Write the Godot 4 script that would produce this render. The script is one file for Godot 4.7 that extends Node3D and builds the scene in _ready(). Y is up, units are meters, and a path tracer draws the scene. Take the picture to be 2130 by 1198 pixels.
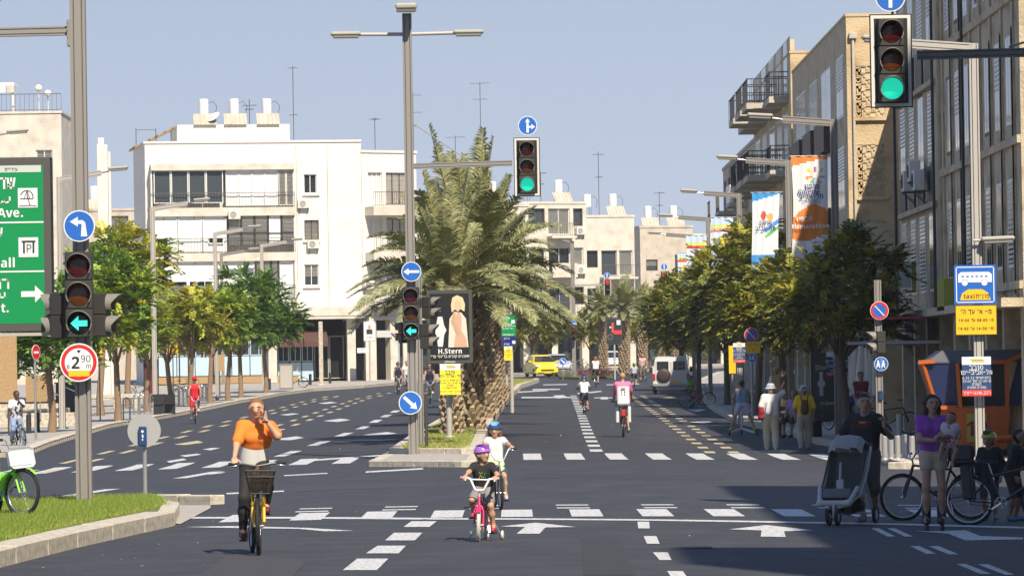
extends Node3D
class Geo:
	var v := PackedVector3Array()
	var n := PackedVector3Array()
	var c := PackedColorArray()
	var ix := PackedInt32Array()
	var col := Color(1, 1, 1)
	func tri(a: Vector3, b: Vector3, d: Vector3):
		var nn := (d - a).cross(b - a).normalized()
		tri_n(a, b, d, nn, nn, nn)
	func tri_n(a, b, d, na, nb, nd):
		var i := v.size()
		v.append(a); v.append(b); v.append(d)
		n.append(na); n.append(nb); n.append(nd)
		c.append(col); c.append(col); c.append(col)
		ix.append(i); ix.append(i + 1); ix.append(i + 2)
	func quad(a: Vector3, b: Vector3, d: Vector3, e: Vector3):
		var nn := (e - a).cross(b - a)
		if nn.length_squared() < 1e-14: nn = (d - a).cross(b - a)
		nn = nn.normalized()
		var i := v.size()
		for p in [a, b, d, e]:
			v.append(p); n.append(nn); c.append(col)
		for k in [0, 1, 2, 0, 2, 3]: ix.append(i + k)
	func box(at: Vector3, s: Vector3, b := Basis(), bev := 0.0):
		var h := s * 0.5
		if bev <= 0.0:
			var q := []
			for k in 8: q.append(at + b * Vector3(h.x if k & 1 else -h.x, h.y if k & 2 else -h.y, h.z if k & 4 else -h.z))
			quad(q[4], q[6], q[7], q[5]); quad(q[1], q[3], q[2], q[0]); quad(q[0], q[2], q[6], q[4])
			quad(q[5], q[7], q[3], q[1]); quad(q[6], q[2], q[3], q[7]); quad(q[0], q[4], q[5], q[1])
			return
		var r := func(x, y, z): return at + b * Vector3(x, y, z)
		var e := Vector3(h.x - bev, h.y - bev, h.z - bev)
		for sg in [-1.0, 1.0]:
			quad(r.call(sg * h.x, -e.y, -e.z), r.call(sg * h.x, -e.y, e.z), r.call(sg * h.x, e.y, e.z), r.call(sg * h.x, e.y, -e.z))
			quad(r.call(-e.x, sg * h.y, -e.z), r.call(-e.x, sg * h.y, e.z), r.call(e.x, sg * h.y, e.z), r.call(e.x, sg * h.y, -e.z))
			quad(r.call(-e.x, -e.y, sg * h.z), r.call(-e.x, e.y, sg * h.z), r.call(e.x, e.y, sg * h.z), r.call(e.x, -e.y, sg * h.z))
			for tg in [-1.0, 1.0]:
				quad(r.call(sg * h.x, tg * e.y, -e.z), r.call(sg * h.x, tg * e.y, e.z), r.call(sg * e.x, tg * h.y, e.z), r.call(sg * e.x, tg * h.y, -e.z))
				quad(r.call(sg * h.x, -e.y, tg * e.z), r.call(sg * h.x, e.y, tg * e.z), r.call(sg * e.x, e.y, tg * h.z), r.call(sg * e.x, -e.y, tg * h.z))
				quad(r.call(-e.x, sg * h.y, tg * e.z), r.call(e.x, sg * h.y, tg * e.z), r.call(e.x, sg * e.y, tg * h.z), r.call(-e.x, sg * e.y, tg * h.z))
				for ug in [-1.0, 1.0]:
					tri(r.call(sg * h.x, tg * e.y, ug * e.z), r.call(sg * e.x, tg * h.y, ug * e.z), r.call(sg * e.x, tg * e.y, ug * h.z))
	func tube(pts: Array, rad, sides := 8, cap := true, flat := 1.0, hint := Vector3.UP):
		var m := pts.size()
		var base := v.size()
		var up: Vector3 = hint
		for i in m:
			var t: Vector3 = ((pts[mini(i + 1, m - 1)] - pts[maxi(i - 1, 0)]) as Vector3).normalized()
			if absf(t.dot(up)) > 0.97: up = Vector3(1, 0, 0) if absf(t.x) < 0.8 else Vector3(0, 0, 1)
			var a := t.cross(up).normalized()
			var b := a.cross(t).normalized()
			up = b
			var r: float = rad[i] if rad is Array else rad
			for k in sides:
				var w := TAU * k / sides
				v.append(pts[i] + a * cos(w) * r + b * sin(w) * r * flat)
				n.append((a * cos(w) + b * sin(w) / flat).normalized()); c.append(col)
		for i in m - 1:
			for k in sides:
				var p := base + i * sides + k
				var q := base + i * sides + (k + 1) % sides
				for j in [p, p + sides, q, q, p + sides, q + sides]: ix.append(j)
		if cap:
			for e in [0, m - 1]:
				var i0 := base + int(e) * sides
				for k in range(1, sides - 1):
					tri(v[i0], v[i0 + k], v[i0 + k + 1])
	func bar(a: Vector3, b: Vector3, r: float, sides := 6):
		tube([a, b], r, sides)
	func beam(a: Vector3, b: Vector3, w: float, h: float, up := Vector3.UP):
		var t := (b - a).normalized()
		if absf(t.dot(up)) > 0.98: up = Vector3(0, 0, 1)
		var s := t.cross(up).normalized()
		var u := s.cross(t).normalized()
		box((a + b) * 0.5, Vector3(w, h, a.distance_to(b)), Basis(s, u, -t))
	func lathe(at: Vector3, prof: Array, sides := 16, b := Basis()):
		var base := v.size()
		var m := prof.size()
		for i in m:
			var d: Vector2 = prof[mini(i + 1, m - 1)] - prof[maxi(i - 1, 0)]
			var nr := Vector2(d.y, -d.x).normalized()
			for k in sides:
				var w := TAU * k / sides
				v.append(at + b * Vector3(cos(w) * prof[i].x, prof[i].y, sin(w) * prof[i].x))
				n.append((b * Vector3(cos(w) * nr.x, nr.y, sin(w) * nr.x)).normalized()); c.append(col)
		for i in m - 1:
			for k in sides:
				var p := base + i * sides + k
				var q := base + i * sides + (k + 1) % sides
				for j in [p, p + sides, q, q, p + sides, q + sides]: ix.append(j)
	func torus(at: Vector3, R: float, r: float, axis: Basis, seg := 28, sides := 8, flat := 1.0):
		var base := v.size()
		for i in seg:
			var w := TAU * i / seg
			var o := axis * Vector3(cos(w), sin(w), 0)
			var z := axis * Vector3(0, 0, 1)
			for k in sides:
				var u := TAU * k / sides
				var nn := o * cos(u) + z * sin(u)
				v.append(at + o * (R + r * cos(u)) + z * r * flat * sin(u)); n.append(nn); c.append(col)
		for i in seg:
			for k in sides:
				var p := base + i * sides + k
				var q := base + i * sides + (k + 1) % sides
				var p2 := base + ((i + 1) % seg) * sides + k
				var q2 := base + ((i + 1) % seg) * sides + (k + 1) % sides
				for j in [p, p2, q, q, p2, q2]: ix.append(j)
	func prism(poly: PackedVector2Array, th: float, at := Vector3.ZERO, b := Basis()):
		var t := Geometry2D.triangulate_polygon(poly)
		for s in [-0.5, 0.5]:
			for i in range(0, t.size(), 3):
				var q := []
				for j in 3: q.append(at + b * Vector3(poly[t[i + j]].x, poly[t[i + j]].y, s * th))
				var nn: Vector3 = b * Vector3(0, 0, signf(s))
				tri_n(q[0], q[1], q[2], nn, nn, nn)
		for i in poly.size():
			var p := poly[i]
			var q := poly[(i + 1) % poly.size()]
			quad(at + b * Vector3(p.x, p.y, -th / 2), at + b * Vector3(q.x, q.y, -th / 2), at + b * Vector3(q.x, q.y, th / 2), at + b * Vector3(p.x, p.y, th / 2))
	func ball(at: Vector3, s: Vector3, b := Basis(), seg := 12, rings := 8):
		var base := v.size()
		for i in rings + 1:
			var p := PI * i / rings
			for k in seg:
				var w := TAU * k / seg
				var u := Vector3(sin(p) * cos(w), cos(p), sin(p) * sin(w))
				v.append(at + b * (u * s)); n.append((b * (u / s)).normalized()); c.append(col)
		for i in rings:
			for k in seg:
				var p := base + i * seg + k
				var q := base + i * seg + (k + 1) % seg
				for j in [p, p + seg, q, q, p + seg, q + seg]: ix.append(j)
	func loft(rings: Array, cap := true, closed := true):
		var m := rings.size()
		var k: int = rings[0].size()
		for i in m - 1:
			for j in (k if closed else k - 1):
				quad(rings[i][j], rings[i + 1][j], rings[i + 1][(j + 1) % k], rings[i][(j + 1) % k])
		if cap:
			for e in [0, m - 1]:
				for j in range(1, k - 1): tri(rings[e][0], rings[e][j], rings[e][j + 1])
	func add(g: Geo, t := Transform3D()):
		var base := v.size()
		for i in g.v.size():
			v.append(t * g.v[i]); n.append((t.basis * g.n[i]).normalized()); c.append(g.c[i])
		for i in g.ix: ix.append(base + i)
	func mesh() -> ArrayMesh:
		for i in range(0, ix.size(), 3):
			var p := ix[i]
			var q := ix[i + 1]
			var r := ix[i + 2]
			if (v[r] - v[p]).cross(v[q] - v[p]).dot(n[p] + n[q] + n[r]) < 0.0:
				ix[i + 1] = r; ix[i + 2] = q
		var a := []
		a.resize(Mesh.ARRAY_MAX)
		a[Mesh.ARRAY_VERTEX] = v; a[Mesh.ARRAY_NORMAL] = n; a[Mesh.ARRAY_COLOR] = c; a[Mesh.ARRAY_INDEX] = ix
		var m := ArrayMesh.new()
		if v.size(): m.add_surface_from_arrays(Mesh.PRIMITIVE_TRIANGLES, a)
		return m
func thing(called: String, label: String, category: String, at := Vector3.ZERO, turn := 0.0, group := "") -> Node3D:
	var o := Node3D.new()
	o.name = called
	add_child(o, true)
	o.position = at; o.rotation.y = turn
	tag(o, label, category, group)
	return o
func tag(o, label, category, group = "", kind = ""):
	if label: o.set_meta("label", label)
	if category: o.set_meta("category", category)
	if group: o.set_meta("group", group)
	if kind: o.set_meta("kind", kind)
func part(parent: Node, called: String, g, m: Material, label := "", at := Vector3.ZERO) -> MeshInstance3D:
	var o := MeshInstance3D.new()
	o.name = called
	o.mesh = g if g is Mesh else g.mesh()
	o.material_override = m
	parent.add_child(o, true)
	o.position = at
	if label: o.set_meta("label", label)
	return o
func structure(called: String, g, m: Material) -> MeshInstance3D:
	var o := part(self, called, g, m)
	o.set_meta("kind", "structure")
	return o
func copy_of(src: Node3D, label: String, at: Vector3, turn := 0.0, size := 1.0) -> Node3D:
	var o: Node3D = src.duplicate()
	o.name = String(src.name).rstrip("0123456789")
	add_child(o, true)
	o.position = at; o.rotation = Vector3(0, turn, 0); o.scale = Vector3.ONE * size
	o.set_meta("label", label)
	return o
var mats := {}
func lin(r, g, b) -> Color: return Color(r, g, b).linear_to_srgb()
func mat(r: float, g: float, b: float, rough := 0.7, metal := 0.0) -> StandardMaterial3D:
	var key := "%.3f %.3f %.3f %.2f %.2f" % [r, g, b, rough, metal]
	if mats.has(key): return mats[key]
	var m := StandardMaterial3D.new()
	m.albedo_color = lin(r, g, b); m.roughness = rough; m.metallic = metal
	mats[key] = m
	return m
func glow(r, g, b, e) -> StandardMaterial3D:
	var m := StandardMaterial3D.new()
	m.albedo_color = lin(r * 0.5, g * 0.5, b * 0.5); m.roughness = 0.35
	m.emission_enabled = true; m.emission = lin(r, g, b); m.emission_energy_multiplier = e
	return m
func noise_tex(seed_: int, freq: float, ramp: Array, octaves := 4, size := 512, kind := FastNoiseLite.TYPE_SIMPLEX_SMOOTH) -> NoiseTexture2D:
	var f := FastNoiseLite.new()
	f.seed = seed_; f.frequency = freq; f.fractal_octaves = octaves; f.noise_type = kind
	var t := NoiseTexture2D.new()
	t.noise = f; t.width = size; t.height = size; t.seamless = true
	if ramp:
		var g := Gradient.new()
		var offs := PackedFloat32Array()
		var cols := PackedColorArray()
		for i in ramp.size():
			offs.append(ramp[i][0]); cols.append(lin(ramp[i][1], ramp[i][2], ramp[i][3]))
		g.offsets = offs; g.colors = cols
		t.color_ramp = g
	return t
func bump_tex(seed_: int, freq: float, strength: float) -> NoiseTexture2D:
	var t := noise_tex(seed_, freq, [])
	t.as_normal_map = true; t.bump_strength = strength
	return t
func surf(seed_: int, freq: float, ramp: Array, metres: float, rough := 0.85, bump := 0.0, bump_freq := 0.1, octaves := 4) -> StandardMaterial3D:
	var m := StandardMaterial3D.new()
	m.albedo_texture = noise_tex(seed_, freq, ramp, octaves)
	m.roughness = rough
	m.uv1_triplanar = true; m.uv1_world_triplanar = true
	m.uv1_scale = Vector3.ONE / metres
	if bump > 0.0:
		m.normal_enabled = true; m.normal_scale = bump
		m.normal_texture = bump_tex(seed_ + 9, bump_freq, 6.0)
	return m
func vcol(rough := 0.7, back := Color(0, 0, 0)) -> StandardMaterial3D:
	var m := StandardMaterial3D.new()
	m.vertex_color_use_as_albedo = true; m.roughness = rough
	if back.r + back.g + back.b > 0:
		m.backlight_enabled = true; m.backlight = back
	return m
func glass(r, g, b, a) -> StandardMaterial3D:
	var m := StandardMaterial3D.new()
	var k := lin(r, g, b)
	k.a = a
	m.albedo_color = k; m.roughness = 0.05; m.transparency = BaseMaterial3D.TRANSPARENCY_ALPHA
	return m
const RD := [-200.0, 115.0, 140.0, 180.0, 220.0, 260.0, 300.0, 330.0, 400.0, 500.0, 700.0, 3000.0]
const RZ := [0.0, 0.0, 0.15, 0.4, 0.62, 0.85, 1.25, 1.6, 2.05, 2.5, 3.2, 9.0]
func gh(x: float, d: float) -> float:
	var r: float = RZ[0]
	for i in RD.size() - 1:
		if d >= RD[i]: r = lerpf(RZ[i], RZ[i + 1], clampf((d - RD[i]) / (RD[i + 1] - RD[i]), 0, 1))
	x = clampf(x, -25, 25)
	return r - clampf((330 - d) / 60.0, 0, 1) * 0.022 * (sqrt((x + 1.5) * (x + 1.5) + 16) - 4)
func on(x: float, d: float, up := 0.0) -> Vector3: return Vector3(x, gh(x, d) + up, -d)
func sheet(g: Geo, poly: PackedVector2Array, up: float, cell := 1.5, skirt := 0.0):
	var lo := poly[0]
	var hi := poly[0]
	for p in poly:
		lo = lo.min(p); hi = hi.max(p)
	var cx := cell
	var cy := 5.0
	lo = Vector2(floorf(lo.x / cx) * cx, floorf(lo.y / cy) * cy)
	for i in int((hi.x - lo.x) / cx) + 1:
		for j in int((hi.y - lo.y) / cy) + 1:
			var x := lo.x + i * cx
			var y := lo.y + j * cy
			var q := PackedVector2Array([Vector2(x, y), Vector2(x + cx, y), Vector2(x + cx, y + cy), Vector2(x, y + cy)])
			for piece in Geometry2D.intersect_polygons(q, poly):
				var t := Geometry2D.triangulate_polygon(piece)
				for k in range(0, t.size(), 3):
					var a := on(piece[t[k]].x, piece[t[k]].y, up)
					var b := on(piece[t[k + 1]].x, piece[t[k + 1]].y, up)
					var e := on(piece[t[k + 2]].x, piece[t[k + 2]].y, up)
					g.tri_n(a, b, e, Vector3.UP, Vector3.UP, Vector3.UP)
	if skirt > 0:
		for i in poly.size():
			var p := poly[i]
			var q := poly[(i + 1) % poly.size()]
			var m := maxi(1, int(p.distance_to(q) / 4.0))
			for k in m:
				var a := p.lerp(q, float(k) / m)
				var b := p.lerp(q, float(k + 1) / m)
				g.quad(on(a.x, a.y, up), on(b.x, b.y, up), on(b.x, b.y, up - skirt), on(a.x, a.y, up - skirt))
var rng := RandomNumberGenerator.new()
func rnd(a: float, b: float) -> float: return rng.randf_range(a, b)
const HEB := {
	"א": [[1, 9, 9, 1], [1.5, 1, 2.2, 4.5, 4, 6.2], [8.5, 9, 8, 6, 6, 4]], "ב": [[1, 9, 7, 9, 7.6, 7.5, 7.6, 1], [0.6, 1, 9.4, 1]], "ג": [[2.5, 9, 5.5, 9, 6.2, 1], [6, 4, 3, 3, 2, 1]],
	"ד": [[1, 9, 9.2, 9], [7.6, 9, 7.6, 1]], "ה": [[1, 9, 7.4, 9, 8.3, 7.5, 8.3, 1], [2.3, 5.5, 2.3, 1]], "ו": [[3.4, 9, 5.8, 9, 5.8, 1]], "ז": [[3, 9, 7, 9], [5, 9, 5, 1]],
	"ח": [[1, 9, 7.4, 9, 8.3, 7.5, 8.3, 1], [2, 9, 2, 1]], "ט": [[4.5, 9, 6.8, 9, 8.5, 6.5, 8, 1.2, 2.4, 1.2, 1.8, 9]], "י": [[3.4, 9, 5.8, 9, 5.8, 5.5]], "כ": [[1, 9, 6.5, 9, 8.4, 7, 8.4, 3, 6.5, 1, 1, 1]],
	"ל": [[2, 12, 2, 8.5, 8, 8.5, 7.6, 5, 4.5, 1]], "מ": [[1.8, 1, 3, 8, 1, 9], [3, 7.5, 6, 9, 8.4, 7.5, 8.4, 1, 5, 1]], "ם": [[1.6, 9, 8.4, 9, 8.4, 1, 1.8, 1, 1.8, 9]], "נ": [[3.5, 9, 6.2, 9, 6.4, 1, 2.6, 1]], "ן": [[3.4, 9, 5.8, 9, 5.8, -2]],
	"ס": [[1, 9, 7, 9, 8.6, 6, 7.5, 2, 5, 1, 2.4, 2.5, 1.8, 9]], "ע": [[8.4, 9, 7.6, 3, 1, 0.4], [2, 9, 4.6, 2]], "פ": [[3.6, 5, 1.8, 5, 1.6, 9, 7, 9, 8.4, 7.5, 8.4, 2.5, 7, 1, 1, 1]], "צ": [[1.5, 9, 8, 1, 1, 1], [8.2, 9, 7.4, 6.4, 5.4, 4.6]], "ק": [[1, 9, 8.4, 9, 8, 5, 5.5, 2.2], [2.2, 6, 2.2, -2]],
	"ר": [[1, 9, 6.6, 9, 8, 7.4, 8, 1]], "ש": [[1, 9, 2, 1.2, 7, 1.2, 8.8, 9], [4.8, 9, 4.8, 5.5, 2, 3.6]], "ת": [[1.4, 9, 7.6, 9, 8.4, 7.5, 8.4, 1], [2.6, 9, 2.8, 2, 1, 1]], "-": [[2, 6, 8, 6]], "'": [[5, 10, 5, 7]], "\"": [[3, 10, 3, 7], [6, 10, 6, 7]],
	"1": [[2.5, 7.4, 5, 9.4, 5, 0.6]], "2": [[1.5, 7.5, 3, 9.3, 6, 9.3, 7.5, 7.4, 6.5, 5, 1.5, 0.8, 8, 0.8]], "3": [[1.5, 9.2, 7.5, 9.2, 4.5, 5.8, 7.5, 4.4, 7.2, 1.6, 4.6, 0.6, 1.4, 1.6]], "4": [[6, 0.6, 6, 9.4, 1.2, 3, 8.4, 3]], "5": [[7.4, 9.3, 2.2, 9.3, 1.8, 5.4, 5.6, 5.8, 7.6, 3.6, 6, 0.9, 1.4, 1]],
	"6": [[6.8, 9.3, 3, 7, 1.8, 3, 4, 0.7, 6.6, 1.2, 7.4, 3.6, 5, 5.4, 2.2, 4]], "7": [[1.4, 9.3, 8, 9.3, 3.6, 0.6]], "8": [[4.7, 5.2, 2, 7, 4.7, 9.4, 7.4, 7, 4.7, 5.2, 1.6, 2.8, 4.7, 0.6, 7.8, 2.8, 4.7, 5.2]], "9": [[7, 5.4, 4.2, 4.4, 1.8, 6.6, 4.4, 9.4, 7.2, 7.4, 6.6, 3, 3, 0.7]], "0": [[4.7, 9.4, 1.8, 7, 1.8, 3, 4.7, 0.6, 7.6, 3, 7.6, 7, 4.7, 9.4]],
	":": [[4.6, 7, 5, 6.4], [4.6, 2.4, 5, 1.8]], ".": [[4.6, 1.4, 5, 0.8]], ",": [[5, 1.4, 4, -0.6]], "|": [[5, 10, 5, 0]]}
func ribbon(g: Geo, pts: Array, w: float, z: float, t: Transform3D):
	for i in pts.size() - 1:
		var a: Vector2 = pts[i]
		var b: Vector2 = pts[i + 1]
		var d := (b - a).normalized() * w * 0.5
		var s := Vector2(-d.y, d.x)
		a -= d * 0.8; b += d * 0.8
		g.quad(t * Vector3(a.x - s.x, a.y - s.y, z), t * Vector3(a.x + s.x, a.y + s.y, z), t * Vector3(b.x + s.x, b.y + s.y, z), t * Vector3(b.x - s.x, b.y - s.y, z))
func heb(g: Geo, line: String, h: float, t: Transform3D, bold := 0.17, squeeze := 0.78):
	var w := 0.0
	var adv := []
	for ch in line:
		var a := 0.5 if ch == " " else (0.62 if ch in "וזיןג'.:,|" else 1.0)
		adv.append(a); w += a
	var x := w * 0.5
	var i := 0
	while i < line.length():
		var j := i
		while j < line.length() and line[j] in "0123456789.:": j += 1
		if j > i + 1:
			var run := 0.0
			for k in range(i, j): run += adv[k]
			var cx := x - run
			for k in range(i, j):
				glyph(g, line[k], h, cx * h * squeeze, adv[k] * h * squeeze, t, bold)
				cx += adv[k]
			x -= run; i = j
		else:
			x -= adv[i]
			glyph(g, line[i], h, x * h * squeeze, adv[i] * h * squeeze, t, bold)
			i += 1
func glyph(g: Geo, ch: String, h: float, x: float, w: float, t: Transform3D, bold: float):
	if not HEB.has(ch): return
	var full := w
	var off := 0.0
	if ch in "וזיןג'.:,|":
		full = w / 0.62; off = -0.19 * full
	for s in HEB[ch]:
		var pts := []
		for k in range(0, s.size(), 2): pts.append(Vector2(x + off + s[k] * 0.1 * full * 0.92, (s[k + 1] * 0.1 - 0.5) * h))
		ribbon(g, pts, h * bold, 0.0, t)
func latin(g: Geo, text: String, h: float, t: Transform3D, bold := true, font := "Droid Sans"):
	var m := TextMesh.new()
	var f := SystemFont.new()
	f.font_names = PackedStringArray([font]); f.font_weight = 700 if bold else 400
	m.font = f; m.text = text; m.font_size = 32; m.pixel_size = h / 24.0; m.depth = 0.0; m.curve_step = 4.0
	var a := m.get_mesh_arrays()
	if a.is_empty() or a[Mesh.ARRAY_VERTEX] == null: return
	var vv: PackedVector3Array = a[Mesh.ARRAY_VERTEX]
	var ii: PackedInt32Array = a[Mesh.ARRAY_INDEX]
	var nn := (t.basis * Vector3(0, 0, 1)).normalized()
	for k in range(0, ii.size(), 3): g.tri_n(t * vv[ii[k]], t * vv[ii[k + 1]], t * vv[ii[k + 2]], nn, nn, nn)
func disc(g: Geo, c: Vector2, r: float, z: float, t: Transform3D, seg := 28, r0 := 0.0):
	for k in seg:
		var a := Vector2.from_angle(TAU * k / seg)
		var b := Vector2.from_angle(TAU * (k + 1) / seg)
		var p := c + a * r
		var q := c + b * r
		if r0 > 0:
			var p0 := c + a * r0
			var q0 := c + b * r0
			g.quad(t * Vector3(p0.x, p0.y, z), t * Vector3(p.x, p.y, z), t * Vector3(q.x, q.y, z), t * Vector3(q0.x, q0.y, z))
		else:
			g.tri(t * Vector3(c.x, c.y, z), t * Vector3(p.x, p.y, z), t * Vector3(q.x, q.y, z))
func poly2(g: Geo, pts: Array, z: float, t: Transform3D):
	var pv := PackedVector2Array()
	for k in range(0, pts.size(), 2): pv.append(Vector2(pts[k], pts[k + 1]))
	var tr := Geometry2D.triangulate_polygon(pv)
	for k in range(0, tr.size(), 3):
		g.tri(t * Vector3(pv[tr[k]].x, pv[tr[k]].y, z), t * Vector3(pv[tr[k + 1]].x, pv[tr[k + 1]].y, z), t * Vector3(pv[tr[k + 2]].x, pv[tr[k + 2]].y, z))
func rect2(g: Geo, x0, y0, x1, y1, z: float, t := Transform3D()):
	g.quad(t * Vector3(x0, y0, z), t * Vector3(x0, y1, z), t * Vector3(x1, y1, z), t * Vector3(x1, y0, z))
func at3(p: Vector3, turn := 0.0) -> Transform3D: return Transform3D(Basis(Vector3.UP, turn), p)
var S := {}
func make_materials():
	S.asphalt = surf(3, 0.012, [[0.0, 0.027, 0.028, 0.034], [0.45, 0.035, 0.036, 0.043], [0.7, 0.041, 0.042, 0.049], [1.0, 0.052, 0.053, 0.058]], 9.0, 0.8, 0.35, 0.35, 6)
	S.paint = surf(5, 0.03, [[0.0, 0.09, 0.09, 0.095], [0.24, 0.26, 0.26, 0.26], [0.42, 0.50, 0.50, 0.49], [1.0, 0.64, 0.64, 0.62]], 1.4, 0.7, 0.0, 0.1, 5)
	S.yellow_paint = surf(6, 0.03, [[0.0, 0.26, 0.21, 0.13], [0.4, 0.45, 0.37, 0.22], [1.0, 0.58, 0.49, 0.31]], 1.4, 0.7, 0.0, 0.1, 5)
	S.kerb = surf(7, 0.02, [[0.0, 0.24, 0.20, 0.145], [0.3, 0.42, 0.37, 0.29], [0.7, 0.54, 0.48, 0.385], [1.0, 0.60, 0.54, 0.44]], 1.7, 0.9, 0.4, 0.2, 6)
	S.paving = surf(8, 0.02, [[0.0, 0.27, 0.245, 0.21], [0.5, 0.36, 0.33, 0.29], [1.0, 0.44, 0.41, 0.36]], 3.1, 0.9, 0.3, 0.2, 5)
	S.soil = surf(9, 0.03, [[0.0, 0.09, 0.09, 0.02], [0.5, 0.14, 0.15, 0.03], [1.0, 0.24, 0.20, 0.08]], 1.3, 0.95, 0.5, 0.3, 5)
	S.white_wall = surf(11, 0.008, [[0.0, 0.60, 0.56, 0.49], [0.3, 0.68, 0.645, 0.575], [1.0, 0.74, 0.71, 0.645]], 7.0, 0.85, 0.15, 0.1, 6)
	S.cream_wall = surf(12, 0.009, [[0.0, 0.44, 0.39, 0.31], [0.4, 0.56, 0.51, 0.43], [1.0, 0.64, 0.595, 0.51]], 6.0, 0.88, 0.2, 0.1, 6)
	S.tan_wall = surf(13, 0.009, [[0.0, 0.36, 0.25, 0.13], [0.4, 0.51, 0.38, 0.22], [1.0, 0.58, 0.45, 0.28]], 6.0, 0.9, 0.2, 0.1, 6)
	S.grey_wall = surf(14, 0.01, [[0.0, 0.30, 0.23, 0.14], [0.45, 0.50, 0.41, 0.28], [1.0, 0.58, 0.49, 0.35]], 5.0, 0.92, 0.3, 0.15, 6)
	S.beige_wall = surf(15, 0.01, [[0.0, 0.36, 0.31, 0.24], [0.45, 0.47, 0.41, 0.33], [1.0, 0.54, 0.48, 0.40]], 5.0, 0.9, 0.2, 0.15, 6)
	S.steel = mat(0.27, 0.25, 0.225, 0.5, 0.25)
	S.pale_steel = mat(0.42, 0.39, 0.345, 0.5, 0.1)
	S.groove = mat(0.05, 0.047, 0.045, 0.7)
	S.chrome = mat(0.55, 0.55, 0.55, 0.25, 0.9)
	S.black = mat(0.012, 0.012, 0.013, 0.5)
	S.dark = mat(0.025, 0.025, 0.028, 0.55)
	S.housing = mat(0.028, 0.026, 0.023, 0.6)
	S.rubber = mat(0.017, 0.017, 0.018, 0.8)
	S.white = mat(0.72, 0.72, 0.70, 0.45)
	S.offwhite = mat(0.62, 0.59, 0.53, 0.6)
	S.sign_blue = mat(0.016, 0.12, 0.46, 0.4)
	S.sign_red = mat(0.55, 0.02, 0.025, 0.4)
	S.sign_green = mat(0.0, 0.235, 0.065, 0.4)
	S.sign_yellow = mat(0.80, 0.46, 0.012, 0.45)
	S.paper_yellow = mat(0.86, 0.72, 0.03, 0.55)
	S.pane = mat(0.045, 0.055, 0.06, 0.08)
	S.dark_pane = mat(0.02, 0.021, 0.022, 0.1)
	S.glass = glass(0.5, 0.58, 0.58, 0.25)
	S.shutter = mat(0.60, 0.57, 0.50, 0.6)
	S.brown = mat(0.06, 0.035, 0.022, 0.6)
	S.rail = mat(0.10, 0.085, 0.07, 0.6)
	S.wood = surf(21, 0.03, [[0.0, 0.30, 0.19, 0.085], [1.0, 0.42, 0.28, 0.14]], 1.5, 0.8)
	S.bark = surf(22, 0.04, [[0.0, 0.16, 0.10, 0.06], [0.5, 0.27, 0.18, 0.11], [1.0, 0.36, 0.25, 0.16]], 0.8, 0.9, 0.6, 0.3)
	S.dark_bark = surf(23, 0.04, [[0.0, 0.07, 0.05, 0.035], [0.5, 0.12, 0.09, 0.065], [1.0, 0.18, 0.14, 0.10]], 0.8, 0.9, 0.6, 0.3)
func setup_view():
	var cam := Camera3D.new()
	cam.position = Vector3(0, 2.07, 0)
	cam.rotation_degrees = Vector3(0.98, 0, -0.9)
	cam.fov = 6.857
	cam.near = 0.5; cam.far = 6000
	add_child(cam)
	var e := Environment.new()
	e.background_mode = Environment.BG_SKY
	var sm := ProceduralSkyMaterial.new()
	sm.sky_top_color = lin(0.10, 0.185, 0.38)
	sm.sky_horizon_color = lin(0.40, 0.45, 0.53)
	sm.sky_curve = 0.16
	sm.ground_bottom_color = lin(0.16, 0.15, 0.14)
	sm.ground_horizon_color = lin(0.40, 0.40, 0.40)
	sm.sun_angle_max = 1.0
	var sky := Sky.new()
	sky.sky_material = sm
	e.sky = sky
	e.tonemap_mode = Environment.TONE_MAPPER_LINEAR
	e.tonemap_exposure = 1.45
	e.sdfgi_enabled = true; e.ssao_enabled = true; e.ssil_enabled = true
	e.fog_enabled = true
	e.fog_density = 0.00012
	e.fog_light_color = lin(0.62, 0.66, 0.72)
	var we := WorldEnvironment.new()
	we.environment = e
	add_child(we)
	var sun := DirectionalLight3D.new()
	sun.light_energy = 1.6
	sun.light_color = Color(1.0, 0.955, 0.88)
	sun.light_angular_distance = 0.5
	sun.shadow_enabled = true
	add_child(sun)
	sun.look_at_from_position(Vector3(0.36, 1.1, 1.0) * 100, Vector3.ZERO)
func pv(a: Array) -> PackedVector2Array: return PackedVector2Array(a)
var road: MeshInstance3D
func mark(called: String, pts: Array, m: Material):
	var g := Geo.new()
	var poly := pv(pts)
	sheet(g, poly, 0.006)
	part(road, called, g, m)
func bar_mark(called: String, x: float, w: float, d0: float, d1: float, m: Material):
	mark(called, [Vector2(x - w / 2, d0), Vector2(x + w / 2, d0), Vector2(x + w / 2, d1), Vector2(x - w / 2, d1)], m)
func dashes(called: String, line: Array, dash: float, gap: float, w: float, off: float, m: Material):
	var acc := 0.0
	var drawing := true
	var a: Vector2 = line[0]
	var left := dash
	var i := 1
	while i < line.size():
		var b: Vector2 = line[i]
		var seg := a.distance_to(b)
		var step := minf(seg, left)
		var e := a + (b - a).normalized() * step
		if drawing and step > 0.3:
			var s := (b - a).normalized().orthogonal()
			var p := a + s * off
			var q := e + s * off
			mark(called, [p - s * w / 2, q - s * w / 2, q + s * w / 2, p + s * w / 2], m)
		left -= step; a = e
		if left < 0.001:
			drawing = not drawing
			left = dash if drawing else gap
		if seg - step < 0.001: i += 1
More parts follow.
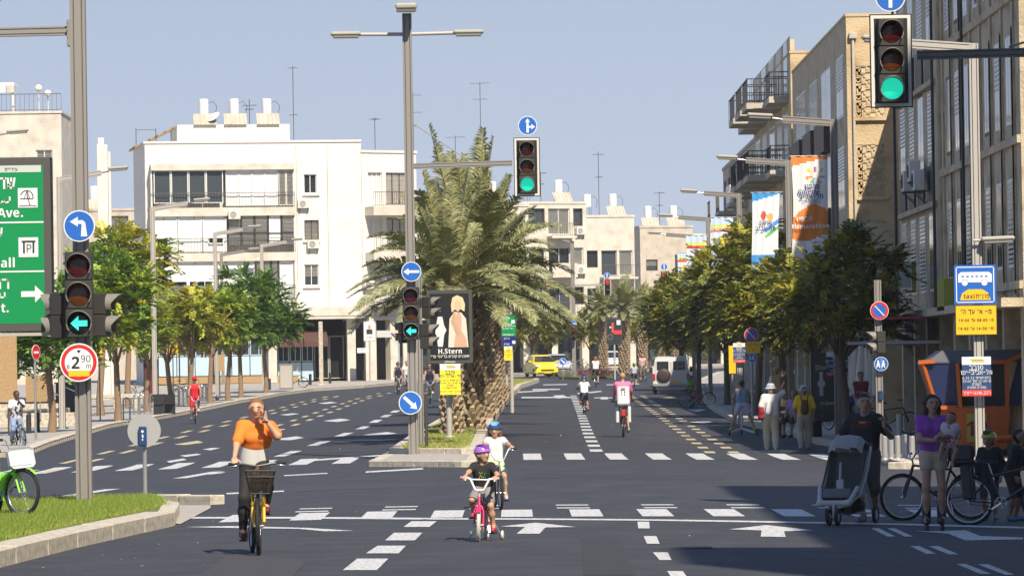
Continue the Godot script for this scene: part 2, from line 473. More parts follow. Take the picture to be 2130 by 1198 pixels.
func kerb(parent: Node, line: Array, top: float, w: float, stone: float, closed := false):
	var pts := line.duplicate()
	if closed: pts.append(pts[0])
	for i in pts.size() - 1:
		var a: Vector2 = pts[i]
		var b: Vector2 = pts[i + 1]
		var m := maxi(1, int(round(a.distance_to(b) / stone)))
		for k in m:
			var p := on(lerpf(a.x, b.x, (k + 0.008) / m), lerpf(a.y, b.y, (k + 0.008) / m))
			var q := on(lerpf(a.x, b.x, (k + 0.992) / m), lerpf(a.y, b.y, (k + 0.992) / m))
			var t := (q - p).normalized()
			var s := t.cross(Vector3.UP).normalized()
			var g := Geo.new()
			var h := top + rnd(-0.006, 0.006)
			g.box((p + q) * 0.5 + Vector3.UP * (h / 2 - 0.04) + s * w / 2 , Vector3(w, h + 0.08, p.distance_to(q)), Basis(s, t.cross(s) * -1.0, -t).orthonormalized(), 0.015)
			part(parent, "kerb_stone", g, S.kerb)
func tuft_mesh(hgt: float, blades: int, spread: float) -> ArrayMesh:
	var g := Geo.new()
	for i in blades:
		var a := rnd(0, TAU)
		var p := Vector3(cos(a), 0, sin(a)) * rnd(0, spread)
		var lean := Vector3(rnd(-1, 1), 0, rnd(-1, 1)) * hgt * 0.5
		var s := Vector3(cos(a + 1), 0, sin(a + 1)) * hgt * 0.09
		var f := rnd(0.65, 1.35)
		g.col = Color(0.20 * f, 0.28 * f, 0.035 * f) if rng.randf() > 0.25 else Color(0.42 * f, 0.35 * f, 0.13 * f)
		var top := p + lean + Vector3.UP * hgt * rnd(0.6, 1.1)
		var mid := p + lean * 0.35 + Vector3.UP * hgt * 0.5
		g.tri(p - s, p + s, mid); g.tri(p + s * 0.8, mid, top)
	return g.mesh()
func grass_on(label: String, poly: Array, up: float, count: int, hgt: float):
	var pp := pv(poly)
	var lo := pp[0]
	var hi := pp[0]
	for p in pp:
		lo = lo.min(p); hi = hi.max(p)
	var mm := MultiMesh.new()
	mm.transform_format = MultiMesh.TRANSFORM_3D
	mm.mesh = tuft_mesh(hgt, 9, hgt * 1.1)
	var ts := []
	var tries := 0
	while ts.size() < count and tries < count * 12:
		tries += 1
		var p := Vector2(rnd(lo.x, hi.x), rnd(lo.y, hi.y))
		if Geometry2D.is_point_in_polygon(p, pp): ts.append(Transform3D(Basis(Vector3.UP, rnd(0, TAU)).scaled(Vector3.ONE * rnd(0.7, 1.3)), on(p.x, p.y, up)))
	mm.instance_count = ts.size()
	for i in ts.size(): mm.set_instance_transform(i, ts[i])
	var o := MultiMeshInstance3D.new()
	o.name = "grass"
	o.multimesh = mm
	o.material_override = vcol(0.8, lin(0.10, 0.14, 0.02))
	add_child(o, true)
	tag(o, label, "grass", "", "stuff")
func build_ground():
	var g := Geo.new()
	for i in 30:
		for j in 60:
			var xs := [-600.0 + i * 40, -560.0 + i * 40]
			var ds := [-40.0 + j * 50, 10.0 + j * 50]
			var q := []
			for k in [[0, 0], [1, 0], [1, 1], [0, 1]]: q.append(on(xs[k[0]], ds[k[1]], -0.35))
			g.quad(q[0], q[1], q[2], q[3])
	structure("ground", g, S.paving)
	g = Geo.new()
	sheet(g, pv([Vector2(-66, -20), Vector2(66, -20), Vector2(66, 640), Vector2(-66, 640)]), 0.0)
	road = structure("road", g, S.asphalt)
	for k in 11:
		bar_mark("crossing_stripe", -3.98 + k * 1.0, 0.45, 67.911, 71.411, S.paint)
	for k in 8:
		for dd in [72.155, 73.689]:
			bar_mark("crossing_dash", -3.06 + k * 1.31 + (0.05 if dd > 75 else 0.0), 0.5, dd - 0.25, dd + 0.25, S.paint)
	var sl := [Vector2(-4.98, 70.73), Vector2(-1.16, 67.43), Vector2(2.16, 66.10), Vector2(5.32, 64.42), Vector2(6.80, 63.21)]
	dashes("stop_line", sl, 40.0, 0.1, 0.6, 0.0, S.paint)
	mark("arrow", [Vector2(0.27, 65.27), Vector2(0.79, 63.39), Vector2(0.39, 63.26), Vector2(0.30, 60.87), Vector2(0.01, 60.93), Vector2(0.12, 63.51), Vector2(-0.20, 63.79)], S.paint)
	mark("arrow", [Vector2(3.34, 64.07), Vector2(3.85, 61.98), Vector2(3.44, 61.60), Vector2(3.34, 59.47), Vector2(3.04, 59.63), Vector2(3.17, 61.95), Vector2(2.77, 62.32)], S.paint)
	mark("arrow", [Vector2(5.13, 61.71), Vector2(5.82, 62.15), Vector2(5.80, 60.00), Vector2(6.29, 59.53), Vector2(6.21, 58.85), Vector2(5.47, 58.44), Vector2(5.48, 60.84)], S.paint)
	mark("arrow", [Vector2(-4.56, 66.24), Vector2(-3.91, 66.09), Vector2(-2.79, 64.44), Vector2(-2.12, 62.87), Vector2(-2.50, 62.91), Vector2(-2.90, 64.13), Vector2(-3.87, 65.25)], S.paint)
	for q in [[Vector2(-1.44, 66.49), Vector2(-1.09, 66.33), Vector2(-1.15, 63.92), Vector2(-1.50, 64.08)], [Vector2(-1.57, 61.84), Vector2(-1.20, 61.68), Vector2(-1.24, 58.91), Vector2(-1.61, 59.07)], [Vector2(-1.65, 57.32), Vector2(-1.31, 57.17), Vector2(-1.34, 54.79), Vector2(-1.72, 54.95)], [Vector2(-1.77, 53.43), Vector2(-1.42, 53.29), Vector2(-1.46, 50.24), Vector2(-1.82, 50.38)],
			[Vector2(1.66, 65.50), Vector2(1.82, 65.49), Vector2(1.75, 62.72), Vector2(1.60, 62.73)], [Vector2(1.59, 59.83), Vector2(1.75, 59.82), Vector2(1.71, 57.18), Vector2(1.56, 57.19)], [Vector2(1.55, 54.48), Vector2(1.72, 54.47), Vector2(1.69, 52.27), Vector2(1.56, 52.28)], [Vector2(1.55, 49.41), Vector2(1.71, 49.40), Vector2(1.70, 47.05), Vector2(1.54, 47.06)],
			[Vector2(4.65, 62.79), Vector2(4.75, 62.80), Vector2(4.72, 59.72), Vector2(4.62, 59.72)], [Vector2(4.86, 62.81), Vector2(4.96, 62.82), Vector2(4.94, 59.74), Vector2(4.84, 59.73)], [Vector2(4.63, 56.46), Vector2(4.75, 56.47), Vector2(4.73, 54.11), Vector2(4.62, 54.11)], [Vector2(4.85, 56.48), Vector2(4.97, 56.49), Vector2(4.97, 53.99), Vector2(4.86, 53.98)],
			[Vector2(4.70, 51.30), Vector2(4.80, 51.31), Vector2(4.82, 48.77), Vector2(4.71, 48.77)], [Vector2(4.92, 51.19), Vector2(5.03, 51.20), Vector2(5.04, 48.56), Vector2(4.94, 48.55)]]:
		mark("lane_dash", q, S.paint)
	for k in 8: bar_mark("crossing_stripe", 0.42 + k * 1.0, 0.43, 110.965, 118.157, S.paint)
	for k in 10: bar_mark("crossing_stripe", -4.0 - k * 1.0, 0.43, 110.376, 117.157, S.paint)
	mark("stop_line", [Vector2(-5.00, 116.15), Vector2(-3.23, 119.49), Vector2(-3.20, 118.21), Vector2(-4.93, 114.57)], S.paint)
	dashes("lane_dash", [Vector2(2.05, 119.95), Vector2(2.19, 141.45), Vector2(2.44, 169.81), Vector2(2.79, 212.68), Vector2(3.06, 247.82)], 2.6, 3.0, 0.32, 0.0, S.paint)
	for off in [-0.3, 0.3]:
		dashes("lane_dash", [Vector2(5.15, 118.60), Vector2(5.30, 139.58), Vector2(5.61, 172.28), Vector2(5.99, 216.74), Vector2(6.32, 248.61)], 1.9, 3.3, 0.26, off, S.yellow_paint)
		dashes("lane_dash", [Vector2(-8.12, 157.79), Vector2(-7.96, 178.08), Vector2(-7.94, 215.41), Vector2(-7.86, 248.26), Vector2(-7.25, 270.34)], 4.0, 6.0, 0.2, off, S.yellow_paint)
		dashes("lane_dash", [Vector2(-11.24, 111.25), Vector2(-11.06, 127.07), Vector2(-10.97, 148.30), Vector2(-10.75, 173.61), Vector2(-10.47, 203.71), Vector2(-10.44, 243.54), Vector2(-9.92, 269.37)], 4.0, 6.0, 0.2, off, S.yellow_paint)
	dashes("lane_dash", [Vector2(-5.92, 120.73), Vector2(-5.52, 135.45), Vector2(-5.00, 159.12), Vector2(-4.82, 200.25), Vector2(-4.44, 223.69)], 6.0, 6.0, 0.3, 0.0, S.paint)
	dashes("lane_dash", [Vector2(-9.20, 85.89), Vector2(-8.11, 87.06), Vector2(-7.70, 91.04), Vector2(-7.15, 96.49), Vector2(-6.47, 105.98)], 6.0, 8.0, 0.3, 0.0, S.paint)
	for q in [[Vector2(-7.30, 143.52), Vector2(-6.69, 147.51), Vector2(-6.34, 144.76), Vector2(-6.60, 141.71)], [Vector2(-7.01, 176.16), Vector2(-6.50, 180.53), Vector2(-6.00, 176.27), Vector2(-6.36, 172.83)], [Vector2(-4.61, 146.44), Vector2(-3.99, 150.11), Vector2(-3.59, 147.25), Vector2(-4.18, 144.36)], [Vector2(-9.64, 197.59), Vector2(-9.27, 200.78), Vector2(-8.85, 198.38), Vector2(-9.18, 194.52)], [Vector2(-9.59, 235.39), Vector2(-9.18, 239.92), Vector2(-8.60, 234.47), Vector2(-9.10, 231.28)]]:
		mark("arrow", q, S.paint)
	mark("arrow", [Vector2(-10.03, 141.30), Vector2(-9.63, 146.02), Vector2(-9.24, 142.63), Vector2(-9.60, 139.95)], S.yellow_paint)
	mark("arrow", [Vector2(6.03, 120.80), Vector2(6.86, 122.55), Vector2(7.22, 121.54), Vector2(6.77, 118.85), Vector2(6.52, 119.84)], S.yellow_paint)
	mark("arrow", [Vector2(7.16, 235.99), Vector2(7.84, 240.41), Vector2(8.07, 236.34), Vector2(7.46, 232.08)], S.yellow_paint)
	for q in [[Vector2(0.39, 239.60), Vector2(2.85, 239.08), Vector2(2.80, 234.93), Vector2(0.38, 234.44)], [Vector2(3.97, 237.12), Vector2(4.92, 237.33), Vector2(4.86, 234.24), Vector2(3.92, 234.04)], [Vector2(2.00, 245.59), Vector2(2.56, 247.80), Vector2(2.69, 236.98), Vector2(2.13, 232.93)], [Vector2(4.34, 239.28), Vector2(4.68, 239.36), Vector2(4.52, 229.22), Vector2(4.15, 229.15)],
			[Vector2(0.20, 263.85), Vector2(1.87, 268.94), Vector2(1.91, 266.13), Vector2(0.25, 260.23)], [Vector2(1.09, 273.83), Vector2(2.65, 274.50), Vector2(2.62, 270.78), Vector2(1.07, 269.09)], [Vector2(3.38, 257.25), Vector2(4.85, 267.29), Vector2(4.84, 263.60), Vector2(3.42, 252.47)], [Vector2(1.81, 293.00), Vector2(3.29, 294.48), Vector2(3.25, 291.10), Vector2(1.79, 289.78)], [Vector2(5.65, 291.65), Vector2(7.73, 295.11), Vector2(7.65, 292.21), Vector2(5.59, 288.69)],
			[Vector2(6.98, 193.47), Vector2(7.68, 196.54), Vector2(7.76, 193.72), Vector2(7.20, 188.09)], [Vector2(6.00, 164.28), Vector2(6.75, 166.41), Vector2(6.79, 163.51), Vector2(6.27, 160.58)]]:
		mark("lane_mark", q, S.paint)
	for q in [[Vector2(-5.13, 85.27), Vector2(-4.13, 85.81), Vector2(-4.09, 84.91), Vector2(-5.06, 84.21)], [Vector2(-4.77, 99.18), Vector2(-3.92, 100.37), Vector2(-3.88, 99.40), Vector2(-4.72, 98.22)], [Vector2(-6.53, 103.61), Vector2(-6.29, 104.70), Vector2(-6.31, 103.26), Vector2(-6.53, 102.17)], [Vector2(-8.63, 132.84), Vector2(-8.46, 134.37), Vector2(-8.20, 133.95), Vector2(-8.29, 131.14)], [Vector2(-8.77, 125.79), Vector2(-8.41, 127.40), Vector2(-8.22, 126.04), Vector2(-8.48, 123.81)], [Vector2(-8.68, 119.62), Vector2(-8.44, 122.22), Vector2(-8.22, 120.43), Vector2(-8.47, 117.92)], [Vector2(-3.13, 100.84), Vector2(-1.97, 103.09), Vector2(-1.94, 101.57), Vector2(-3.09, 99.38)]]:
		mark("lane_mark", q, S.paint)
	var isl := [Vector2(-5.97, 50.00), Vector2(-5.42, 59.41), Vector2(-4.76, 67.04), Vector2(-5.05, 72.21), Vector2(-5.96, 77.24), Vector2(-7.14, 77.52), Vector2(-9.21, 77.32)]
	g = Geo.new()
	sheet(g, pv(isl), 0.17)
	var o := structure("traffic_island_near_lawn", g, S.soil)
	kerb(o, [isl[4], isl[3], isl[2]], 0.19, 0.25, 0.7)
	kerb(o, [isl[2], isl[1], isl[0]], 0.2, 0.42, 2.3)
	grass_on("short sunlit grass on the kerbed island beside the green bicycle", [Vector2(-6.41, 53.72), Vector2(-5.85, 63.38), Vector2(-5.17, 71.15), Vector2(-5.79, 77.05), Vector2(-7.14, 77.52), Vector2(-9.21, 77.32)], 0.16, 9000, 0.09)
	var nose := [Vector2(-4.71, 67.41), Vector2(-4.79, 75.45), Vector2(-4.90, 77.16), Vector2(-6.05, 78.44), Vector2(-7.26, 78.74), Vector2(-6.97, 75.75), Vector2(-4.82, 67.94)]
	g = Geo.new()
	sheet(g, pv(nose), 0.012)
	o = structure("island_nose_paving", g, S.paving)
	kerb(o, [Vector2(-4.93, 77.75), Vector2(-6.10, 79.06), Vector2(-7.26, 78.74)], 0.16, 0.3, 0.8)
	var low := [Vector2(-3.23, 105.97), Vector2(-1.15, 103.46), Vector2(-0.84, 103.77), Vector2(-0.77, 115.62), Vector2(-0.83, 118.11), Vector2(-3.07, 118.83)]
	g = Geo.new()
	sheet(g, pv(low), 0.12)
	o = structure("median_nose_paving", g, S.paving)
	kerb(o, [low[3], low[2], low[1], low[0], low[5]], 0.13, 0.25, 0.8)
	var med := [Vector2(-3.01, 114.86), Vector2(-0.97, 112.83), Vector2(-0.80, 118.60), Vector2(-0.77, 142.27), Vector2(-0.53, 181.78), Vector2(-0.15, 233.78), Vector2(0.46, 277.02), Vector2(1.30, 295.51), Vector2(1.64, 303.95), Vector2(-0.85, 301.75), Vector2(-2.18, 199.75), Vector2(-2.34, 168.25), Vector2(-2.84, 135.13)]
	g = Geo.new()
	sheet(g, pv(med), 0.22)
	o = structure("median_lawn", g, S.soil)
	kerb(o, [med[8], med[7], med[6], med[5], med[4]], 0.25, 0.3, 3.0)
	kerb(o, [med[4], med[3], med[2], med[1], med[0], med[12]], 0.25, 0.3, 0.95)
	kerb(o, [med[12], med[11], med[10], med[9]], 0.25, 0.3, 3.0)
	grass_on("grass with yellow patches around the palm trunks on the median", [med[0] + Vector2(0.3, 0.5), med[1] + Vector2(-0.2, 0.5), med[2] + Vector2(-0.35, 0), med[3] + Vector2(-0.4, 0), med[4] + Vector2(-0.4, 0), med[5] + Vector2(-0.4, 0), med[6] + Vector2(-0.4, 0), med[7], med[9], med[10], med[11] + Vector2(0.35, 0), med[12] + Vector2(0.35, 0)], 0.21, 14000, 0.11)
	var lp := [Vector2(-66, 149), Vector2(-14.33, 131.45), Vector2(-13.49, 132.92), Vector2(-14.08, 145.38), Vector2(-15.01, 177.33), Vector2(-14.49, 201.31), Vector2(-14.34, 221.01), Vector2(-14.25, 250.71), Vector2(-13.49, 273.53), Vector2(-12.01, 286.50), Vector2(-9.21, 294.00), Vector2(-7.87, 301.47), Vector2(-3, 318), Vector2(4, 345), Vector2(14, 380), Vector2(26, 420), Vector2(26, 520), Vector2(-66, 520)]
	g = Geo.new()
	sheet(g, pv(lp), 0.14, 3.0)
	o = structure("pavement_left", g, S.paving)
	kerb(o, lp.slice(1, 9).duplicate(), 0.15, -0.35, 1.0)
	kerb(o, lp.slice(8, 16).duplicate(), 0.15, -0.35, 4.0)
	var rp := [Vector2(66, 99), Vector2(9.19, 103.48), Vector2(8.19, 101.24), Vector2(8.20, 106.40), Vector2(8.63, 123.44), Vector2(8.13, 129.07), Vector2(8.11, 142.28), Vector2(7.49, 160.86), Vector2(7.76, 184.36), Vector2(8.51, 217.62), Vector2(9.6, 240), Vector2(10.6, 290), Vector2(14, 330), Vector2(24, 400), Vector2(44, 500), Vector2(66, 500)]
	g = Geo.new()
	sheet(g, pv(rp), 0.14, 3.0)
	o = structure("pavement_right", g, S.paving)
	kerb(o, rp.slice(1, 10).duplicate(), 0.15, 0.35, 1.0)
	kerb(o, rp.slice(9, 14).duplicate(), 0.15, 0.35, 4.0)
	var newer := surf(41, 0.03, [[0.0, 0.026, 0.027, 0.032], [1.0, 0.038, 0.039, 0.045]], 3.0, 0.85, 0.3, 0.4)
	var older := surf(42, 0.03, [[0.0, 0.034, 0.034, 0.039], [1.0, 0.052, 0.052, 0.056]], 3.0, 0.85, 0.3, 0.4)
	for q in [[[Vector2(0.18, 96.56), Vector2(4.03, 94.11), Vector2(3.96, 90.01), Vector2(0.13, 92.29)], newer], [[Vector2(-4.01, 88.86), Vector2(-1.54, 89.94), Vector2(-1.35, 86.48), Vector2(-3.92, 84.90)], older], [[Vector2(0.81, 59.22), Vector2(1.28, 59.17), Vector2(1.19, 48.40), Vector2(0.68, 48.45)], newer], [[Vector2(-3.33, 56.13), Vector2(-2.32, 53.42), Vector2(-2.27, 47.94), Vector2(-3.26, 48.44)], older], [[Vector2(-0.15, 162.52), Vector2(1.79, 161.98), Vector2(1.44, 125.45), Vector2(-0.51, 126.00)], newer], [[Vector2(4.22, 162.06), Vector2(5.53, 157.71), Vector2(5.01, 128.50), Vector2(3.41, 131.39)], older]]:
		g = Geo.new()
		sheet(g, pv(q[0]), 0.003)
		part(road, "asphalt_patch", g, q[1])
	for q in [Vector2(1.45, 86.25), Vector2(-2.20, 75.27), Vector2(1.94, 55.93), Vector2(-6.47, 126.75), Vector2(0.87, 172.11)]:
		g = Geo.new()
		g.lathe(on(q.x, q.y, 0.0), [Vector2(0.0, 0.012), Vector2(0.24, 0.012), Vector2(0.25, 0.004), Vector2(0.28, 0.004), Vector2(0.29, 0.012), Vector2(0.34, 0.01), Vector2(0.35, 0.0)], 20)
		part(road, "manhole_cover", g, S.groove)
	var cols := [mat(0.55, 0.33, 0.12, 0.9), mat(0.75, 0.73, 0.68, 0.9), mat(0.38, 0.22, 0.10, 0.9)]
	for i in 70:
		var lx := rnd(-5.5, 6)
		var ld := rnd(48, 72) if i < 45 else rnd(90, 160)
		if i < 22:
			ld = rnd(50, 74); lx = -5.0 + (ld - 50) * 0.02 + rnd(-0.4, 0.9)
		g = Geo.new()
		var r := rnd(0.014, 0.035) * (1.0 if ld < 80 else 1.8)
		var a := rnd(0, TAU)
		var p := on(lx, ld, 0.012)
		g.quad(p + Vector3(cos(a), 0, sin(a)) * r, p + Vector3(-sin(a), 0.3, cos(a)) * r * 0.6, p - Vector3(cos(a), 0, sin(a)) * r, p - Vector3(-sin(a), -0.2, cos(a)) * r * 0.6)
		part(road, "litter_scrap", g, cols[i % 3])
func channel(g: Geo, a: Vector3, b: Vector3, w: float, dep: float, front := Vector3(0, 0, 1)):
	var t := (b - a).normalized()
	var s := front.cross(t).normalized()
	if s.length() < 0.1: s = Vector3(1, 0, 0)
	var f := t.cross(s).normalized()
	var n := minf(0.022, w * 0.1)
	var h := w / 2
	var e := dep / 2
	var k := w * 0.22
	prism_along(g, PackedVector2Array([Vector2(-h, -e), Vector2(h, -e), Vector2(h, e), Vector2(k + n, e), Vector2(k + n, e - 0.04), Vector2(k, e - 0.04), Vector2(k, e), Vector2(-k, e), Vector2(-k, e - 0.04), Vector2(-k - n, e - 0.04), Vector2(-k - n, e), Vector2(-h, e)]), a, b, s, f)
func prism_along(g: Geo, poly: PackedVector2Array, a: Vector3, b: Vector3, s: Vector3, f: Vector3):
	g.prism(poly, a.distance_to(b), (a + b) * 0.5, Basis(s, f, s.cross(f)))
var lens_mats := {}
func lens_mat(k: String) -> Material:
	if not lens_mats.size():
		lens_mats = {"red_off": mat(0.05, 0.004, 0.005, 0.18), "amber_off": mat(0.075, 0.022, 0.003, 0.18), "green_off": mat(0.004, 0.012, 0.012, 0.18), "red": glow(1.0, 0.02, 0.012, 0.85), "green": glow(0.01, 0.55, 0.36, 0.75), "arrow": glow(0.06, 0.78, 0.62, 0.85)}
	return lens_mats[k]
func signal_head(label: String, at: Vector3, turn: float, w: float, h: float, lit: String, border := false, count := 3, group := "") -> Node3D:
	var o := thing("traffic_light", label, "traffic light", at, turn, group)
	var g := Geo.new()
	var hw := w if not border else w * 0.62
	var hh := h if not border else h * 0.9
	for k in count: g.box(Vector3(0, (k - (count - 1) * 0.5) * hh / count, -0.02), Vector3(hw, hh / count - 0.006, 0.2), Basis(), 0.014)
	g.box(Vector3(0, 0, -0.06), Vector3(hw * 0.9, hh * 0.97, 0.14))
	part(o, "housing", g, S.housing)
	if border:
		g = Geo.new()
		g.box(Vector3(0, 0, -0.05), Vector3(w, h, 0.02), Basis(), 0.008)
		part(o, "backboard", g, S.black)
		g = Geo.new()
		var bw := w * 0.075
		var x := w / 2 - bw * 0.9
		var y := h / 2 - bw * 0.9
		for sx in [-1, 1]:
			g.box(Vector3(sx * x, 0, -0.035), Vector3(bw, 2 * y + bw, 0.008))
			g.box(Vector3(0, sx * y, -0.0345), Vector3(2 * x - bw, bw, 0.008))
		part(o, "border", g, S.offwhite)
	var names := ["red", "amber", "green"] if count == 3 else ["red", "green"]
	for k in count:
		var nm: String = names[k]
		var cy := ((count - 1) * 0.5 - k) * hh / count
		var r := minf(hw, hh / count) * 0.43
		g = Geo.new()
		g.ball(Vector3(0, cy, 0.078), Vector3(r * 0.97, r * 0.97, 0.035), Basis(), 24, 10)
		var on_ := lit == nm or (nm == "green" and lit == "arrow")
		var m := lens_mat(nm if on_ and lit != "arrow" else nm + "_off")
		var l := part(o, "lens", g, m)
		if on_ and lit == "arrow":
			g = Geo.new()
			poly2(g, [-r * 0.72, 0, -r * 0.05, r * 0.62, -r * 0.05, r * 0.24, r * 0.7, r * 0.24, r * 0.7, -r * 0.24, -r * 0.05, -r * 0.24, -r * 0.05, -r * 0.62], 0.118, Transform3D(Basis(), Vector3(0, cy, 0)))
			part(l, "arrow_light", g, lens_mat("arrow"))
		g = Geo.new()
		var seg := 22
		for i in seg:
			var a0 := deg_to_rad(-35 + 250.0 * i / seg)
			var a1 := deg_to_rad(-35 + 250.0 * (i + 1) / seg)
			var l0 := 0.1 + 0.13 * clampf(sin(a0), 0, 1)
			var l1 := 0.1 + 0.13 * clampf(sin(a1), 0, 1)
			for rr in [r, r * 1.07]:
				g.quad(Vector3(cos(a0) * rr, cy + sin(a0) * rr, 0.07), Vector3(cos(a1) * rr, cy + sin(a1) * rr, 0.07), Vector3(cos(a1) * rr, cy + sin(a1) * rr, 0.07 + l1), Vector3(cos(a0) * rr, cy + sin(a0) * rr, 0.07 + l0))
			g.quad(Vector3(cos(a0) * r, cy + sin(a0) * r, 0.07 + l0), Vector3(cos(a1) * r, cy + sin(a1) * r, 0.07 + l1), Vector3(cos(a1) * r * 1.07, cy + sin(a1) * r * 1.07, 0.07 + l1), Vector3(cos(a0) * r * 1.07, cy + sin(a0) * r * 1.07, 0.07 + l0))
		part(l, "visor", g, mat(0.20, 0.185, 0.16, 0.55))
	return o
func round_sign(label: String, at: Vector3, r: float, kind: String, foot := 0.0, turn := 0.0, group := "") -> Node3D:
	var o := thing("road_sign", label, "road sign", at, turn, group)
	var g := Geo.new()
	var ring := PackedVector2Array()
	for k in 32: ring.append(Vector2.from_angle(TAU * k / 32) * r)
	g.prism(ring, 0.012)
	part(o, "plate", g, S.white if kind != "back" else mat(0.42, 0.42, 0.41, 0.4, 0.3))
	if kind != "back":
		g = Geo.new()
		disc(g, Vector2.ZERO, r * 0.93, 0.009, Transform3D())
		part(o, "face", g, S.sign_blue if kind != "height" and kind != "noentry" else (S.sign_red))
	g = Geo.new()
	var t := Transform3D()
	var m: Material = S.white
	match kind:
		"left":
			poly2(g, [-r * 0.8, 0, -r * 0.3, r * 0.34, -r * 0.24, r * 0.13, r * 0.8, r * 0.13, r * 0.8, -r * 0.13, -r * 0.24, -r * 0.13, -r * 0.3, -r * 0.34], 0.012, t)
		"up":
			poly2(g, [0, r * 0.78, r * 0.3, r * 0.25, r * 0.12, r * 0.3, r * 0.12, -r * 0.75, -r * 0.12, -r * 0.75, -r * 0.12, r * 0.3, -r * 0.3, r * 0.25], 0.012, t)
		"up_right":
			poly2(g, [0, r * 0.78, r * 0.26, r * 0.32, r * 0.1, r * 0.36, r * 0.1, -r * 0.05, r * 0.42, -r * 0.05, r * 0.38, r * 0.16, r * 0.8, -r * 0.14, r * 0.38, -r * 0.42, r * 0.42, -r * 0.24, r * 0.12, -r * 0.24, r * 0.12, -r * 0.75, -r * 0.14, -r * 0.75, -r * 0.1, r * 0.36, -r * 0.26, r * 0.32], 0.012, t)
		"turn_left":
			poly2(g, [-r * 0.6, r * 0.28, -r * 0.08, r * 0.58, -r * 0.1, r * 0.36, r * 0.22, r * 0.36, r * 0.38, r * 0.22, r * 0.5, -r * 0.66, r * 0.1, -r * 0.66, r * 0.16, r * 0.12, -r * 0.1, r * 0.14, -r * 0.08, -r * 0.04], 0.012, t)
		"keep_right":
			t = Transform3D(Basis(Vector3(0, 0, 1), deg_to_rad(-43)), Vector3.ZERO)
			poly2(g, [r * 0.8, 0, r * 0.25, r * 0.36, r * 0.3, r * 0.15, -r * 0.75, r * 0.13, -r * 0.75, -r * 0.13, r * 0.3, -r * 0.15, r * 0.25, -r * 0.36], 0.012, t)
		"people":
			for x in [-0.42, 0.3]:
				disc(g, Vector2(x * r, r * 0.42), r * 0.12, 0.012, t, 10)
				poly2(g, [(x - 0.1) * r, r * 0.28, (x + 0.14) * r, r * 0.28, (x + 0.26) * r, -r * 0.5, (x + 0.1) * r, -r * 0.5, x * r, -r * 0.1, (x - 0.16) * r, -r * 0.5, (x - 0.28) * r, -r * 0.42], 0.012, t)
			for k in 5: rect2(g, -r * 0.03, r * (-0.8 + k * 0.34), r * 0.03, r * (-0.62 + k * 0.34), 0.012, t)
		"no_stop":
			m = S.sign_red
			disc(g, Vector2.ZERO, r * 0.95, 0.012, t, 32, r * 0.7)
			var g2 := Geo.new()
			ribbon(g2, [Vector2(-0.48, 0.52) * r, Vector2(0.48, -0.52) * r], r * 0.1, 0.015, t)
			part(o, "bar", g2, S.white)
		"noentry":
			rect2(g, -r * 0.6, -r * 0.14, r * 0.6, r * 0.14, 0.012, t)
		"height":
			disc(g, Vector2.ZERO, r * 0.74, 0.0105, t)
			var g2 := Geo.new()
			latin(g2, "2", r * 0.66, at3(Vector3(-r * 0.16, -r * 0.02, 0.013)))
			latin(g2, "90", r * 0.36, at3(Vector3(r * 0.34, r * 0.18, 0.013)), false)
			latin(g2, "m", r * 0.26, at3(Vector3(r * 0.5, -r * 0.2, 0.013)), false)
			heb(g2, "מ", r * 0.2, at3(Vector3(-r * 0.56, -r * 0.22, 0.013)))
			poly2(g2, [-r * 0.12, r * 0.64, r * 0.12, r * 0.64, 0, r * 0.47], 0.013, t)
			part(o, "lettering", g2, S.black)
			g2 = Geo.new()
			rect2(g2, -r * 0.54, -r * 0.72, r * 0.54, -r * 0.42, 0.013, t)
			part(o, "sticker", g2, S.sign_yellow)
	if kind != "back": part(o, "symbol", g, m)
	if foot > 0.0:
		g = Geo.new()
		g.tube([Vector3(0, -foot, -0.045), Vector3(0, r * 0.6, -0.045)], 0.036, 10)
		part(o, "post", g, mat(0.34, 0.34, 0.33, 0.45, 0.5))
	return o
func lamp_post(label: String, base: Vector3, h: float, arm: float, m: Material, group := "street lamps on tall grooved posts", rise := 0.12) -> Node3D:
	var o := thing("street_lamp", label, "street lamp", base, 0.0, group)
	var g := Geo.new()
	channel(g, Vector3.ZERO, Vector3(0, h, 0), 0.2, 0.15)
	part(o, "post", g, m)
	g = Geo.new()
	var s := signf(arm)
	channel(g, Vector3(0, h - 0.1, 0.002), Vector3(arm, h - 0.1 + rise, 0.002), 0.2, 0.14)
	part(o, "arm", g, m)
	g = Geo.new()
	g.bar(Vector3(arm, h - 0.1 + rise, 0), Vector3(arm + s * 0.3, h - 0.08 + rise * 1.2, 0), 0.03)
	part(o, "bracket", g, S.chrome)
	lantern(o, Vector3(arm + s * 0.62, h - 0.05 + rise * 1.4, 0), Vector3(s, 0.06, 0))
	return o
func lantern(o: Node3D, c: Vector3, along: Vector3):
	var x := along.normalized()
	var z := x.cross(Vector3.UP).normalized()
	var b := Basis(x, z.cross(x), z)
	var g := Geo.new()
	g.box(c + b.y * 0.03, Vector3(0.72, 0.1, 0.3), b, 0.035)
	var l := part(o, "lantern", g, mat(0.36, 0.34, 0.29, 0.5))
	g = Geo.new()
	g.box(c - b.y * 0.045, Vector3(0.6, 0.05, 0.25), b, 0.01)
	part(l, "diffuser", g, mat(0.22, 0.21, 0.18, 0.3))
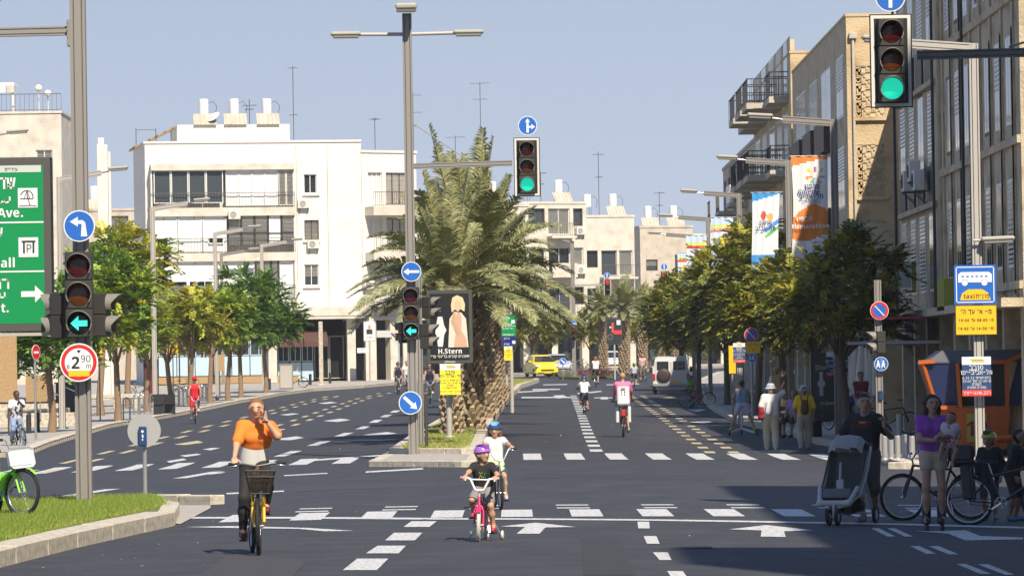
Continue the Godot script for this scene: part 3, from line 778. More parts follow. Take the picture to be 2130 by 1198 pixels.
func board(called: String, label: String, category: String, at: Vector3, w: float, h: float, thick: float, rim: Material, face: Material, rimw := 0.03, turn := 0.0, group := "") -> Node3D:
	var o := thing(called, label, category, at, turn, group)
	var g := Geo.new()
	g.box(Vector3.ZERO, Vector3(w, h, thick), Basis(), minf(0.012, thick * 0.3))
	part(o, "panel", g, rim)
	g = Geo.new()
	rect2(g, -w / 2 + rimw, -h / 2 + rimw, w / 2 - rimw, h / 2 - rimw, thick / 2 + 0.004)
	part(o, "face", g, face)
	return o
func write_on(o: Node3D, lines: Array, z: float, m: Material, called := "lettering"):
	var g := Geo.new()
	for l in lines:
		if l[4]: heb(g, l[0], l[3], at3(Vector3(l[1], l[2], z)))
		else: latin(g, l[0], l[3], at3(Vector3(l[1], l[2], z)))
	part(o, called, g, m)
func patch(o: Node3D, called: String, m: Material, x0, y0, x1, y1, z):
	var g := Geo.new()
	rect2(g, x0, y0, x1, y1, z)
	part(o, called, g, m)
func notice(label: String, at: Vector3, w: float, h: float, blue: bool) -> Node3D:
	var o := board("event_notice", label, "notice", at, w, h, 0.012, S.white, S.white, 0.0)
	patch(o, "field", mat(0.02, 0.055, 0.15, 0.5) if blue else S.paper_yellow, -w / 2, (-h * 0.34 if blue else -h / 2), w / 2, h * 0.3, 0.012)
	if blue: patch(o, "footer", mat(0.62, 0.04, 0.03, 0.5), -w / 2, -h / 2, w / 2, -h * 0.34, 0.012)
	patch(o, "emblem", mat(0.75, 0.42, 0.12, 0.5), -w * 0.16, h * 0.36, w * 0.28, h * 0.42, 0.0125)
	patch(o, "emblem", mat(0.35, 0.62, 0.10, 0.5), -w * 0.22, h * 0.41, w * 0.22, h * 0.445, 0.0125)
	var k := w / 0.42
	write_on(o, [["סובב", 0, h * 0.22, 0.075 * k, true], ["תל-אביב-יפו", 0, h * 0.1, 0.06 * k, true], ["ביום חמישי 4.10.12", 0, -h * 0.035, 0.036 * k, true], ["מ-19:00 ועד 13:00", 0, -h * 0.12, 0.036 * k, true], ["למחרת", 0, -h * 0.2, 0.036 * k, true], ["החניה אסורה", 0, -h * 0.28, 0.036 * k, true]], 0.016, S.white if blue else S.dark)
	if blue: write_on(o, [["רכב חונה ייגרר", 0, -h * 0.42, 0.045 * k, true]], 0.017, S.white)
	else: write_on(o, [["הרכב ייגרר לחניה", 0, -h * 0.4, 0.04 * k, true]], 0.017, mat(0.75, 0.2, 0.02, 0.5), "warning_line")
	return o
func banner(label: String, top: Vector3, w: float, h: float, design: Callable, seed_: float) -> Node3D:
	var o := thing("street_banner", label, "banner", top, 0.0, "event banners hung on the lamp posts")
	var g := Geo.new()
	var nx := 26
	var ny := 56
	var at := func(i, j):
		var u := float(i) / nx
		var q := float(j) / ny
		var z := sin(u * 21 + seed_ + q * 3.0) * 0.018 * (1.0 - 0.5 * q) + sin(u * 5 + q * 4 + seed_) * 0.05 * q
		var pinch := 1.0 - 0.06 * sin(q * PI)
		return Vector3((u - 0.5) * w * pinch + 0.03 * sin(q * 3 + seed_) , -q * h, z)
	for i in nx:
		for j in ny:
			g.col = design.call((i + 0.5) / nx, (j + 0.5) / ny)
			g.quad(at.call(i, j), at.call(i + 1, j), at.call(i + 1, j + 1), at.call(i, j + 1))
	part(o, "cloth", g, vcol(0.75, lin(0.25, 0.25, 0.25)))
	for y in [0.0, -h]:
		g = Geo.new()
		g.bar(Vector3(-w / 2 - 0.02, y, 0), Vector3(w / 2 + 0.12, y, 0), 0.014)
		part(o, "rod", g, S.chrome)
	return o
func gillette(u: float, q: float) -> Color:
	var orange := Color(0.72, 0.235, 0.05)
	var white := Color(0.74, 0.73, 0.72)
	if q < 0.03 + 0.09 * maxf(0.0, 0.8 - u): return orange
	if q > 0.6 - 0.13 * sin(u * 2.6) and q < 0.80 + 0.03 * sin(u * 5): return orange
	var e := Vector2((u - 0.66) / 0.28, (q - 0.19) / 0.09)
	var ang := fmod(e.angle() * 7 / TAU + 14, 1.0)
	if e.length() > 0.35 and e.length() < 1.0 and ang < 0.4:
		return [Color(0.7, 0.3, 0.05), Color(0.6, 0.05, 0.1), Color(0.15, 0.35, 0.7), Color(0.3, 0.5, 0.1), Color(0.75, 0.6, 0.05)][int(e.angle() * 3 + 12) % 5]
	return white
func blue_marathon(u: float, q: float) -> Color:
	if q < 0.12 - 0.10 * u: return Color(0.05, 0.32, 0.68)
	if q > 0.8: return Color(0.06, 0.3, 0.7)
	if Vector2((u - 0.42) / 0.1, (q - 0.3) / 0.06).length() < 1: return Color(0.62, 0.1, 0.06)
	if Vector2((u - 0.66) / 0.12, (q - 0.32) / 0.05).length() < 1: return Color(0.75, 0.45, 0.12)
	if absf(q - 0.62 + u * 0.25) < 0.03 and u > 0.5: return Color(0.1, 0.28, 0.7)
	if absf(q - 0.70 + u * 0.25) < 0.025 and u > 0.5: return Color(0.15, 0.5, 0.15)
	return Color(0.74, 0.75, 0.77)
func bicycle_event(u: float, q: float) -> Color:
	if q > 0.19 and q < 0.25: return Color(0.68, 0.05, 0.06)
	if q > 0.13 and q <= 0.19: return Color(0.5, 0.72, 0.25).lerp(Color(0.8, 0.7, 0.2), u)
	if q <= 0.13: return Color(0.55, 0.68, 0.82)
	if Vector2((u - 0.07) / 0.06, (q - 0.06) / 0.03).length() < 1: return Color(0.6, 0.1, 0.12)
	for w in [[0.2, 0.55], [0.78, 0.62], [0.34, 0.63]]:
		var e := Vector2((u - w[0]) / 0.15, (q - w[1]) / 0.07).length()
		if e < 1.0 and e > 0.75: return Color(0.05, 0.08, 0.25)
	if Vector2((u - 0.62) / 0.17, (q - 0.42) / 0.11).length() < 1: return Color(0.80, 0.62, 0.05)
	if Vector2((u - 0.66) / 0.1, (q - 0.53) / 0.06).length() < 1: return Color(0.65, 0.2, 0.05)
	if Vector2((u - 0.3) / 0.1, (q - 0.45) / 0.05).length() < 1: return Color(0.2, 0.4, 0.75)
	if q > 0.76 and q < 0.9 and fmod(q * 34, 1.0) < 0.5 and fmod(u * 11 + q * 7, 1.0) < 0.7 and u > 0.15 and u < 0.85: return Color(0.35, 0.4, 0.5)
	return Color(0.66, 0.71, 0.80)
func build_street():
	var o := thing("signal_mast", "tall grooved grey mast standing on the near grass island", "mast", Vector3(-6.70, 0.063, -74.70))
	var g := Geo.new()
	channel(g, Vector3.ZERO, Vector3(0, 9.2, 0), 0.24, 0.2)
	part(o, "post", g, S.steel)
	g = Geo.new()
	channel(g, Vector3(-0.15, 7.397, 0), Vector3(-2.5, 7.397 - 0.02, 0), 0.14, 0.12)
	part(o, "arm", g, S.steel)
	g = Geo.new()
	g.box(Vector3(-0.14, 7.359, 0), Vector3(0.05, 0.42, 0.2), Basis(), 0.008)
	for k in 4: g.bar(Vector3(-0.16, 7.359 - 0.17 + k * 0.11, 0.11), Vector3(-0.16, 7.359 - 0.17 + k * 0.11, 0.13), 0.015)
	part(o, "flange", g, S.steel)
	g = Geo.new()
	g.bar(Vector3(-0.12, 8.041 + 0.55, 0), Vector3(-1.6, 7.791 - 0.15, 0), 0.016)
	part(o, "stay_rod", g, S.steel)
	round_sign("blue round sign with a white left-turn arrow above the near signal", Vector3(-6.70, 4.410, -74.45), 0.245, "turn_left")
	signal_head("near traffic light with a lit green left arrow on the island mast", Vector3(-6.71, 3.344, -74.40), 0.0, 0.43, 1.33, "arrow")
	signal_head("two-lamp signal seen side-on to the right of the island mast", Vector3(-6.38, 3.030, -74.75), PI * 0.44, 0.4, 0.68, "none", false, 2)
	signal_head("black signal head seen from its dark side left of the island mast", Vector3(-7.06, 3.026, -74.80), -PI * 0.6, 0.4, 0.72, "none", false, 2)
	round_sign("red-rimmed 2.90 m height limit sign on the island mast", Vector3(-6.73, 2.295, -74.40), 0.298, "height")
	o = round_sign("back of a round grey sign on a thin post at the island nose", Vector3(-6.09, 1.171, -79.00), 0.275, "back", 1.217 - 0.04)
	g = Geo.new()
	g.box(Vector3(-0.02, -0.09, 0.05), Vector3(0.13, 0.32, 0.09), Basis(), 0.015)
	var bx := part(o, "button_box", g, mat(0.012, 0.05, 0.16, 0.4))
	g = Geo.new()
	disc(g, Vector2(-0.02, -0.01), 0.022, 0.097, Transform3D(), 10)
	poly2(g, [-0.03, -0.06, -0.01, -0.06, -0.002, -0.11, -0.03, -0.11], 0.097, Transform3D())
	rect2(g, -0.03, -0.16, -0.012, -0.13, 0.097)
	part(bx, "symbol", g, S.white)
	o = board("direction_sign", "large green illuminated direction sign with Hebrew, Arabic and English street names", "direction sign", Vector3(-8.22, 4.176, -76.00), 1.92, 2.76, 0.28, mat(0.075, 0.07, 0.06, 0.5), S.sign_green, 0.13)
	var z := 0.15
	patch(o, "header", mat(0.5, 0.55, 0.5, 0.4), -0.83, 1.14, 0.80, 1.25, z)
	for y in [4.518 - 4.168, 3.742 - 4.168]: patch(o, "divider", S.white, -0.83, y - 0.012, 0.83, y + 0.012, z)
	write_on(o, [["עיריית", 0.33, 1.185, 0.055, true]], z + 0.002, S.dark, "header_lettering")
	write_on(o, [["שד", 0.26, 0.97, 0.19, true], ["Ave.", 0.31, 0.5, 0.15, false], ["ע", 0.13, 0.19, 0.17, true], ["all", 0.26, -0.29, 0.15, false], ["רח", 0.16, -0.62, 0.17, true], ["t.", 0.2, -1.0, 0.15, false]], z + 0.002, S.white)
	g = Geo.new()
	ribbon(g, [Vector2(0.3, 0.75), Vector2(0.3, 0.68), Vector2(0.22, 0.66), Vector2(0.2, 0.7), Vector2(0.16, 0.66), Vector2(0.1, 0.66), Vector2(0.1, 0.76)], 0.025, z + 0.002, Transform3D())
	ribbon(g, [Vector2(0.03, 0.66), Vector2(-0.04, 0.7), Vector2(0.0, 0.74), Vector2(0.03, 0.66)], 0.025, z + 0.002, Transform3D())
	ribbon(g, [Vector2(0.2, -0.76), Vector2(0.2, -0.83), Vector2(0.12, -0.83), Vector2(0.12, -0.77)], 0.025, z + 0.002, Transform3D())
	poly2(g, [0.46, -0.74, 0.68, -0.74, 0.68, -0.65, 0.82, -0.785, 0.68, -0.92, 0.68, -0.83, 0.46, -0.83], z + 0.002, Transform3D())
	part(o, "arrow_and_script", g, S.white)
	for yy in [0.735, -0.045]:
		patch(o, "pictogram_plate", S.white, 0.43, yy - 0.155, 0.74, yy + 0.155, z + 0.002)
	g = Geo.new()
	for k in 9:
		var a0 := PI * k / 9 - 0.3
		var a1 := PI * (k + 1) / 9 - 0.3
		ribbon(g, [Vector2(0.57 + cos(a0) * 0.1, 0.75 + sin(a0) * 0.1), Vector2(0.57 + cos(a1) * 0.1, 0.75 + sin(a1) * 0.1)], 0.014, z + 0.005, Transform3D())
	ribbon(g, [Vector2(0.47, 0.72), Vector2(0.66, 0.72)], 0.014, z + 0.005, Transform3D())
	for x in [0.53, 0.58, 0.62]: ribbon(g, [Vector2(0.575, 0.85), Vector2(x, 0.72)], 0.01, z + 0.005, Transform3D())
	ribbon(g, [Vector2(0.575, 0.78), Vector2(0.62, 0.62)], 0.012, z + 0.005, Transform3D())
	ribbon(g, [Vector2(0.45, 0.61), Vector2(0.52, 0.605), Vector2(0.6, 0.615), Vector2(0.72, 0.605)], 0.012, z + 0.005, Transform3D())
	rect2(g, 0.48, 0.03, 0.70, 0.06, z + 0.005); rect2(g, 0.5, -0.14, 0.53, 0.03, z + 0.005); rect2(g, 0.65, -0.14, 0.68, 0.03, z + 0.005)
	latin(g, "P", 0.13, at3(Vector3(0.59, -0.07, z + 0.005)), false)
	part(o, "pictogram", g, S.dark)
	write_on(o, [["UX", 0.05, -1.31, 0.05, false]], 0.146, S.white, "maker_mark")
	g = Geo.new()
	g.box(Vector3(0, -1.42, 0.02), Vector3(1.8, 0.05, 0.2))
	part(o, "bottom_rail", g, S.pale_steel)
	g = Geo.new()
	g.beam(Vector3(-0.75, -1.4, -0.05), Vector3(-0.75, -4.260 + 0.1, -0.05), 0.16, 0.16)
	part(o, "post", g, S.steel)
	var md := 114.0
	o = thing("lamp_mast", "tall median mast with three lanterns and a signal arm", "mast", Vector3(-2.40, 0.023, -114.00))
	g = Geo.new()
	var mh: float = 10.556
	channel(g, Vector3.ZERO, Vector3(0, mh, 0), 0.22, 0.18)
	part(o, "post", g, S.steel)
	var ly: float = 10.064
	for s in [-1.0, 1.0]:
		g = Geo.new()
		g.bar(Vector3(s * 0.1, ly, 0), Vector3(s * 1.25, ly + 0.015, 0), 0.045, 10)
		part(o, "arm", g, S.pale_steel)
		lantern(o, Vector3(s * 1.46, ly, 0), Vector3(s, 0.0, 0))
	g = Geo.new()
	g.box(Vector3(0, mh + 0.16, 0.35), Vector3(0.52, 0.14, 0.8), Basis(Vector3(1, 0, 0), 0.1), 0.04)
	var lt := part(o, "lantern", g, mat(0.36, 0.34, 0.29, 0.5))
	g = Geo.new()
	g.box(Vector3(0, mh + 0.06, 0.36), Vector3(0.46, 0.1, 0.7), Basis(Vector3(1, 0, 0), 0.1), 0.02)
	part(lt, "diffuser", g, mat(0.16, 0.15, 0.12, 0.3))
	g = Geo.new()
	var ay: float = 6.922
	channel(g, Vector3(0.1, ay, 0), Vector3(2.45, ay + 0.04, 0), 0.13, 0.1)
	part(o, "signal_arm", g, S.steel)
	g = Geo.new()
	g.bar(Vector3(0.1, 7.949, 0), Vector3(1.45, ay + 0.1, 0), 0.014)
	part(o, "stay_rod", g, S.steel)
	signal_head("green-lit overhead traffic light with white border on the median mast arm", Vector3(0.40, 6.880, -113.80), 0.0, 0.62, 1.4, "green", true)
	round_sign("blue sign with straight-or-right arrows above the overhead signal", Vector3(0.43, 7.863, -113.85), 0.225, "up_right")
	round_sign("blue sign with a left-pointing arrow on the median mast", Vector3(-2.38, 4.439, -113.70), 0.235, "left")
	signal_head("traffic light with lit green left arrow on the median mast", Vector3(-2.40, 3.450, -113.70), 0.0, 0.4, 1.25, "arrow")
	round_sign("blue keep-right sign low on the median mast", Vector3(-2.45, 1.336, -113.70), 0.275, "keep_right")
	signal_head("amber signal with a deep hood side-on beside the median mast", Vector3(-1.97, 3.586, -114.20), PI * 0.38, 0.36, 0.52, "none", false, 2)
	signal_head("lower dark two-lamp signal facing across beside the median mast", Vector3(-2.04, 2.903, -114.30), PI * 0.42, 0.36, 0.6, "none", false, 2)
	signal_head("small two-lamp signal pointing away left of the median mast", Vector3(-2.61, 3.003, -114.30), -PI * 0.42, 0.34, 0.5, "none", false, 2)
	o = thing("signal_post", "square grey post right behind the median mast", "post", Vector3(-2.27, 0.235, -117.00))
	g = Geo.new()
	channel(g, Vector3.ZERO, Vector3(0, 4.201, 0), 0.14, 0.14)
	part(o, "post", g, S.steel)
	g = Geo.new()
	g.box(Vector3(0, 4.224, 0), Vector3(0.18, 0.04, 0.18), Basis(), 0.01)
	part(o, "cap", g, S.steel)
	o = thing("marker_post", "short dark square marker post at the median nose", "post", Vector3(-2.10, 0.080, -115.00))
	g = Geo.new()
	channel(g, Vector3.ZERO, Vector3(0, 1.460, 0), 0.08, 0.08)
	part(o, "post", g, S.groove)
	g = Geo.new()
	g.box(Vector3(0, 1.472, 0), Vector3(0.09, 0.02, 0.09))
	part(o, "cap", g, S.steel)
	o = board("advertising_panel", "dark advertising panel with a blonde model and a watch under the palms", "advertising panel", Vector3(-1.60, 3.194, -122.00), 1.17, 1.87, 0.2, mat(0.055, 0.06, 0.045, 0.5), mat(0.02, 0.02, 0.02, 0.2), 0.09)
	z = 0.106
	var fp := func(called, m, pts):
		var gg := Geo.new()
		poly2(gg, pts, 0.106 + o.get_child_count() * 0.002, Transform3D())
		part(o, called, gg, m)
	fp.call("print_jacket", mat(0.62, 0.57, 0.47, 0.5), [-0.04, -0.52, 0.0, 0.2, 0.12, 0.38, 0.3, 0.36, 0.42, 0.2, 0.47, -0.52])
	fp.call("print_skin", mat(0.55, 0.34, 0.22, 0.5), [0.1, -0.52, 0.16, -0.1, 0.14, 0.25, 0.2, 0.36, 0.27, 0.36, 0.31, 0.2, 0.3, -0.1, 0.42, -0.3, 0.44, -0.52])
	fp.call("print_hair", mat(0.66, 0.52, 0.28, 0.6), [0.06, 0.36, 0.04, 0.55, 0.08, 0.74, 0.2, 0.8, 0.34, 0.74, 0.4, 0.56, 0.38, 0.38, 0.3, 0.44, 0.14, 0.44])
	fp.call("print_face", mat(0.62, 0.42, 0.29, 0.5), [0.14, 0.44, 0.13, 0.62, 0.22, 0.68, 0.3, 0.62, 0.29, 0.46, 0.22, 0.38])
	fp.call("print_arm", mat(0.50, 0.31, 0.19, 0.5), [0.04, 0.14, 0.1, 0.36, 0.16, 0.36, 0.14, 0.12, 0.28, -0.16, 0.26, -0.26, 0.14, -0.14])
	fp.call("print_watch", mat(0.6, 0.62, 0.62, 0.4), [-0.3, -0.5, -0.34, -0.2, -0.42, -0.08, -0.34, 0.04, -0.3, 0.26, -0.18, 0.26, -0.14, 0.04, -0.08, -0.08, -0.14, -0.2, -0.18, -0.5])
	write_on(o, [["H.Stern", 0.0, -0.62, 0.13, false], ["VIII", -0.28, 0.42, 0.05, false]], 0.125, S.white)
	write_on(o, [["שעונים קונים בדיוטי פרי", 0.0, -0.75, 0.068, true]], 0.125, S.white, "caption")
	write_on(o, [["JCDecaux", 0.0, -0.885, 0.045, false]], 0.103, S.white, "maker_mark")
	o = thing("panel_post", "round grey post carrying the yellow notice on the median", "post", Vector3(-1.66, 0.387, -123.00))
	g = Geo.new()
	g.tube([Vector3.ZERO, Vector3(0, 2.294, 0)], 0.075, 14)
	part(o, "post", g, S.pale_steel)
	g = Geo.new()
	g.lathe(Vector3.ZERO, [Vector2(0.13, 0.0), Vector2(0.13, 0.02), Vector2(0.08, 0.03)], 14)
	part(o, "foot", g, S.pale_steel)
	notice("yellow event notice hung below the advertising panel", Vector3(-1.60, 1.865, -121.60), 0.52, 0.78, false)
	o = board("direction_sign", "small green and blue direction sign beside the palm trunks", "direction sign", Vector3(-0.14, 3.483, -172.00), 0.56, 1.16, 0.16, mat(0.05, 0.05, 0.05, 0.5), S.sign_green, 0.03)
	patch(o, "lower_field", mat(0.012, 0.02, 0.16, 0.4), -0.25, -0.54, 0.25, -0.2, 0.088)
	patch(o, "divider", S.white, -0.25, 0.16, 0.25, 0.175, 0.089)
	patch(o, "pictogram", S.white, 0.1, 0.26, 0.22, 0.38, 0.089)
	patch(o, "pictogram", S.white, 0.12, -0.47, 0.23, -0.36, 0.09)
	write_on(o, [["עירייה", -0.08, 0.44, 0.07, true], ["City Hall", -0.04, 0.23, 0.06, false], ["רח' אלנבי", -0.04, 0.08, 0.07, true], ["Allenby St.", -0.02, -0.14, 0.06, false], ["איילון", -0.08, -0.28, 0.06, true], ["& Pay", -0.08, -0.47, 0.055, false]], 0.091, S.white)
	g = Geo.new()
	g.tube([Vector3(0.08, -0.55, -0.1), Vector3(0.08, -3.138 + 0.2, -0.1)], 0.07, 10)
	g.tube([Vector3(0.08, 0.5, -0.1), Vector3(0.08, 1.3, -0.1)], 0.07, 10)
	part(o, "post", g, S.pale_steel)
	notice("yellow event notice on a post by the small direction sign", Vector3(-0.17, 2.674, -171.50), 0.3, 0.5, false)
	o = thing("notice_post", "thin post under the far yellow notice", "post", Vector3(-0.24, 1.559, -172.00))
	g = Geo.new()
	g.tube([Vector3.ZERO, Vector3(0, 1.15, 0)], 0.05, 10)
	part(o, "post", g, S.pale_steel)
	o = thing("signal_mast", "grey mast with a signal arm by the far junction", "mast", Vector3(4.04, 1.563, -318.00))
	g = Geo.new()
	channel(g, Vector3.ZERO, Vector3(0, 8.989, 0), 0.25, 0.2)
	part(o, "post", g, S.steel)
	g = Geo.new()
	channel(g, Vector3(0, 6.062, 0), Vector3(2.0, 6.062, 0), 0.13, 0.12)
	part(o, "arm", g, S.pale_steel)
	g = Geo.new()
	g.beam(Vector3(0.1, 8.894, 0), Vector3(-0.6, 9.053, 0), 0.2, 0.1)
	part(o, "lantern", g, S.steel)
	signal_head("red-lit overhead signal on the far junction mast arm", Vector3(6.32, 7.465, -317.50), 0.0, 0.5, 1.15, "red", true)
	round_sign("small blue straight-ahead sign over the far overhead signal", Vector3(6.30, 8.228, -317.50), 0.2, "up")
	signal_head("red-lit overhead signal half hidden by the tree crown", Vector3(9.52, 7.562, -300.00), 0.0, 0.52, 1.1, "red", true)
	round_sign("small blue straight-ahead sign above the tree-hidden signal", Vector3(9.53, 8.373, -300.00), 0.21, "up")
	o = thing("signal_mast", "thin signal arm reaching out of the tree crowns", "mast", Vector3(9.77, 7.444, -300.30))
	g = Geo.new()
	channel(g, Vector3(0.2, 0, 0), Vector3(2.6, 0.02, 0), 0.13, 0.12)
	part(o, "arm", g, S.pale_steel)
	g = Geo.new()
	channel(g, Vector3(2.5, 0.2, -0.1), Vector3(2.5, -6.277, -0.1), 0.18, 0.16)
	part(o, "post", g, S.steel)
	signal_head("red-lit signal low on the far junction mast", Vector3(4.02, 4.453, -317.50), 0.0, 0.36, 1.02, "red")
	round_sign("blue left arrow sign above the low far signal", Vector3(4.04, 5.087, -317.50), 0.2, "left")
	round_sign("blue keep-right sign on a short post near the yellow taxi", Vector3(3.26, 2.587, -315.00), 0.24, "keep_right", 1.174)
	o = board("advertising_panel", "far black advertising panel with red print between palm trunks", "advertising panel", Vector3(6.45, 4.440, -305.00), 1.0, 1.66, 0.2, mat(0.06, 0.06, 0.05, 0.5), mat(0.03, 0.035, 0.035, 0.3), 0.05)
	patch(o, "print_band", mat(0.6, 0.03, 0.04, 0.5), -0.02, -0.2, 0.46, 0.06, 0.105)
	patch(o, "print_tag", S.white, 0.16, 0.4, 0.4, 0.7, 0.105)
	patch(o, "print_figure", mat(0.5, 0.08, 0.06, 0.5), -0.16, -0.1, -0.02, 0.55, 0.1055)
	patch(o, "print_figure", mat(0.6, 0.58, 0.55, 0.5), -0.3, 0.2, -0.18, 0.3, 0.105)
	g = Geo.new()
	disc(g, Vector2(-0.26, -0.36), 0.16, 0.105, Transform3D(), 20, 0.145)
	part(o, "print_ring", g, S.pale_steel)
	g = Geo.new()
	g.tube([Vector3(0, -0.8, 0), Vector3(0, -3.177 + 0.1, 0)], 0.06, 8)
	part(o, "post", g, S.pale_steel)
	var rl := [[2026,90,103,"near right lamp post with the taxi-stop sign and white shaft"], [1735,248,133,"lamp post carrying the orange and white banner"], [1640,333,161,"lamp post carrying the blue-topped banner"], [1538,402,196,"lamp post carrying the short banner with a red strip"], [1473,452,231,"lamp post carrying the cyclist banner over the trees"], [1440,488,262,"farthest lamp post over the right trees"]]
	var bases := [Vector3(9.99, 8.924, -103.00), Vector3(8.99, 8.877, -133.00), Vector3(9.33, 8.964, -161.00), Vector3(9.33, 9.140, -196.00), Vector3(9.48, 9.270, -231.00), Vector3(9.87, 9.307, -262.00)]
	for i in 6:
		var p: Vector3 = bases[i]
		var gy := gh(p.x, -p.z) + 0.14
		lamp_post(rl[i][3], Vector3(p.x, gy, p.z), p.y - gy, -1.42, S.pale_steel if i == 0 else S.steel)
	var ll := ["lamp post behind the height limit sign with arm over the road", "lamp post in front of the white building's corner", "lamp post between the jacarandas before the blue shopfront", "lamp post at the last jacaranda before the white building", "dark lamp post standing behind the row of jacarandas"]
	var lb := [Vector3(-16.09, 9.201, -171.00), Vector3(-15.31, 9.284, -205.00), Vector3(-15.87, 9.699, -257.00), Vector3(-14.94, 9.827, -287.00), Vector3(-18.87, 9.951, -312.00)]
	for i in 5:
		var p: Vector3 = lb[i]
		var gy := gh(p.x, -p.z) + 0.14
		lamp_post(ll[i], Vector3(p.x, gy, p.z), p.y - gy, 1.5, S.pale_steel if i != 4 else S.steel, "street lamps on tall grooved posts", 0.22)
	o = lamp_post("lamp post at the picture's left edge with only its lantern in view", Vector3(-17.933, gh(-18, 160) + 0.14, -160), 10.127 - 0.1, 0.9, S.pale_steel)
	o = banner("tall orange and white marathon banner on the nearest bannered lamp post", Vector3(8.27, 7.867, -132.80), 1.02, 2.86, gillette, 0.4)
	write_on(o, [["מרתון", 0.08, -0.86, 0.13, true], ["תל-אביב", 0.05, -1.13, 0.13, true]], 0.05, mat(0.03, 0.04, 0.16, 0.6))
	g = Geo.new()
	latin(g, "Gillette", 0.13, Transform3D(Basis(Vector3(1, 0, 0), Vector3(0.2, 1, 0), Vector3(0, 0, 1)), Vector3(-0.02, -1.0, 0.052)))
	latin(g, "15.3.2013", 0.09, at3(Vector3(0.05, -1.27, 0.052)), false)
	part(o, "sponsor_lettering", g, mat(0.03, 0.04, 0.2, 0.6))
	write_on(o, [["עכשיו", -0.15, -1.75, 0.14, true], ["tlvmarathon", 0.02, -1.95, 0.13, false]], 0.075, S.white, "web_lettering")
	o = banner("white marathon banner with a blue top on the second bannered post", Vector3(8.53, 7.889, -160.80), 0.93, 2.6, blue_marathon, 2.0)
	write_on(o, [["מרתון", 0, -1.02, 0.13, true], ["תל-אביב", 0, -1.22, 0.13, true]], 0.06, mat(0.03, 0.04, 0.16, 0.6))
	o = banner("short banner with a red strip on the third bannered post", Vector3(8.62, 8.164, -195.80), 0.92, 2.3, bicycle_event, 3.3)
	write_on(o, [["Tel Bicycle Town", 0, -0.5, 0.1, false]], 0.05, S.white)
	banner("pale banner showing a yellow cyclist on the fourth bannered post", Vector3(8.88, 8.396, -230.80), 1.0, 2.5, bicycle_event, 1.1)
	banner("slim banner half hidden behind the cyclist banner", Vector3(9.33, 8.319, -262.00), 0.55, 2.0, bicycle_event, 5.1)
	banner("pale cyclist banner hanging in front of the far balconies", Vector3(2.12, 8.309, -330.00), 0.8, 2.5, bicycle_event, 0.2)
	banner("pale banner edge left of the first far palm trunk", Vector3(6.36, 7.444, -360.00), 0.5, 1.5, bicycle_event, 2.2)
	banner("pale banner right of the far palm trunks", Vector3(10.25, 7.491, -360.00), 0.5, 1.6, bicycle_event, 4.2)
	signal_head("large green-lit overhead signal with white border at the top right", Vector3(5.59, 6.495, -70.00), 0.0, 0.62, 1.37, "green", true)
	round_sign("blue straight-ahead sign cut by the picture's top edge", Vector3(5.59, 7.435, -70.00), 0.225, "up")
	o = thing("signal_mast", "dark signal arm reaching in from the right edge", "mast", Vector3(8.73, 6.500, -70.20))
	g = Geo.new()
	var dy: float = 6.580 - 6.500
	channel(g, Vector3(-2.75, dy, 0), Vector3(0.1, dy + 0.03, 0), 0.13, 0.12)
	part(o, "arm", g, mat(0.16, 0.155, 0.15, 0.5, 0.2))
	g = Geo.new()
	g.bar(Vector3(-1.4, dy + 0.1, 0), Vector3(0, dy + 0.5, 0), 0.018)
	part(o, "stay_rod", g, S.steel)
	g = Geo.new()
	channel(g, Vector3(0.1, 1.2, 0), Vector3(0.1, -6.654 + 0.0, 0), 0.24, 0.2)
	part(o, "post", g, S.steel)
	o = board("taxi_stop_sign", "blue and white bus and taxi stop sign on the white lamp post", "road sign", Vector3(9.92, 3.745, -102.80), 0.9, 0.84, 0.02, S.sign_blue, S.sign_blue, 0.0)
	g = Geo.new()
	var w := 0.41
	var h := 0.385
	for q in [[-w, -h, w, -h + 0.02], [-w, h - 0.02, w, h], [-w, -h, -w + 0.02, h], [w - 0.02, -h, w, h]]: rect2(g, q[0], q[1], q[2], q[3], 0.017)
	poly2(g, [-0.36, 0.05, -0.36, 0.22, -0.3, 0.27, 0.3, 0.27, 0.36, 0.22, 0.36, 0.05], 0.017, Transform3D())
	disc(g, Vector2(-0.22, 0.04), 0.065, 0.019, Transform3D(), 14)
	disc(g, Vector2(0.2, 0.04), 0.065, 0.019, Transform3D(), 14)
	part(o, "bus_symbol", g, S.white)
	for k in 6: patch(o, "bus_window", S.sign_blue, -0.29 + k * 0.1, 0.16, -0.23 + k * 0.1, 0.19, 0.019)
	for x in [-0.22, 0.2]:
		g = Geo.new()
		disc(g, Vector2(x, 0.04), 0.075, 0.018, Transform3D(), 14, 0.066)
		part(o, "wheel_arch", g, S.sign_blue)
	g = Geo.new()
	poly2(g, [-0.33, -0.33, -0.28, -0.18, -0.15, -0.1, 0.15, -0.1, 0.28, -0.18, 0.33, -0.33], 0.017, Transform3D())
	part(o, "taxi_symbol", g, S.sign_yellow)
	write_on(o, [["taxi", -0.13, -0.25, 0.1, false], ["מונית", 0.16, -0.25, 0.09, true]], 0.02, S.dark)
	o = board("hours_plate", "yellow plate with Hebrew stopping hours under the taxi sign", "road sign", Vector3(9.93, 2.984, -102.80), 0.89, 0.64, 0.02, mat(0.12, 0.09, 0.01, 0.5), S.sign_yellow, 0.015)
	write_on(o, [["מ- א' עד ה'", 0, 0.18, 0.1, true], ["מ- 08:00 עד 10:00", 0, 0.0, 0.066, true], ["ומ- 14:00 עד 19:00", 0, -0.18, 0.066, true]], 0.018, S.dark)
	notice("blue event notice on the white taxi-stop lamp post", Vector3(9.91, 1.781, -102.70), 0.62, 0.84, true)
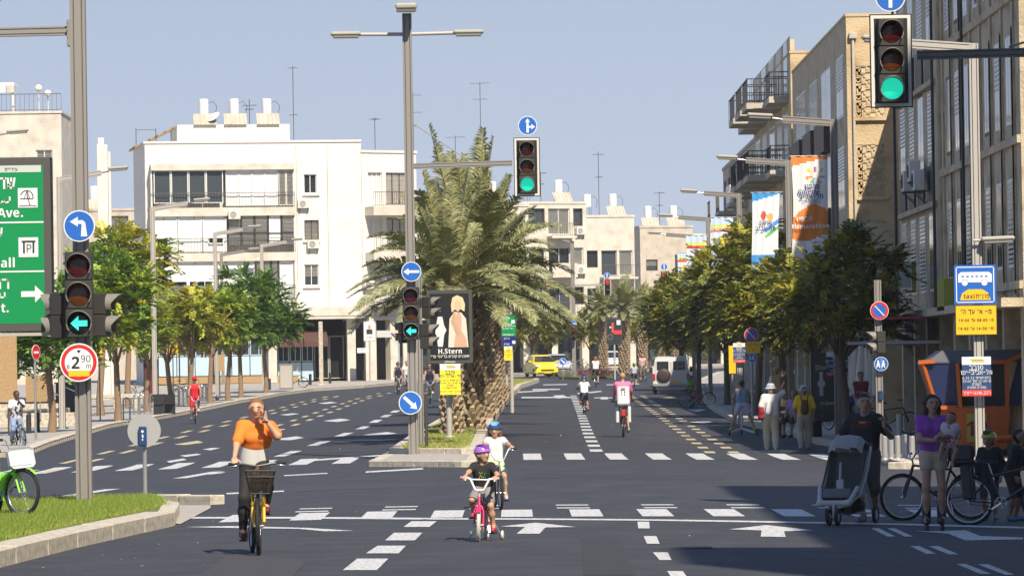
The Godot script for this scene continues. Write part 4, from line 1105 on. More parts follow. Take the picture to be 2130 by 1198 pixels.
	o = thing("post_lantern", "pale side lantern clamped to the white lamp post", "lantern", Vector3(10.00, 4.692, -102.90))
	lantern(o, Vector3(0.42, 0, 0.1), Vector3(1, 0.03, 0))
	g = Geo.new()
	g.bar(Vector3(-0.1, 0, 0.1), Vector3(0.2, 0, 0.1), 0.03)
	part(o, "clamp", g, S.pale_steel)
	var a := thing("signal_post", "grey post with pedestrian signal and button box behind the stroller man", "post", Vector3(8.531, gh(8.6, 112) + 0.14, -112))
	g = Geo.new()
	channel(g, Vector3.ZERO, Vector3(0, 4.046, 0), 0.16, 0.14)
	part(a, "post", g, S.steel)
	g = Geo.new()
	g.box(Vector3(0.02, 1.358, 0.1), Vector3(0.1, 0.22, 0.08), Basis(), 0.015)
	part(a, "button_box", g, mat(0.012, 0.04, 0.12, 0.4))
	round_sign("red and blue no-stopping sign near the tan building's shutters", Vector3(8.55, 3.322, -111.80), 0.215, "no_stop")
	signal_head("dark two-lamp signal seen side-on under the no-stopping sign", Vector3(8.52, 2.586, -111.90), -PI * 0.42, 0.36, 0.52, "none", false, 2)
	round_sign("blue cycle and pedestrian path sign behind the stroller man", Vector3(8.57, 2.081, -111.80), 0.165, "people")
	round_sign("red and blue no-stopping sign on the post by the scooter girl", Vector3(7.26, 3.022, -146.00), 0.22, "no_stop", 2.959 - 0.14)
	o = board("sign_plate", "yellow plate under the no-stopping sign by the scooter girl", "road sign", Vector3(7.30, 2.642, -146.00), 0.44, 0.34, 0.015, S.sign_yellow, S.sign_yellow, 0.0)
	write_on(o, [["אסור לעצור", 0, 0.08, 0.05, true], ["24", 0, -0.07, 0.05, false]], 0.012, mat(0.25, 0.12, 0.01, 0.6))
	round_sign("small blue cycle and pedestrian sign under the yellow plate", Vector3(7.26, 2.336, -145.90), 0.14, "people")
	notice("blue event notice beside the no-stopping sign post", Vector3(7.16, 2.505, -152.00), 0.38, 0.62, true)
	o = thing("notice_post", "pale post carrying the blue notice by the scooter girl", "post", Vector3(7.179, gh(7.4, 152) + 0.14, -152.2))
	g = Geo.new()
	channel(g, Vector3.ZERO, Vector3(0, 2.615, 0), 0.16, 0.12)
	part(o, "post", g, S.pale_steel)
	notice("blue event notice on the dark advertising pillar", Vector3(9.08, 2.103, -134.60), 0.6, 0.68, true)
	round_sign("no-entry sign turned almost edge-on at the left pavement", Vector3(-14.91, 2.860, -150.00), 0.24, "noentry", 2.867 - 0.14, 1.1)
func wall_face(g: Geo, x0: float, y0: float, x1: float, y1: float, z: float, holes: Array, dep := 0.25, t := Transform3D()):
	var xs := [x0, x1]
	var ys := [y0, y1]
	for h in holes:
		xs.append_array([h[0], h[2]]); ys.append_array([h[1], h[3]])
	xs.sort(); ys.sort()
	for i in xs.size() - 1:
		for j in ys.size() - 1:
			if xs[i + 1] - xs[i] < 0.001 or ys[j + 1] - ys[j] < 0.001: continue
			var cx: float = (xs[i] + xs[i + 1]) / 2
			var cy: float = (ys[j] + ys[j + 1]) / 2
			var open := false
			for h in holes:
				if cx > h[0] and cx < h[2] and cy > h[1] and cy < h[3]: open = true
			if not open: rect2(g, xs[i], ys[j], xs[i + 1], ys[j + 1], z, t)
	for h in holes:
		var q := []
		for k in [[0, 1], [2, 1], [2, 3], [0, 3]]: q.append([t * Vector3(h[k[0]], h[k[1]], z), t * Vector3(h[k[0]], h[k[1]], z - dep)])
		for k in 4: g.quad(q[k][0], q[k][1], q[(k + 1) % 4][1], q[(k + 1) % 4][0])
func window(o: Node, x0: float, y0: float, x1: float, y1: float, z: float, kind: String, t := Transform3D(), mull := 2, frame: Material = null):
	var fm: Material = frame if frame else S.white
	var g := Geo.new()
	var fw := 0.055
	for q in [[x0, y0, x0 + fw, y1], [x1 - fw, y0, x1, y1]]: g.box(t * Vector3((q[0] + q[2]) / 2, (q[1] + q[3]) / 2, z), Vector3(fw, y1 - y0, 0.06), t.basis)
	for y in [y0 + fw / 2, y1 - fw / 2]: g.box(t * Vector3((x0 + x1) / 2, y, z), Vector3(x1 - x0 - 2 * fw, fw, 0.06), t.basis)
	for k in range(1, mull): g.box(t * Vector3(lerpf(x0, x1, float(k) / mull), (y0 + y1) / 2, z), Vector3(fw * 0.8, y1 - y0 - 2 * fw, 0.055), t.basis)
	var w := part(o, "window", g, fm)
	g = Geo.new()
	if kind == "slats" or kind == "half":
		var ylow := y0 if kind == "slats" else lerpf(y0, y1, 0.42)
		var n := int((y1 - ylow) / 0.085)
		var tilt := t.basis * Basis(Vector3(1, 0, 0), 0.75)
		for k in n: g.box(t * Vector3((x0 + x1) / 2, ylow + 0.05 + k * 0.085, z - 0.03), Vector3(x1 - x0 - 0.1, 0.07, 0.012), tilt)
		part(w, "shutter", g, S.shutter)
		g = Geo.new()
	if kind == "shut":
		g.box(t * Vector3((x0 + x1) / 2, (y0 + y1) / 2, z - 0.04), Vector3(x1 - x0 - 0.08, y1 - y0 - 0.08, 0.03), t.basis)
		part(w, "shutter", g, S.white)
	else:
		rect2(g, x0 + 0.03, y0 + 0.03, x1 - 0.03, y1 - 0.03, z - 0.09, t)
		part(w, "pane", g, S.pane if kind != "dark" else S.dark_pane)
func flat_window(o: Node, x0: float, y0: float, x1: float, y1: float, z: float, kind: String, t := Transform3D()):
	var g := Geo.new()
	g.box(t * Vector3((x0 + x1) / 2, (y0 + y1) / 2, z), Vector3(x1 - x0, y1 - y0, 0.03), t.basis)
	var w := part(o, "window", g, S.white if kind != "dark" else S.brown)
	var m := (x0 + x1) / 2
	for q in [[x0 + 0.08, m - 0.04], [m + 0.04, x1 - 0.08]]:
		g = Geo.new()
		rect2(g, q[0], y0 + 0.08, q[1], y1 - 0.08, z + 0.018, t)
		part(w, "pane", g, S.dark_pane if kind != "pane" else S.pane)
	if kind == "pane" or kind == "dark": return
	var lo := y0 + 0.1 if kind == "slats" else lerpf(y0, y1, 0.45)
	g = Geo.new()
	for k in int((y1 - lo) / 0.11): g.box(t * Vector3(m, lo + 0.04 + k * 0.11, z + 0.021), Vector3(x1 - x0 - 0.1, 0.06, 0.012), t.basis)
	part(w, "shutter", g, S.shutter)
func railing(o: Node, x0: float, x1: float, y: float, h: float, z: float, m: Material, step := 0.16, t := Transform3D()):
	var g := Geo.new()
	g.box(t * Vector3((x0 + x1) / 2, y + h, z), Vector3(x1 - x0, 0.04, 0.04), t.basis)
	g.box(t * Vector3((x0 + x1) / 2, y + 0.08, z), Vector3(x1 - x0, 0.03, 0.03), t.basis)
	var n := int((x1 - x0) / step)
	for k in n + 1: g.box(t * Vector3(lerpf(x0, x1, float(k) / n), y + h / 2, z), Vector3(0.018, h, 0.018), t.basis)
	part(o, "railing", g, m)
func slab(o: Node, called: String, x0, y0, z0, x1, y1, z1, m: Material, bev := 0.0, t := Transform3D()):
	var g := Geo.new()
	g.box(t * Vector3((x0 + x1) / 2, (y0 + y1) / 2, (z0 + z1) / 2), Vector3(x1 - x0, y1 - y0, z1 - z0), t.basis, bev)
	part(o, called, g, m)
func ac_unit(o: Node, x: float, y: float, z: float, t := Transform3D()):
	var g := Geo.new()
	g.box(t * Vector3(x, y, z + 0.2), Vector3(0.78, 0.56, 0.3), t.basis, 0.02)
	var a := part(o, "air_conditioner", g, S.offwhite)
	g = Geo.new()
	g.torus(t * Vector3(x - 0.08, y, z + 0.355), 0.19, 0.012, t.basis, 20, 5)
	for k in 5: g.torus(t * Vector3(x - 0.08, y, z + 0.355), 0.03 + k * 0.032, 0.006, t.basis, 16, 4)
	part(a, "fan_grille", g, S.groove)
	g = Geo.new()
	for s in [-0.25, 0.25]:
		g.beam(t * Vector3(x + s, y - 0.3, z + 0.36), t * Vector3(x + s, y - 0.3, z), 0.03, 0.03)
		g.beam(t * Vector3(x + s, y - 0.3, z + 0.34), t * Vector3(x + s, y - 0.62, z), 0.025, 0.025)
	part(a, "bracket", g, S.rail)
func heater(label: String, at: Vector3, turn: float, panel := true):
	var o := thing("water_heater", label, "water heater", at, turn, "rooftop solar water heaters")
	var g := Geo.new()
	g.lathe(Vector3(0, 0.75, 0), [Vector2(0, 0), Vector2(0.3, 0), Vector2(0.32, 0.03), Vector2(0.32, 0.95), Vector2(0.27, 1.02), Vector2(0, 1.04)], 18)
	part(o, "tank", g, S.white)
	g = Geo.new()
	for s in [Vector2(-0.25, -0.25), Vector2(0.25, -0.25), Vector2(0.25, 0.25), Vector2(-0.25, 0.25)]: g.bar(Vector3(s.x, -0.05, s.y), Vector3(s.x, 0.76, s.y), 0.02)
	part(o, "stand", g, S.rail)
	g = Geo.new()
	g.tube([Vector3(0.3, 1.5, 0), Vector3(0.6, 1.62, 0), Vector3(0.85, 1.3, 0.05), Vector3(0.75, 0.7, 0.1)], 0.018, 6)
	part(o, "hose", g, S.black)
	if panel:
		g = Geo.new()
		g.box(Vector3(0, 0.4, 0.75), Vector3(1.5, 0.05, 1.0), Basis(Vector3(1, 0, 0), 0.85))
		var p := part(o, "solar_panel", g, S.beige_wall)
		g = Geo.new()
		for k in 5: g.box(Vector3(-0.6 + k * 0.3, 0.42, 0.78), Vector3(0.02, 0.06, 0.98), Basis(Vector3(1, 0, 0), 0.85))
		part(p, "panel_rib", g, S.pale_steel)
func antenna(label: String, at: Vector3, h: float, cross: Array, turn := 0.4):
	var o := thing("antenna", label, "antenna", at, turn, "rooftop aerials")
	var g := Geo.new()
	g.bar(Vector3(0, -0.05, 0), Vector3(0, h, 0), 0.028)
	part(o, "mast", g, S.rail)
	for c in cross:
		g = Geo.new()
		g.bar(Vector3(-c[1] / 2, h * c[0], 0), Vector3(c[1] / 2, h * c[0] + 0.05, 0), 0.018)
		for k in 6:
			var x: float = -c[1] / 2 + c[1] * k / 5.0
			g.bar(Vector3(x, h * c[0], -0.28), Vector3(x, h * c[0] + 0.02, 0.28), 0.011, 4)
		part(o, "boom", g, S.rail)
func new_building(label: String, at: Vector3, turn: float) -> Node3D:
	return thing("apartment_building", label, "building", at, turn)
func plain_block(label: String, at: Vector3, turn: float, w: float, dep: float, h: float, ground: float, m: Material, bays: Array, fl := 3.05, arcade := true, seed_ := 1) -> Node3D:
	rng.seed = seed_
	var o := new_building(label, at, turn)
	var holes := []
	var fills := []
	var y := ground + 0.35
	while y + 2.3 < h:
		for b in bays:
			var k: String = b[2]
			var top := y + (2.1 if k != "small" else 1.7)
			var bot := y + (0.1 if k == "deep" else 0.75)
			holes.append([b[0], bot, b[1], top])
			fills.append([b[0], bot, b[1], top, ["slats", "shut", "pane", "half", "dark"][rng.randi() % 5] if k != "deep" else ["pane", "slats", "dark"][rng.randi() % 3], k])
		y += fl
	var g := Geo.new()
	wall_face(g, 0, ground, w, h, 0, holes, 0.3)
	g.box(Vector3(w / 2, (h + ground) / 2, -dep / 2 - 0.16), Vector3(w - 0.01, h - ground - 0.02, dep - 0.3))
	for s in [0.0, w]: g.quad(Vector3(s, ground, 0), Vector3(s, h, 0), Vector3(s, h, -0.4), Vector3(s, ground, -0.4))
	part(o, "wall", g, m)
	slab(o, "parapet", -0.06, h, -dep, w + 0.06, h + 0.18, 0.06, m)
	for f in fills:
		window(o, f[0], f[1], f[2], f[3], -0.16, f[4], Transform3D(), maxi(1, int((f[2] - f[0]) / 0.7)), [S.white, S.brown, S.pale_steel][rng.randi() % 3])
		if f[5] == "deep":
			slab(o, "balcony_slab", f[0] - 0.15, f[1] - 0.3, -0.1, f[2] + 0.15, f[1] - 0.12, 1.0, m)
			if rng.randf() < 0.6: railing(o, f[0] - 0.12, f[2] + 0.12, f[1] - 0.12, 0.95, 0.95, S.rail)
			else: slab(o, "balcony_front", f[0] - 0.14, f[1] - 0.12, 0.86, f[2] + 0.14, f[1] + 0.8, 0.97, S.white if rng.randf() < 0.5 else m)
		elif rng.randf() < 0.3: ac_unit(o, f[2] - 0.3, f[1] - 0.4, 0.0)
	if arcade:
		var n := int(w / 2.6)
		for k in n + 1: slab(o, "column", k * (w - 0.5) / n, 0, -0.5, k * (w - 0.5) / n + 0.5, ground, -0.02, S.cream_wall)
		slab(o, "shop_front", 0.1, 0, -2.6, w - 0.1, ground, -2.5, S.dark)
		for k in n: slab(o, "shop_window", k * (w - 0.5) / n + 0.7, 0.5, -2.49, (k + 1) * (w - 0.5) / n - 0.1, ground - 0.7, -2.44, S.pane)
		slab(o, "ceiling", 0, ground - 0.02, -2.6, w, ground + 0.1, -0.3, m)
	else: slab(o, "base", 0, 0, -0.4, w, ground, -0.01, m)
	return o
func build_white_house():
	var o := new_building("white four-storey corner building with enclosed balconies and blue shopfront", Vector3(-23.834, 1.508, -313), 0.15)
	var W := 14.2
	var T := 15.7
	var g := Geo.new()
	var holes := [[10.4, 12.35, 11.25, 13.6], [10.4, 9.3, 11.35, 10.6], [10.35, 6.3, 11.3, 7.7]]
	wall_face(g, 0, 4.3, W, T, 0, holes, 0.3)
	g.box(Vector3(W / 2, (T + 4.3) / 2, -5.2), Vector3(W - 0.01, T - 4.32, 9.8))
	g.quad(Vector3(W, 4.3, 0), Vector3(W, T, 0), Vector3(W, T, -0.4), Vector3(W, 4.3, -0.4))
	var st := Transform3D(Basis(Vector3.UP, -PI / 2), Vector3(0, 0, 0))
	var sh := []
	for y in [12.0, 8.9, 5.9]: sh.append_array([[-3.4, y, -1.9, y + 1.6], [-5.2, y - 0.1, -4.5, y + 1.4], [-7.4, y, -6.8, y + 1.3]])
	wall_face(g, -10.2, 0, 0, T, 0.012, sh, 0.3, st)
	part(o, "wall", g, S.white_wall)
	for h in sh: window(o, h[0], h[1], h[2], h[3], -0.12, "dark", st, 2, S.pale_steel)
	slab(o, "parapet", -0.08, T, -10, W + 0.02, T + 0.14, 0.08, S.white_wall)
	slab(o, "rooftop_room", 2.2, T + 0.1, -5.5, 9.6, T + 1.25, -0.8, S.white_wall)
	window(o, 10.4, 12.35, 11.25, 13.6, -0.14, "dark", Transform3D(), 2, S.white)
	window(o, 10.4, 9.3, 11.35, 10.6, -0.14, "slats", Transform3D(), 2, S.brown)
	window(o, 10.35, 6.3, 11.3, 7.7, -0.14, "half", Transform3D(), 2, S.white)
	for h in [[10.3, 12.2], [10.3, 9.15], [10.25, 6.15]]: slab(o, "sill", h[0], h[1], 0.004, h[0] + 1.15, h[1] + 0.09, 0.14, S.white_wall)
	var rows := [[11.45, 14.15], [8.5, 11.0], [5.4, 8.05]]
	for i in 3:
		var y0: float = rows[i][0]
		var y1: float = rows[i][1]
		slab(o, "balcony_slab", 0.25, y0 - 0.55, 0.003, 9.75, y0, 1.0, S.cream_wall)
		if i == 0: slab(o, "balcony_hood", 0.3, y1 - 0.25, 0.003, 9.7, y1 + 0.15, 1.05, S.cream_wall)
		railing(o, 0.28, 9.7, y0, 0.95, 0.97, S.rail, 0.2)
		for s in [0.3, 9.62]: slab(o, "balcony_side", s, y0, 0.003, s + 0.1, y1 - 0.26, 0.85, S.white_wall)
		for x in range(1, 9, 2): slab(o, "drip_pipe", x + 0.1, y0 - 0.75, 0.8, x + 0.14, y0 - 0.5, 0.84, S.wood)
	for j in 4: window(o, 0.5 + j * 1.14, 11.75, 0.5 + j * 1.14 + 1.1, 13.9, 0.8, "pane", Transform3D(), 1)
	for j in 4: window(o, 5.2 + j * 0.86, 11.55, 5.2 + j * 0.86 + 0.84, 13.9, 0.75, "shut", Transform3D(), 1)
	for j in 2: window(o, 8.66 + j * 0.5, 11.55, 8.66 + j * 0.5 + 0.48, 13.9, 0.77, "slats", Transform3D(), 1, S.offwhite)
	for j in 3: window(o, 0.45 + j * 1.6, 8.55, 0.45 + j * 1.6 + 1.56, 10.95, 0.78, "shut", Transform3D(), 1)
	window(o, 0.6, 8.75, 1.4, 9.5, 0.86, "dark", Transform3D(), 1)
	window(o, 4.0, 9.1, 5.0, 9.5, 0.86, "dark", Transform3D(), 2)
	for j in 5: window(o, 5.3 + j * 0.88, 8.95, 5.3 + j * 0.88 + 0.86, 10.98, 0.8, "slats" if j != 3 else "shut", Transform3D(), 1, S.dark)
	for y in [9.75]: slab(o, "glazing_bar", 5.3, y, 0.83, 9.6, y + 0.05, 0.87, S.dark)
	window(o, 0.6, 6.2, 4.4, 8.0, 0.78, "shut", Transform3D(), 1)
	window(o, 0.75, 6.25, 2.6, 6.7, 0.85, "dark", Transform3D(), 1)
	window(o, 2.7, 6.25, 4.25, 6.7, 0.85, "dark", Transform3D(), 3)
	window(o, 4.6, 5.6, 7.0, 7.95, 0.76, "shut", Transform3D(), 1)
	for j in 3: window(o, 7.1 + j * 0.5, 6.6, 7.1 + j * 0.5 + 0.47, 8.0, 0.8, "slats", Transform3D(), 1, S.dark)
	window(o, 8.65, 5.5, 9.55, 7.95, 0.76, "shut", Transform3D(), 1)
	ac_unit(o, 10.35, 11.65, 0.0)
	ac_unit(o, 10.95, 9.0, 0.0)
	ac_unit(o, 5.7, 10.95, 0.95)
	for x in [9.95, 12.0]:
		g = Geo.new()
		g.bar(Vector3(x, 4.3, 0.06), Vector3(x, T - 0.2, 0.06), 0.045)
		part(o, "drain_pipe", g, S.white_wall)
	slab(o, "soffit", 0.0, 4.1, -4.0, W, 4.35, 0.9, S.cream_wall)
	slab(o, "fascia", 9.3, 4.3, 0.004, W + 0.4, 4.9, 0.95, S.cream_wall)
	for x in [0.1, 7.9, 13.1, 14.3]: slab(o, "column", x, 0, -0.4, x + 0.55, 4.1, 0.2, S.cream_wall)
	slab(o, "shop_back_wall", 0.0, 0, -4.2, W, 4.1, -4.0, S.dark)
	var blue := mat(0.42, 0.55, 0.63, 0.5)
	for j in 6:
		slab(o, "shop_panel", 0.75 + j * 1.2, 0.5, -0.45, 0.75 + j * 1.2 + 1.15, 1.75, -0.35, blue, 0.01)
		window(o, 0.75 + j * 1.2, 1.8, 0.75 + j * 1.2 + 1.15, 3.6, -0.4, "pane", Transform3D(), 2, blue)
	slab(o, "shop_plinth", 0.7, 0, -0.6, 9.9, 0.45, -0.2, S.wood)
	for j in 3:
		slab(o, "shop_panel", 8.6 + j * 0.8, 0.1, -0.9, 8.6 + j * 0.8 + 0.74, 1.3, -0.8, blue, 0.01)
		window(o, 8.6 + j * 0.8, 1.35, 8.6 + j * 0.8 + 0.74, 3.1, -0.85, "pane", Transform3D(), 2, blue)
	for j in 2: window(o, 11.1 + j * 1.0, 0.2, 11.1 + j * 1.0 + 0.95, 3.0, -1.6, "dark", Transform3D(), 1, S.pale_steel)
	for s in [9.4, 11.0]:
		g = Geo.new()
		var rings := []
		for a in 6:
			var q := a * PI / 10
			rings.append([Vector3(s - 0.8, 2.3 + cos(q) * 1.1, sin(q) * 1.1 - 0.4), Vector3(s + 0.75, 2.3 + cos(q) * 1.1, sin(q) * 1.1 - 0.4)])
		for a in 5: g.quad(rings[a][0], rings[a][1], rings[a + 1][1], rings[a + 1][0])
		for e in [0, 1]:
			for a in 5: g.tri(Vector3(rings[a][e].x, 2.3, -0.4), rings[a][e], rings[a + 1][e])
		part(o, "awning", g, mat(0.075, 0.03, 0.022, 0.8))
	var bt := Transform3D(Basis(Vector3.UP, 0.45), Vector3(W + 0.02, 0, 0))
	g = Geo.new()
	var bh := []
	for y in [11.6, 8.6, 5.6]: bh.append_array([[0.5, y, 1.6, y + 2.1], [1.9, y, 3.6, y + 2.1]])
	wall_face(g, 0, 4.2, 4.3, 15.0, 0.0, bh, 0.3, bt)
	g.box(bt * Vector3(2.15, 9.6, -1.4), Vector3(4.28, 10.7, 2.4), bt.basis)
	part(o, "bay_wall", g, S.white_wall)
	slab(o, "bay_parapet", -0.05, 15.0, -2.5, 4.36, 15.16, 0.08, S.white_wall, 0.0, bt)
	var kinds := ["pane", "slats", "dark", "slats", "half", "slats"]
	for j in 6: window(o, bh[j][0], bh[j][1], bh[j][2], bh[j][3], -0.14, kinds[j], bt, 3, S.brown if j % 2 else S.white)
	for y in [11.45, 8.45, 5.45]:
		slab(o, "balcony_slab", 0.2, y - 0.6, 0.004, 4.2, y - 0.02, 1.1, S.cream_wall, 0.0, bt)
		railing(o, 0.25, 4.15, y - 0.02, 0.95, 1.05, S.rail, 0.15, bt)
	ac_unit(o, 0.3, 6.3, 0.0, bt)
	slab(o, "bay_soffit", 0, 4.0, -2.6, 4.3, 4.2, 0.3, S.cream_wall, 0.0, bt)
	for x in [0.3, 2.0, 3.7]: slab(o, "column", x, 0, -0.5, x + 0.6, 4.0, 0.1, S.cream_wall, 0.0, bt)
	slab(o, "shop_back_wall", 0, 0, -2.6, 4.3, 4.0, -2.5, S.dark, 0.0, bt)
	slab(o, "shop_sign", 2.6, 2.7, 0.12, 3.4, 3.4, 0.2, mat(0.55, 0.06, 0.03, 0.5), 0.0, bt)
	slab(o, "shop_sign", 0.9, 2.85, 0.12, 2.1, 3.3, 0.2, mat(0.5, 0.5, 0.48, 0.5), 0.0, bt)
	g = Geo.new()
	g.beam(Vector3(-0.6, T - 0.2, -3), Vector3(2.4, T + 1.25, -1.5), 0.12, 0.12)
	g.beam(Vector3(-0.6, T - 0.2, -6), Vector3(2.4, T + 1.25, -5), 0.12, 0.12)
	for q in 6: g.beam(Vector3(-0.5 + q * 0.5, T - 0.1 + q * 0.24, -6.2), Vector3(-0.5 + q * 0.5, T - 0.1 + q * 0.24, -1.2), 0.07, 0.07)
	part(o, "roof_frame", g, S.wood)
	g = Geo.new()
	for q in [-0.4, 0.9, 1.9]: g.bar(Vector3(q, T, -2), Vector3(q, T + 1.1, -2), 0.03)
	g.bar(Vector3(-0.4, T + 1.0, -2), Vector3(0.9, T + 1.0, -2), 0.02)
	part(o, "roof_fence", g, S.rail)
	var b := o.transform
	heater("solar water heater beside the satellite dish on the white building", b * Vector3(4.05, T + 1.2, -1.7), 0.15)
	heater("middle solar water heater on the white building's roof room", b * Vector3(6.05, T + 1.2, -1.7), 0.15)
	heater("solar water heater with a looping black hose at the roof edge", b * Vector3(8.2, T + 1.2, -1.7), 0.15)
	var d := thing("satellite_dish", "white satellite dish on the white building's roof room", "satellite dish", b * Vector3(4.7, T + 1.22, -0.9), 0.5)
	g = Geo.new()
	g.lathe(Vector3(0, 0.42, 0), [Vector2(0, 0), Vector2(0.25, 0.05), Vector2(0.46, 0.17), Vector2(0.47, 0.18), Vector2(0.25, 0.07), Vector2(0, 0.02)], 20, Basis(Vector3(0.3, 0, 1).normalized(), 0.7))
	part(d, "dish", g, S.white)
	g = Geo.new()
	g.bar(Vector3(0, -0.02, 0), Vector3(0, 0.44, 0), 0.025)
	part(d, "stand", g, S.rail)
	antenna("short aerial between the water heaters of the white building", b * Vector3(7.05, T + 1.24, -1.6), 1.7, [[0.75, 0.9], [0.6, 0.5]])
	antenna("tall thin aerial beside the white building's roof room", b * Vector3(10.0, T + 0.14, -2), 5.0, [[0.97, 0.6], [0.35, 0.5]], 0.2)
	antenna("small dark aerial on the white building's sloping parapet", b * Vector3(15.3, 15.14, -1.2), 2.2, [[0.95, 0.7]], 1.0)
func build_buildings():
	build_white_house()
	var g: Geo
	var o := new_building("cream apartment block behind the green direction sign with roof terrace", Vector3(-45, 1.700, -262), 0.0)
	var X1: float = -24.484 + 45
	var T: float = 16.484 - 1.700
	g = Geo.new()
	var holes := []
	for r in 4: holes.append_array([[X1 - 9.2, T - 3.1 - r * 3.0, X1 - 4.0, T - 1.2 - r * 3.0], [X1 - 1.4, T - 3.6 - r * 3.0, X1 - 0.5, T - 2.0 - r * 3.0]])
	wall_face(g, 0, 0, X1, T, 0, holes, 0.3)
	g.box(Vector3(X1 / 2, T / 2, -5.2), Vector3(X1 - 0.01, T - 0.02, 9.8))
	g.quad(Vector3(X1, 0, 0), Vector3(X1, T, 0), Vector3(X1, T, -0.4), Vector3(X1, 0, -0.4))
	part(o, "wall", g, S.cream_wall)
	for i in holes.size():
		var h: Array = holes[i]
		window(o, h[0], h[1], h[2], h[3], -0.12, ["shut", "slats", "pane", "half"][(i * 3 + i / 2) % 4], Transform3D(), 4 if i % 2 == 0 else 2)
		if i % 2 == 0:
			slab(o, "balcony_slab", h[0] - 0.2, h[1] - 0.5, 0.004, h[2] + 0.2, h[1] - 0.15, 0.9, S.cream_wall)
			railing(o, h[0] - 0.15, h[2] + 0.15, h[1] - 0.15, 0.95, 0.85, S.rail, 0.2)
	slab(o, "parapet", 0, T, -9, X1 + 0.05, T + 0.12, 0.06, S.cream_wall)
	railing(o, X1 - 9, X1, T + 0.12, 0.95, -0.1, S.rail, 0.25)
	slab(o, "pergola", X1 - 9, T + 1.6, -3, X1 - 2.6, T + 1.75, -0.6, S.white)
	for q in 14: slab(o, "awning_strip", X1 - 9 + q * 0.46, T + 1.2, -0.62, X1 - 8.6 + q * 0.46, T + 1.6, -0.58, S.cream_wall if q % 2 else S.white)
	for x in [X1 - 8.9, X1 - 2.75]: slab(o, "pergola_post", x, T + 0.1, -0.8, x + 0.12, T + 1.6, -0.68, S.offwhite)
	slab(o, "folded_parasol", X1 - 4.9, T + 0.1, -0.6, X1 - 4.6, T + 1.5, -0.35, S.sign_yellow, 0.08)
	for q in 2:
		g = Geo.new()
		g.bar(Vector3(X1 - 0.75 - q * 0.5, T + 0.12, -0.4), Vector3(X1 - 0.75 - q * 0.5, T + 0.95 + q * 0.3, -0.4), 0.03)
		g.ball(Vector3(X1 - 0.75 - q * 0.5, T + 1.1 + q * 0.3, -0.4), Vector3(0.2, 0.2, 0.2))
		part(o, "terrace_lamp", g, S.white)
	o = thing("white_pylon", "slender white pylon left of the white corner building", "pylon", Vector3(-23.365, gh(-23, 275) + 0.1, -275))
	g = Geo.new()
	g.box(Vector3(0, 14.599 / 2, 0), Vector3(0.62, 14.599, 0.5), Basis(), 0.03)
	g.box(Vector3(-0.1, 15.012 / 2, -0.3), Vector3(0.35, 15.012, 0.3), Basis(), 0.03)
	part(o, "shaft", g, S.white_wall)
	g = Geo.new()
	g.box(Vector3(0.4, 14.186 / 2, 0.05), Vector3(0.14, 14.186, 0.14), Basis(), 0.02)
	part(o, "pipe", g, S.white_wall)
	o = plain_block("low beige building with rooftop tanks behind the island mast", Vector3(-32.329, 1.546, -345), 0.05, 5.6, 8, 13.968 - 1.546, 3.6, S.beige_wall, [[0.6, 2.2, "wide"], [3.0, 4.8, "deep"]], 3.0, false, 4)
	var b := o.transform
	heater("white water tank between the island mast and the pylon", b * Vector3(2.3, 13.968 - 1.546 + 0.1, -2), 0.2)
	heater("white water tank just left of the pylon's lamp arm", b * Vector3(0.6, 13.968 - 1.546 + 0.1, -2.5), 0.1, false)
	var specs := [
		["cream block with arcade hidden behind the median palm crown", 838, 350, 0.16, 9.4, 432, S.cream_wall, [[0.6, 2.4, "wide"], [3.0, 5.2, "deep"], [5.8, 7.2, "wide"], [7.5, 9.1, "deep"]], 12],
		["cream block with a panelled top storey right of the palm crown", 1085, 366, 0.42, 5.6, 424, S.cream_wall, [[0.4, 2.1, "wide"], [2.4, 4.2, "deep"], [4.5, 5.3, "wide"]], 21],
		["cream block with glazed balconies and hanging plants over the arcade", 1214, 382, 0.30, 4.4, 452, S.cream_wall, [[0.3, 1.3, "wide"], [1.6, 2.9, "deep"], [3.1, 4.2, "deep"]], 33],
		["beige block with a blank upper wall behind the far palms", 1335, 405, 0.22, 4.6, 474, S.beige_wall, [[0.5, 1.5, "small"], [3.0, 4.3, "deep"]], 45],
		["distant cream block closing the street behind the lamp arms", 1436, 440, 0.1, 9.0, 490, S.cream_wall, [[0.5, 2.0, "wide"], [2.6, 4.6, "deep"], [5.2, 6.8, "wide"], [7.2, 8.6, "deep"]], 57]]
	var ats := [Vector3(-8.00, 4.647, -350.00), Vector3(0.67, 4.623, -366.00), Vector3(5.63, 4.657, -382.00), Vector3(10.87, 4.736, -405.00), Vector3(16.25, 4.896, -440.00)]
	var tops := [Vector3(-7.86, 14.030, -350.00), Vector3(0.83, 14.727, -366.00), Vector3(5.78, 14.133, -382.00), Vector3(11.02, 13.890, -405.00), Vector3(16.40, 14.138, -440.00)]
	var tanks := ["water heater half hidden by the palm fronds", "white tank pair over the panelled storey", "tall water heater above the glazed balconies", "water heater with tilted panel over the blank wall", "water heater beside the top lamp arm"]
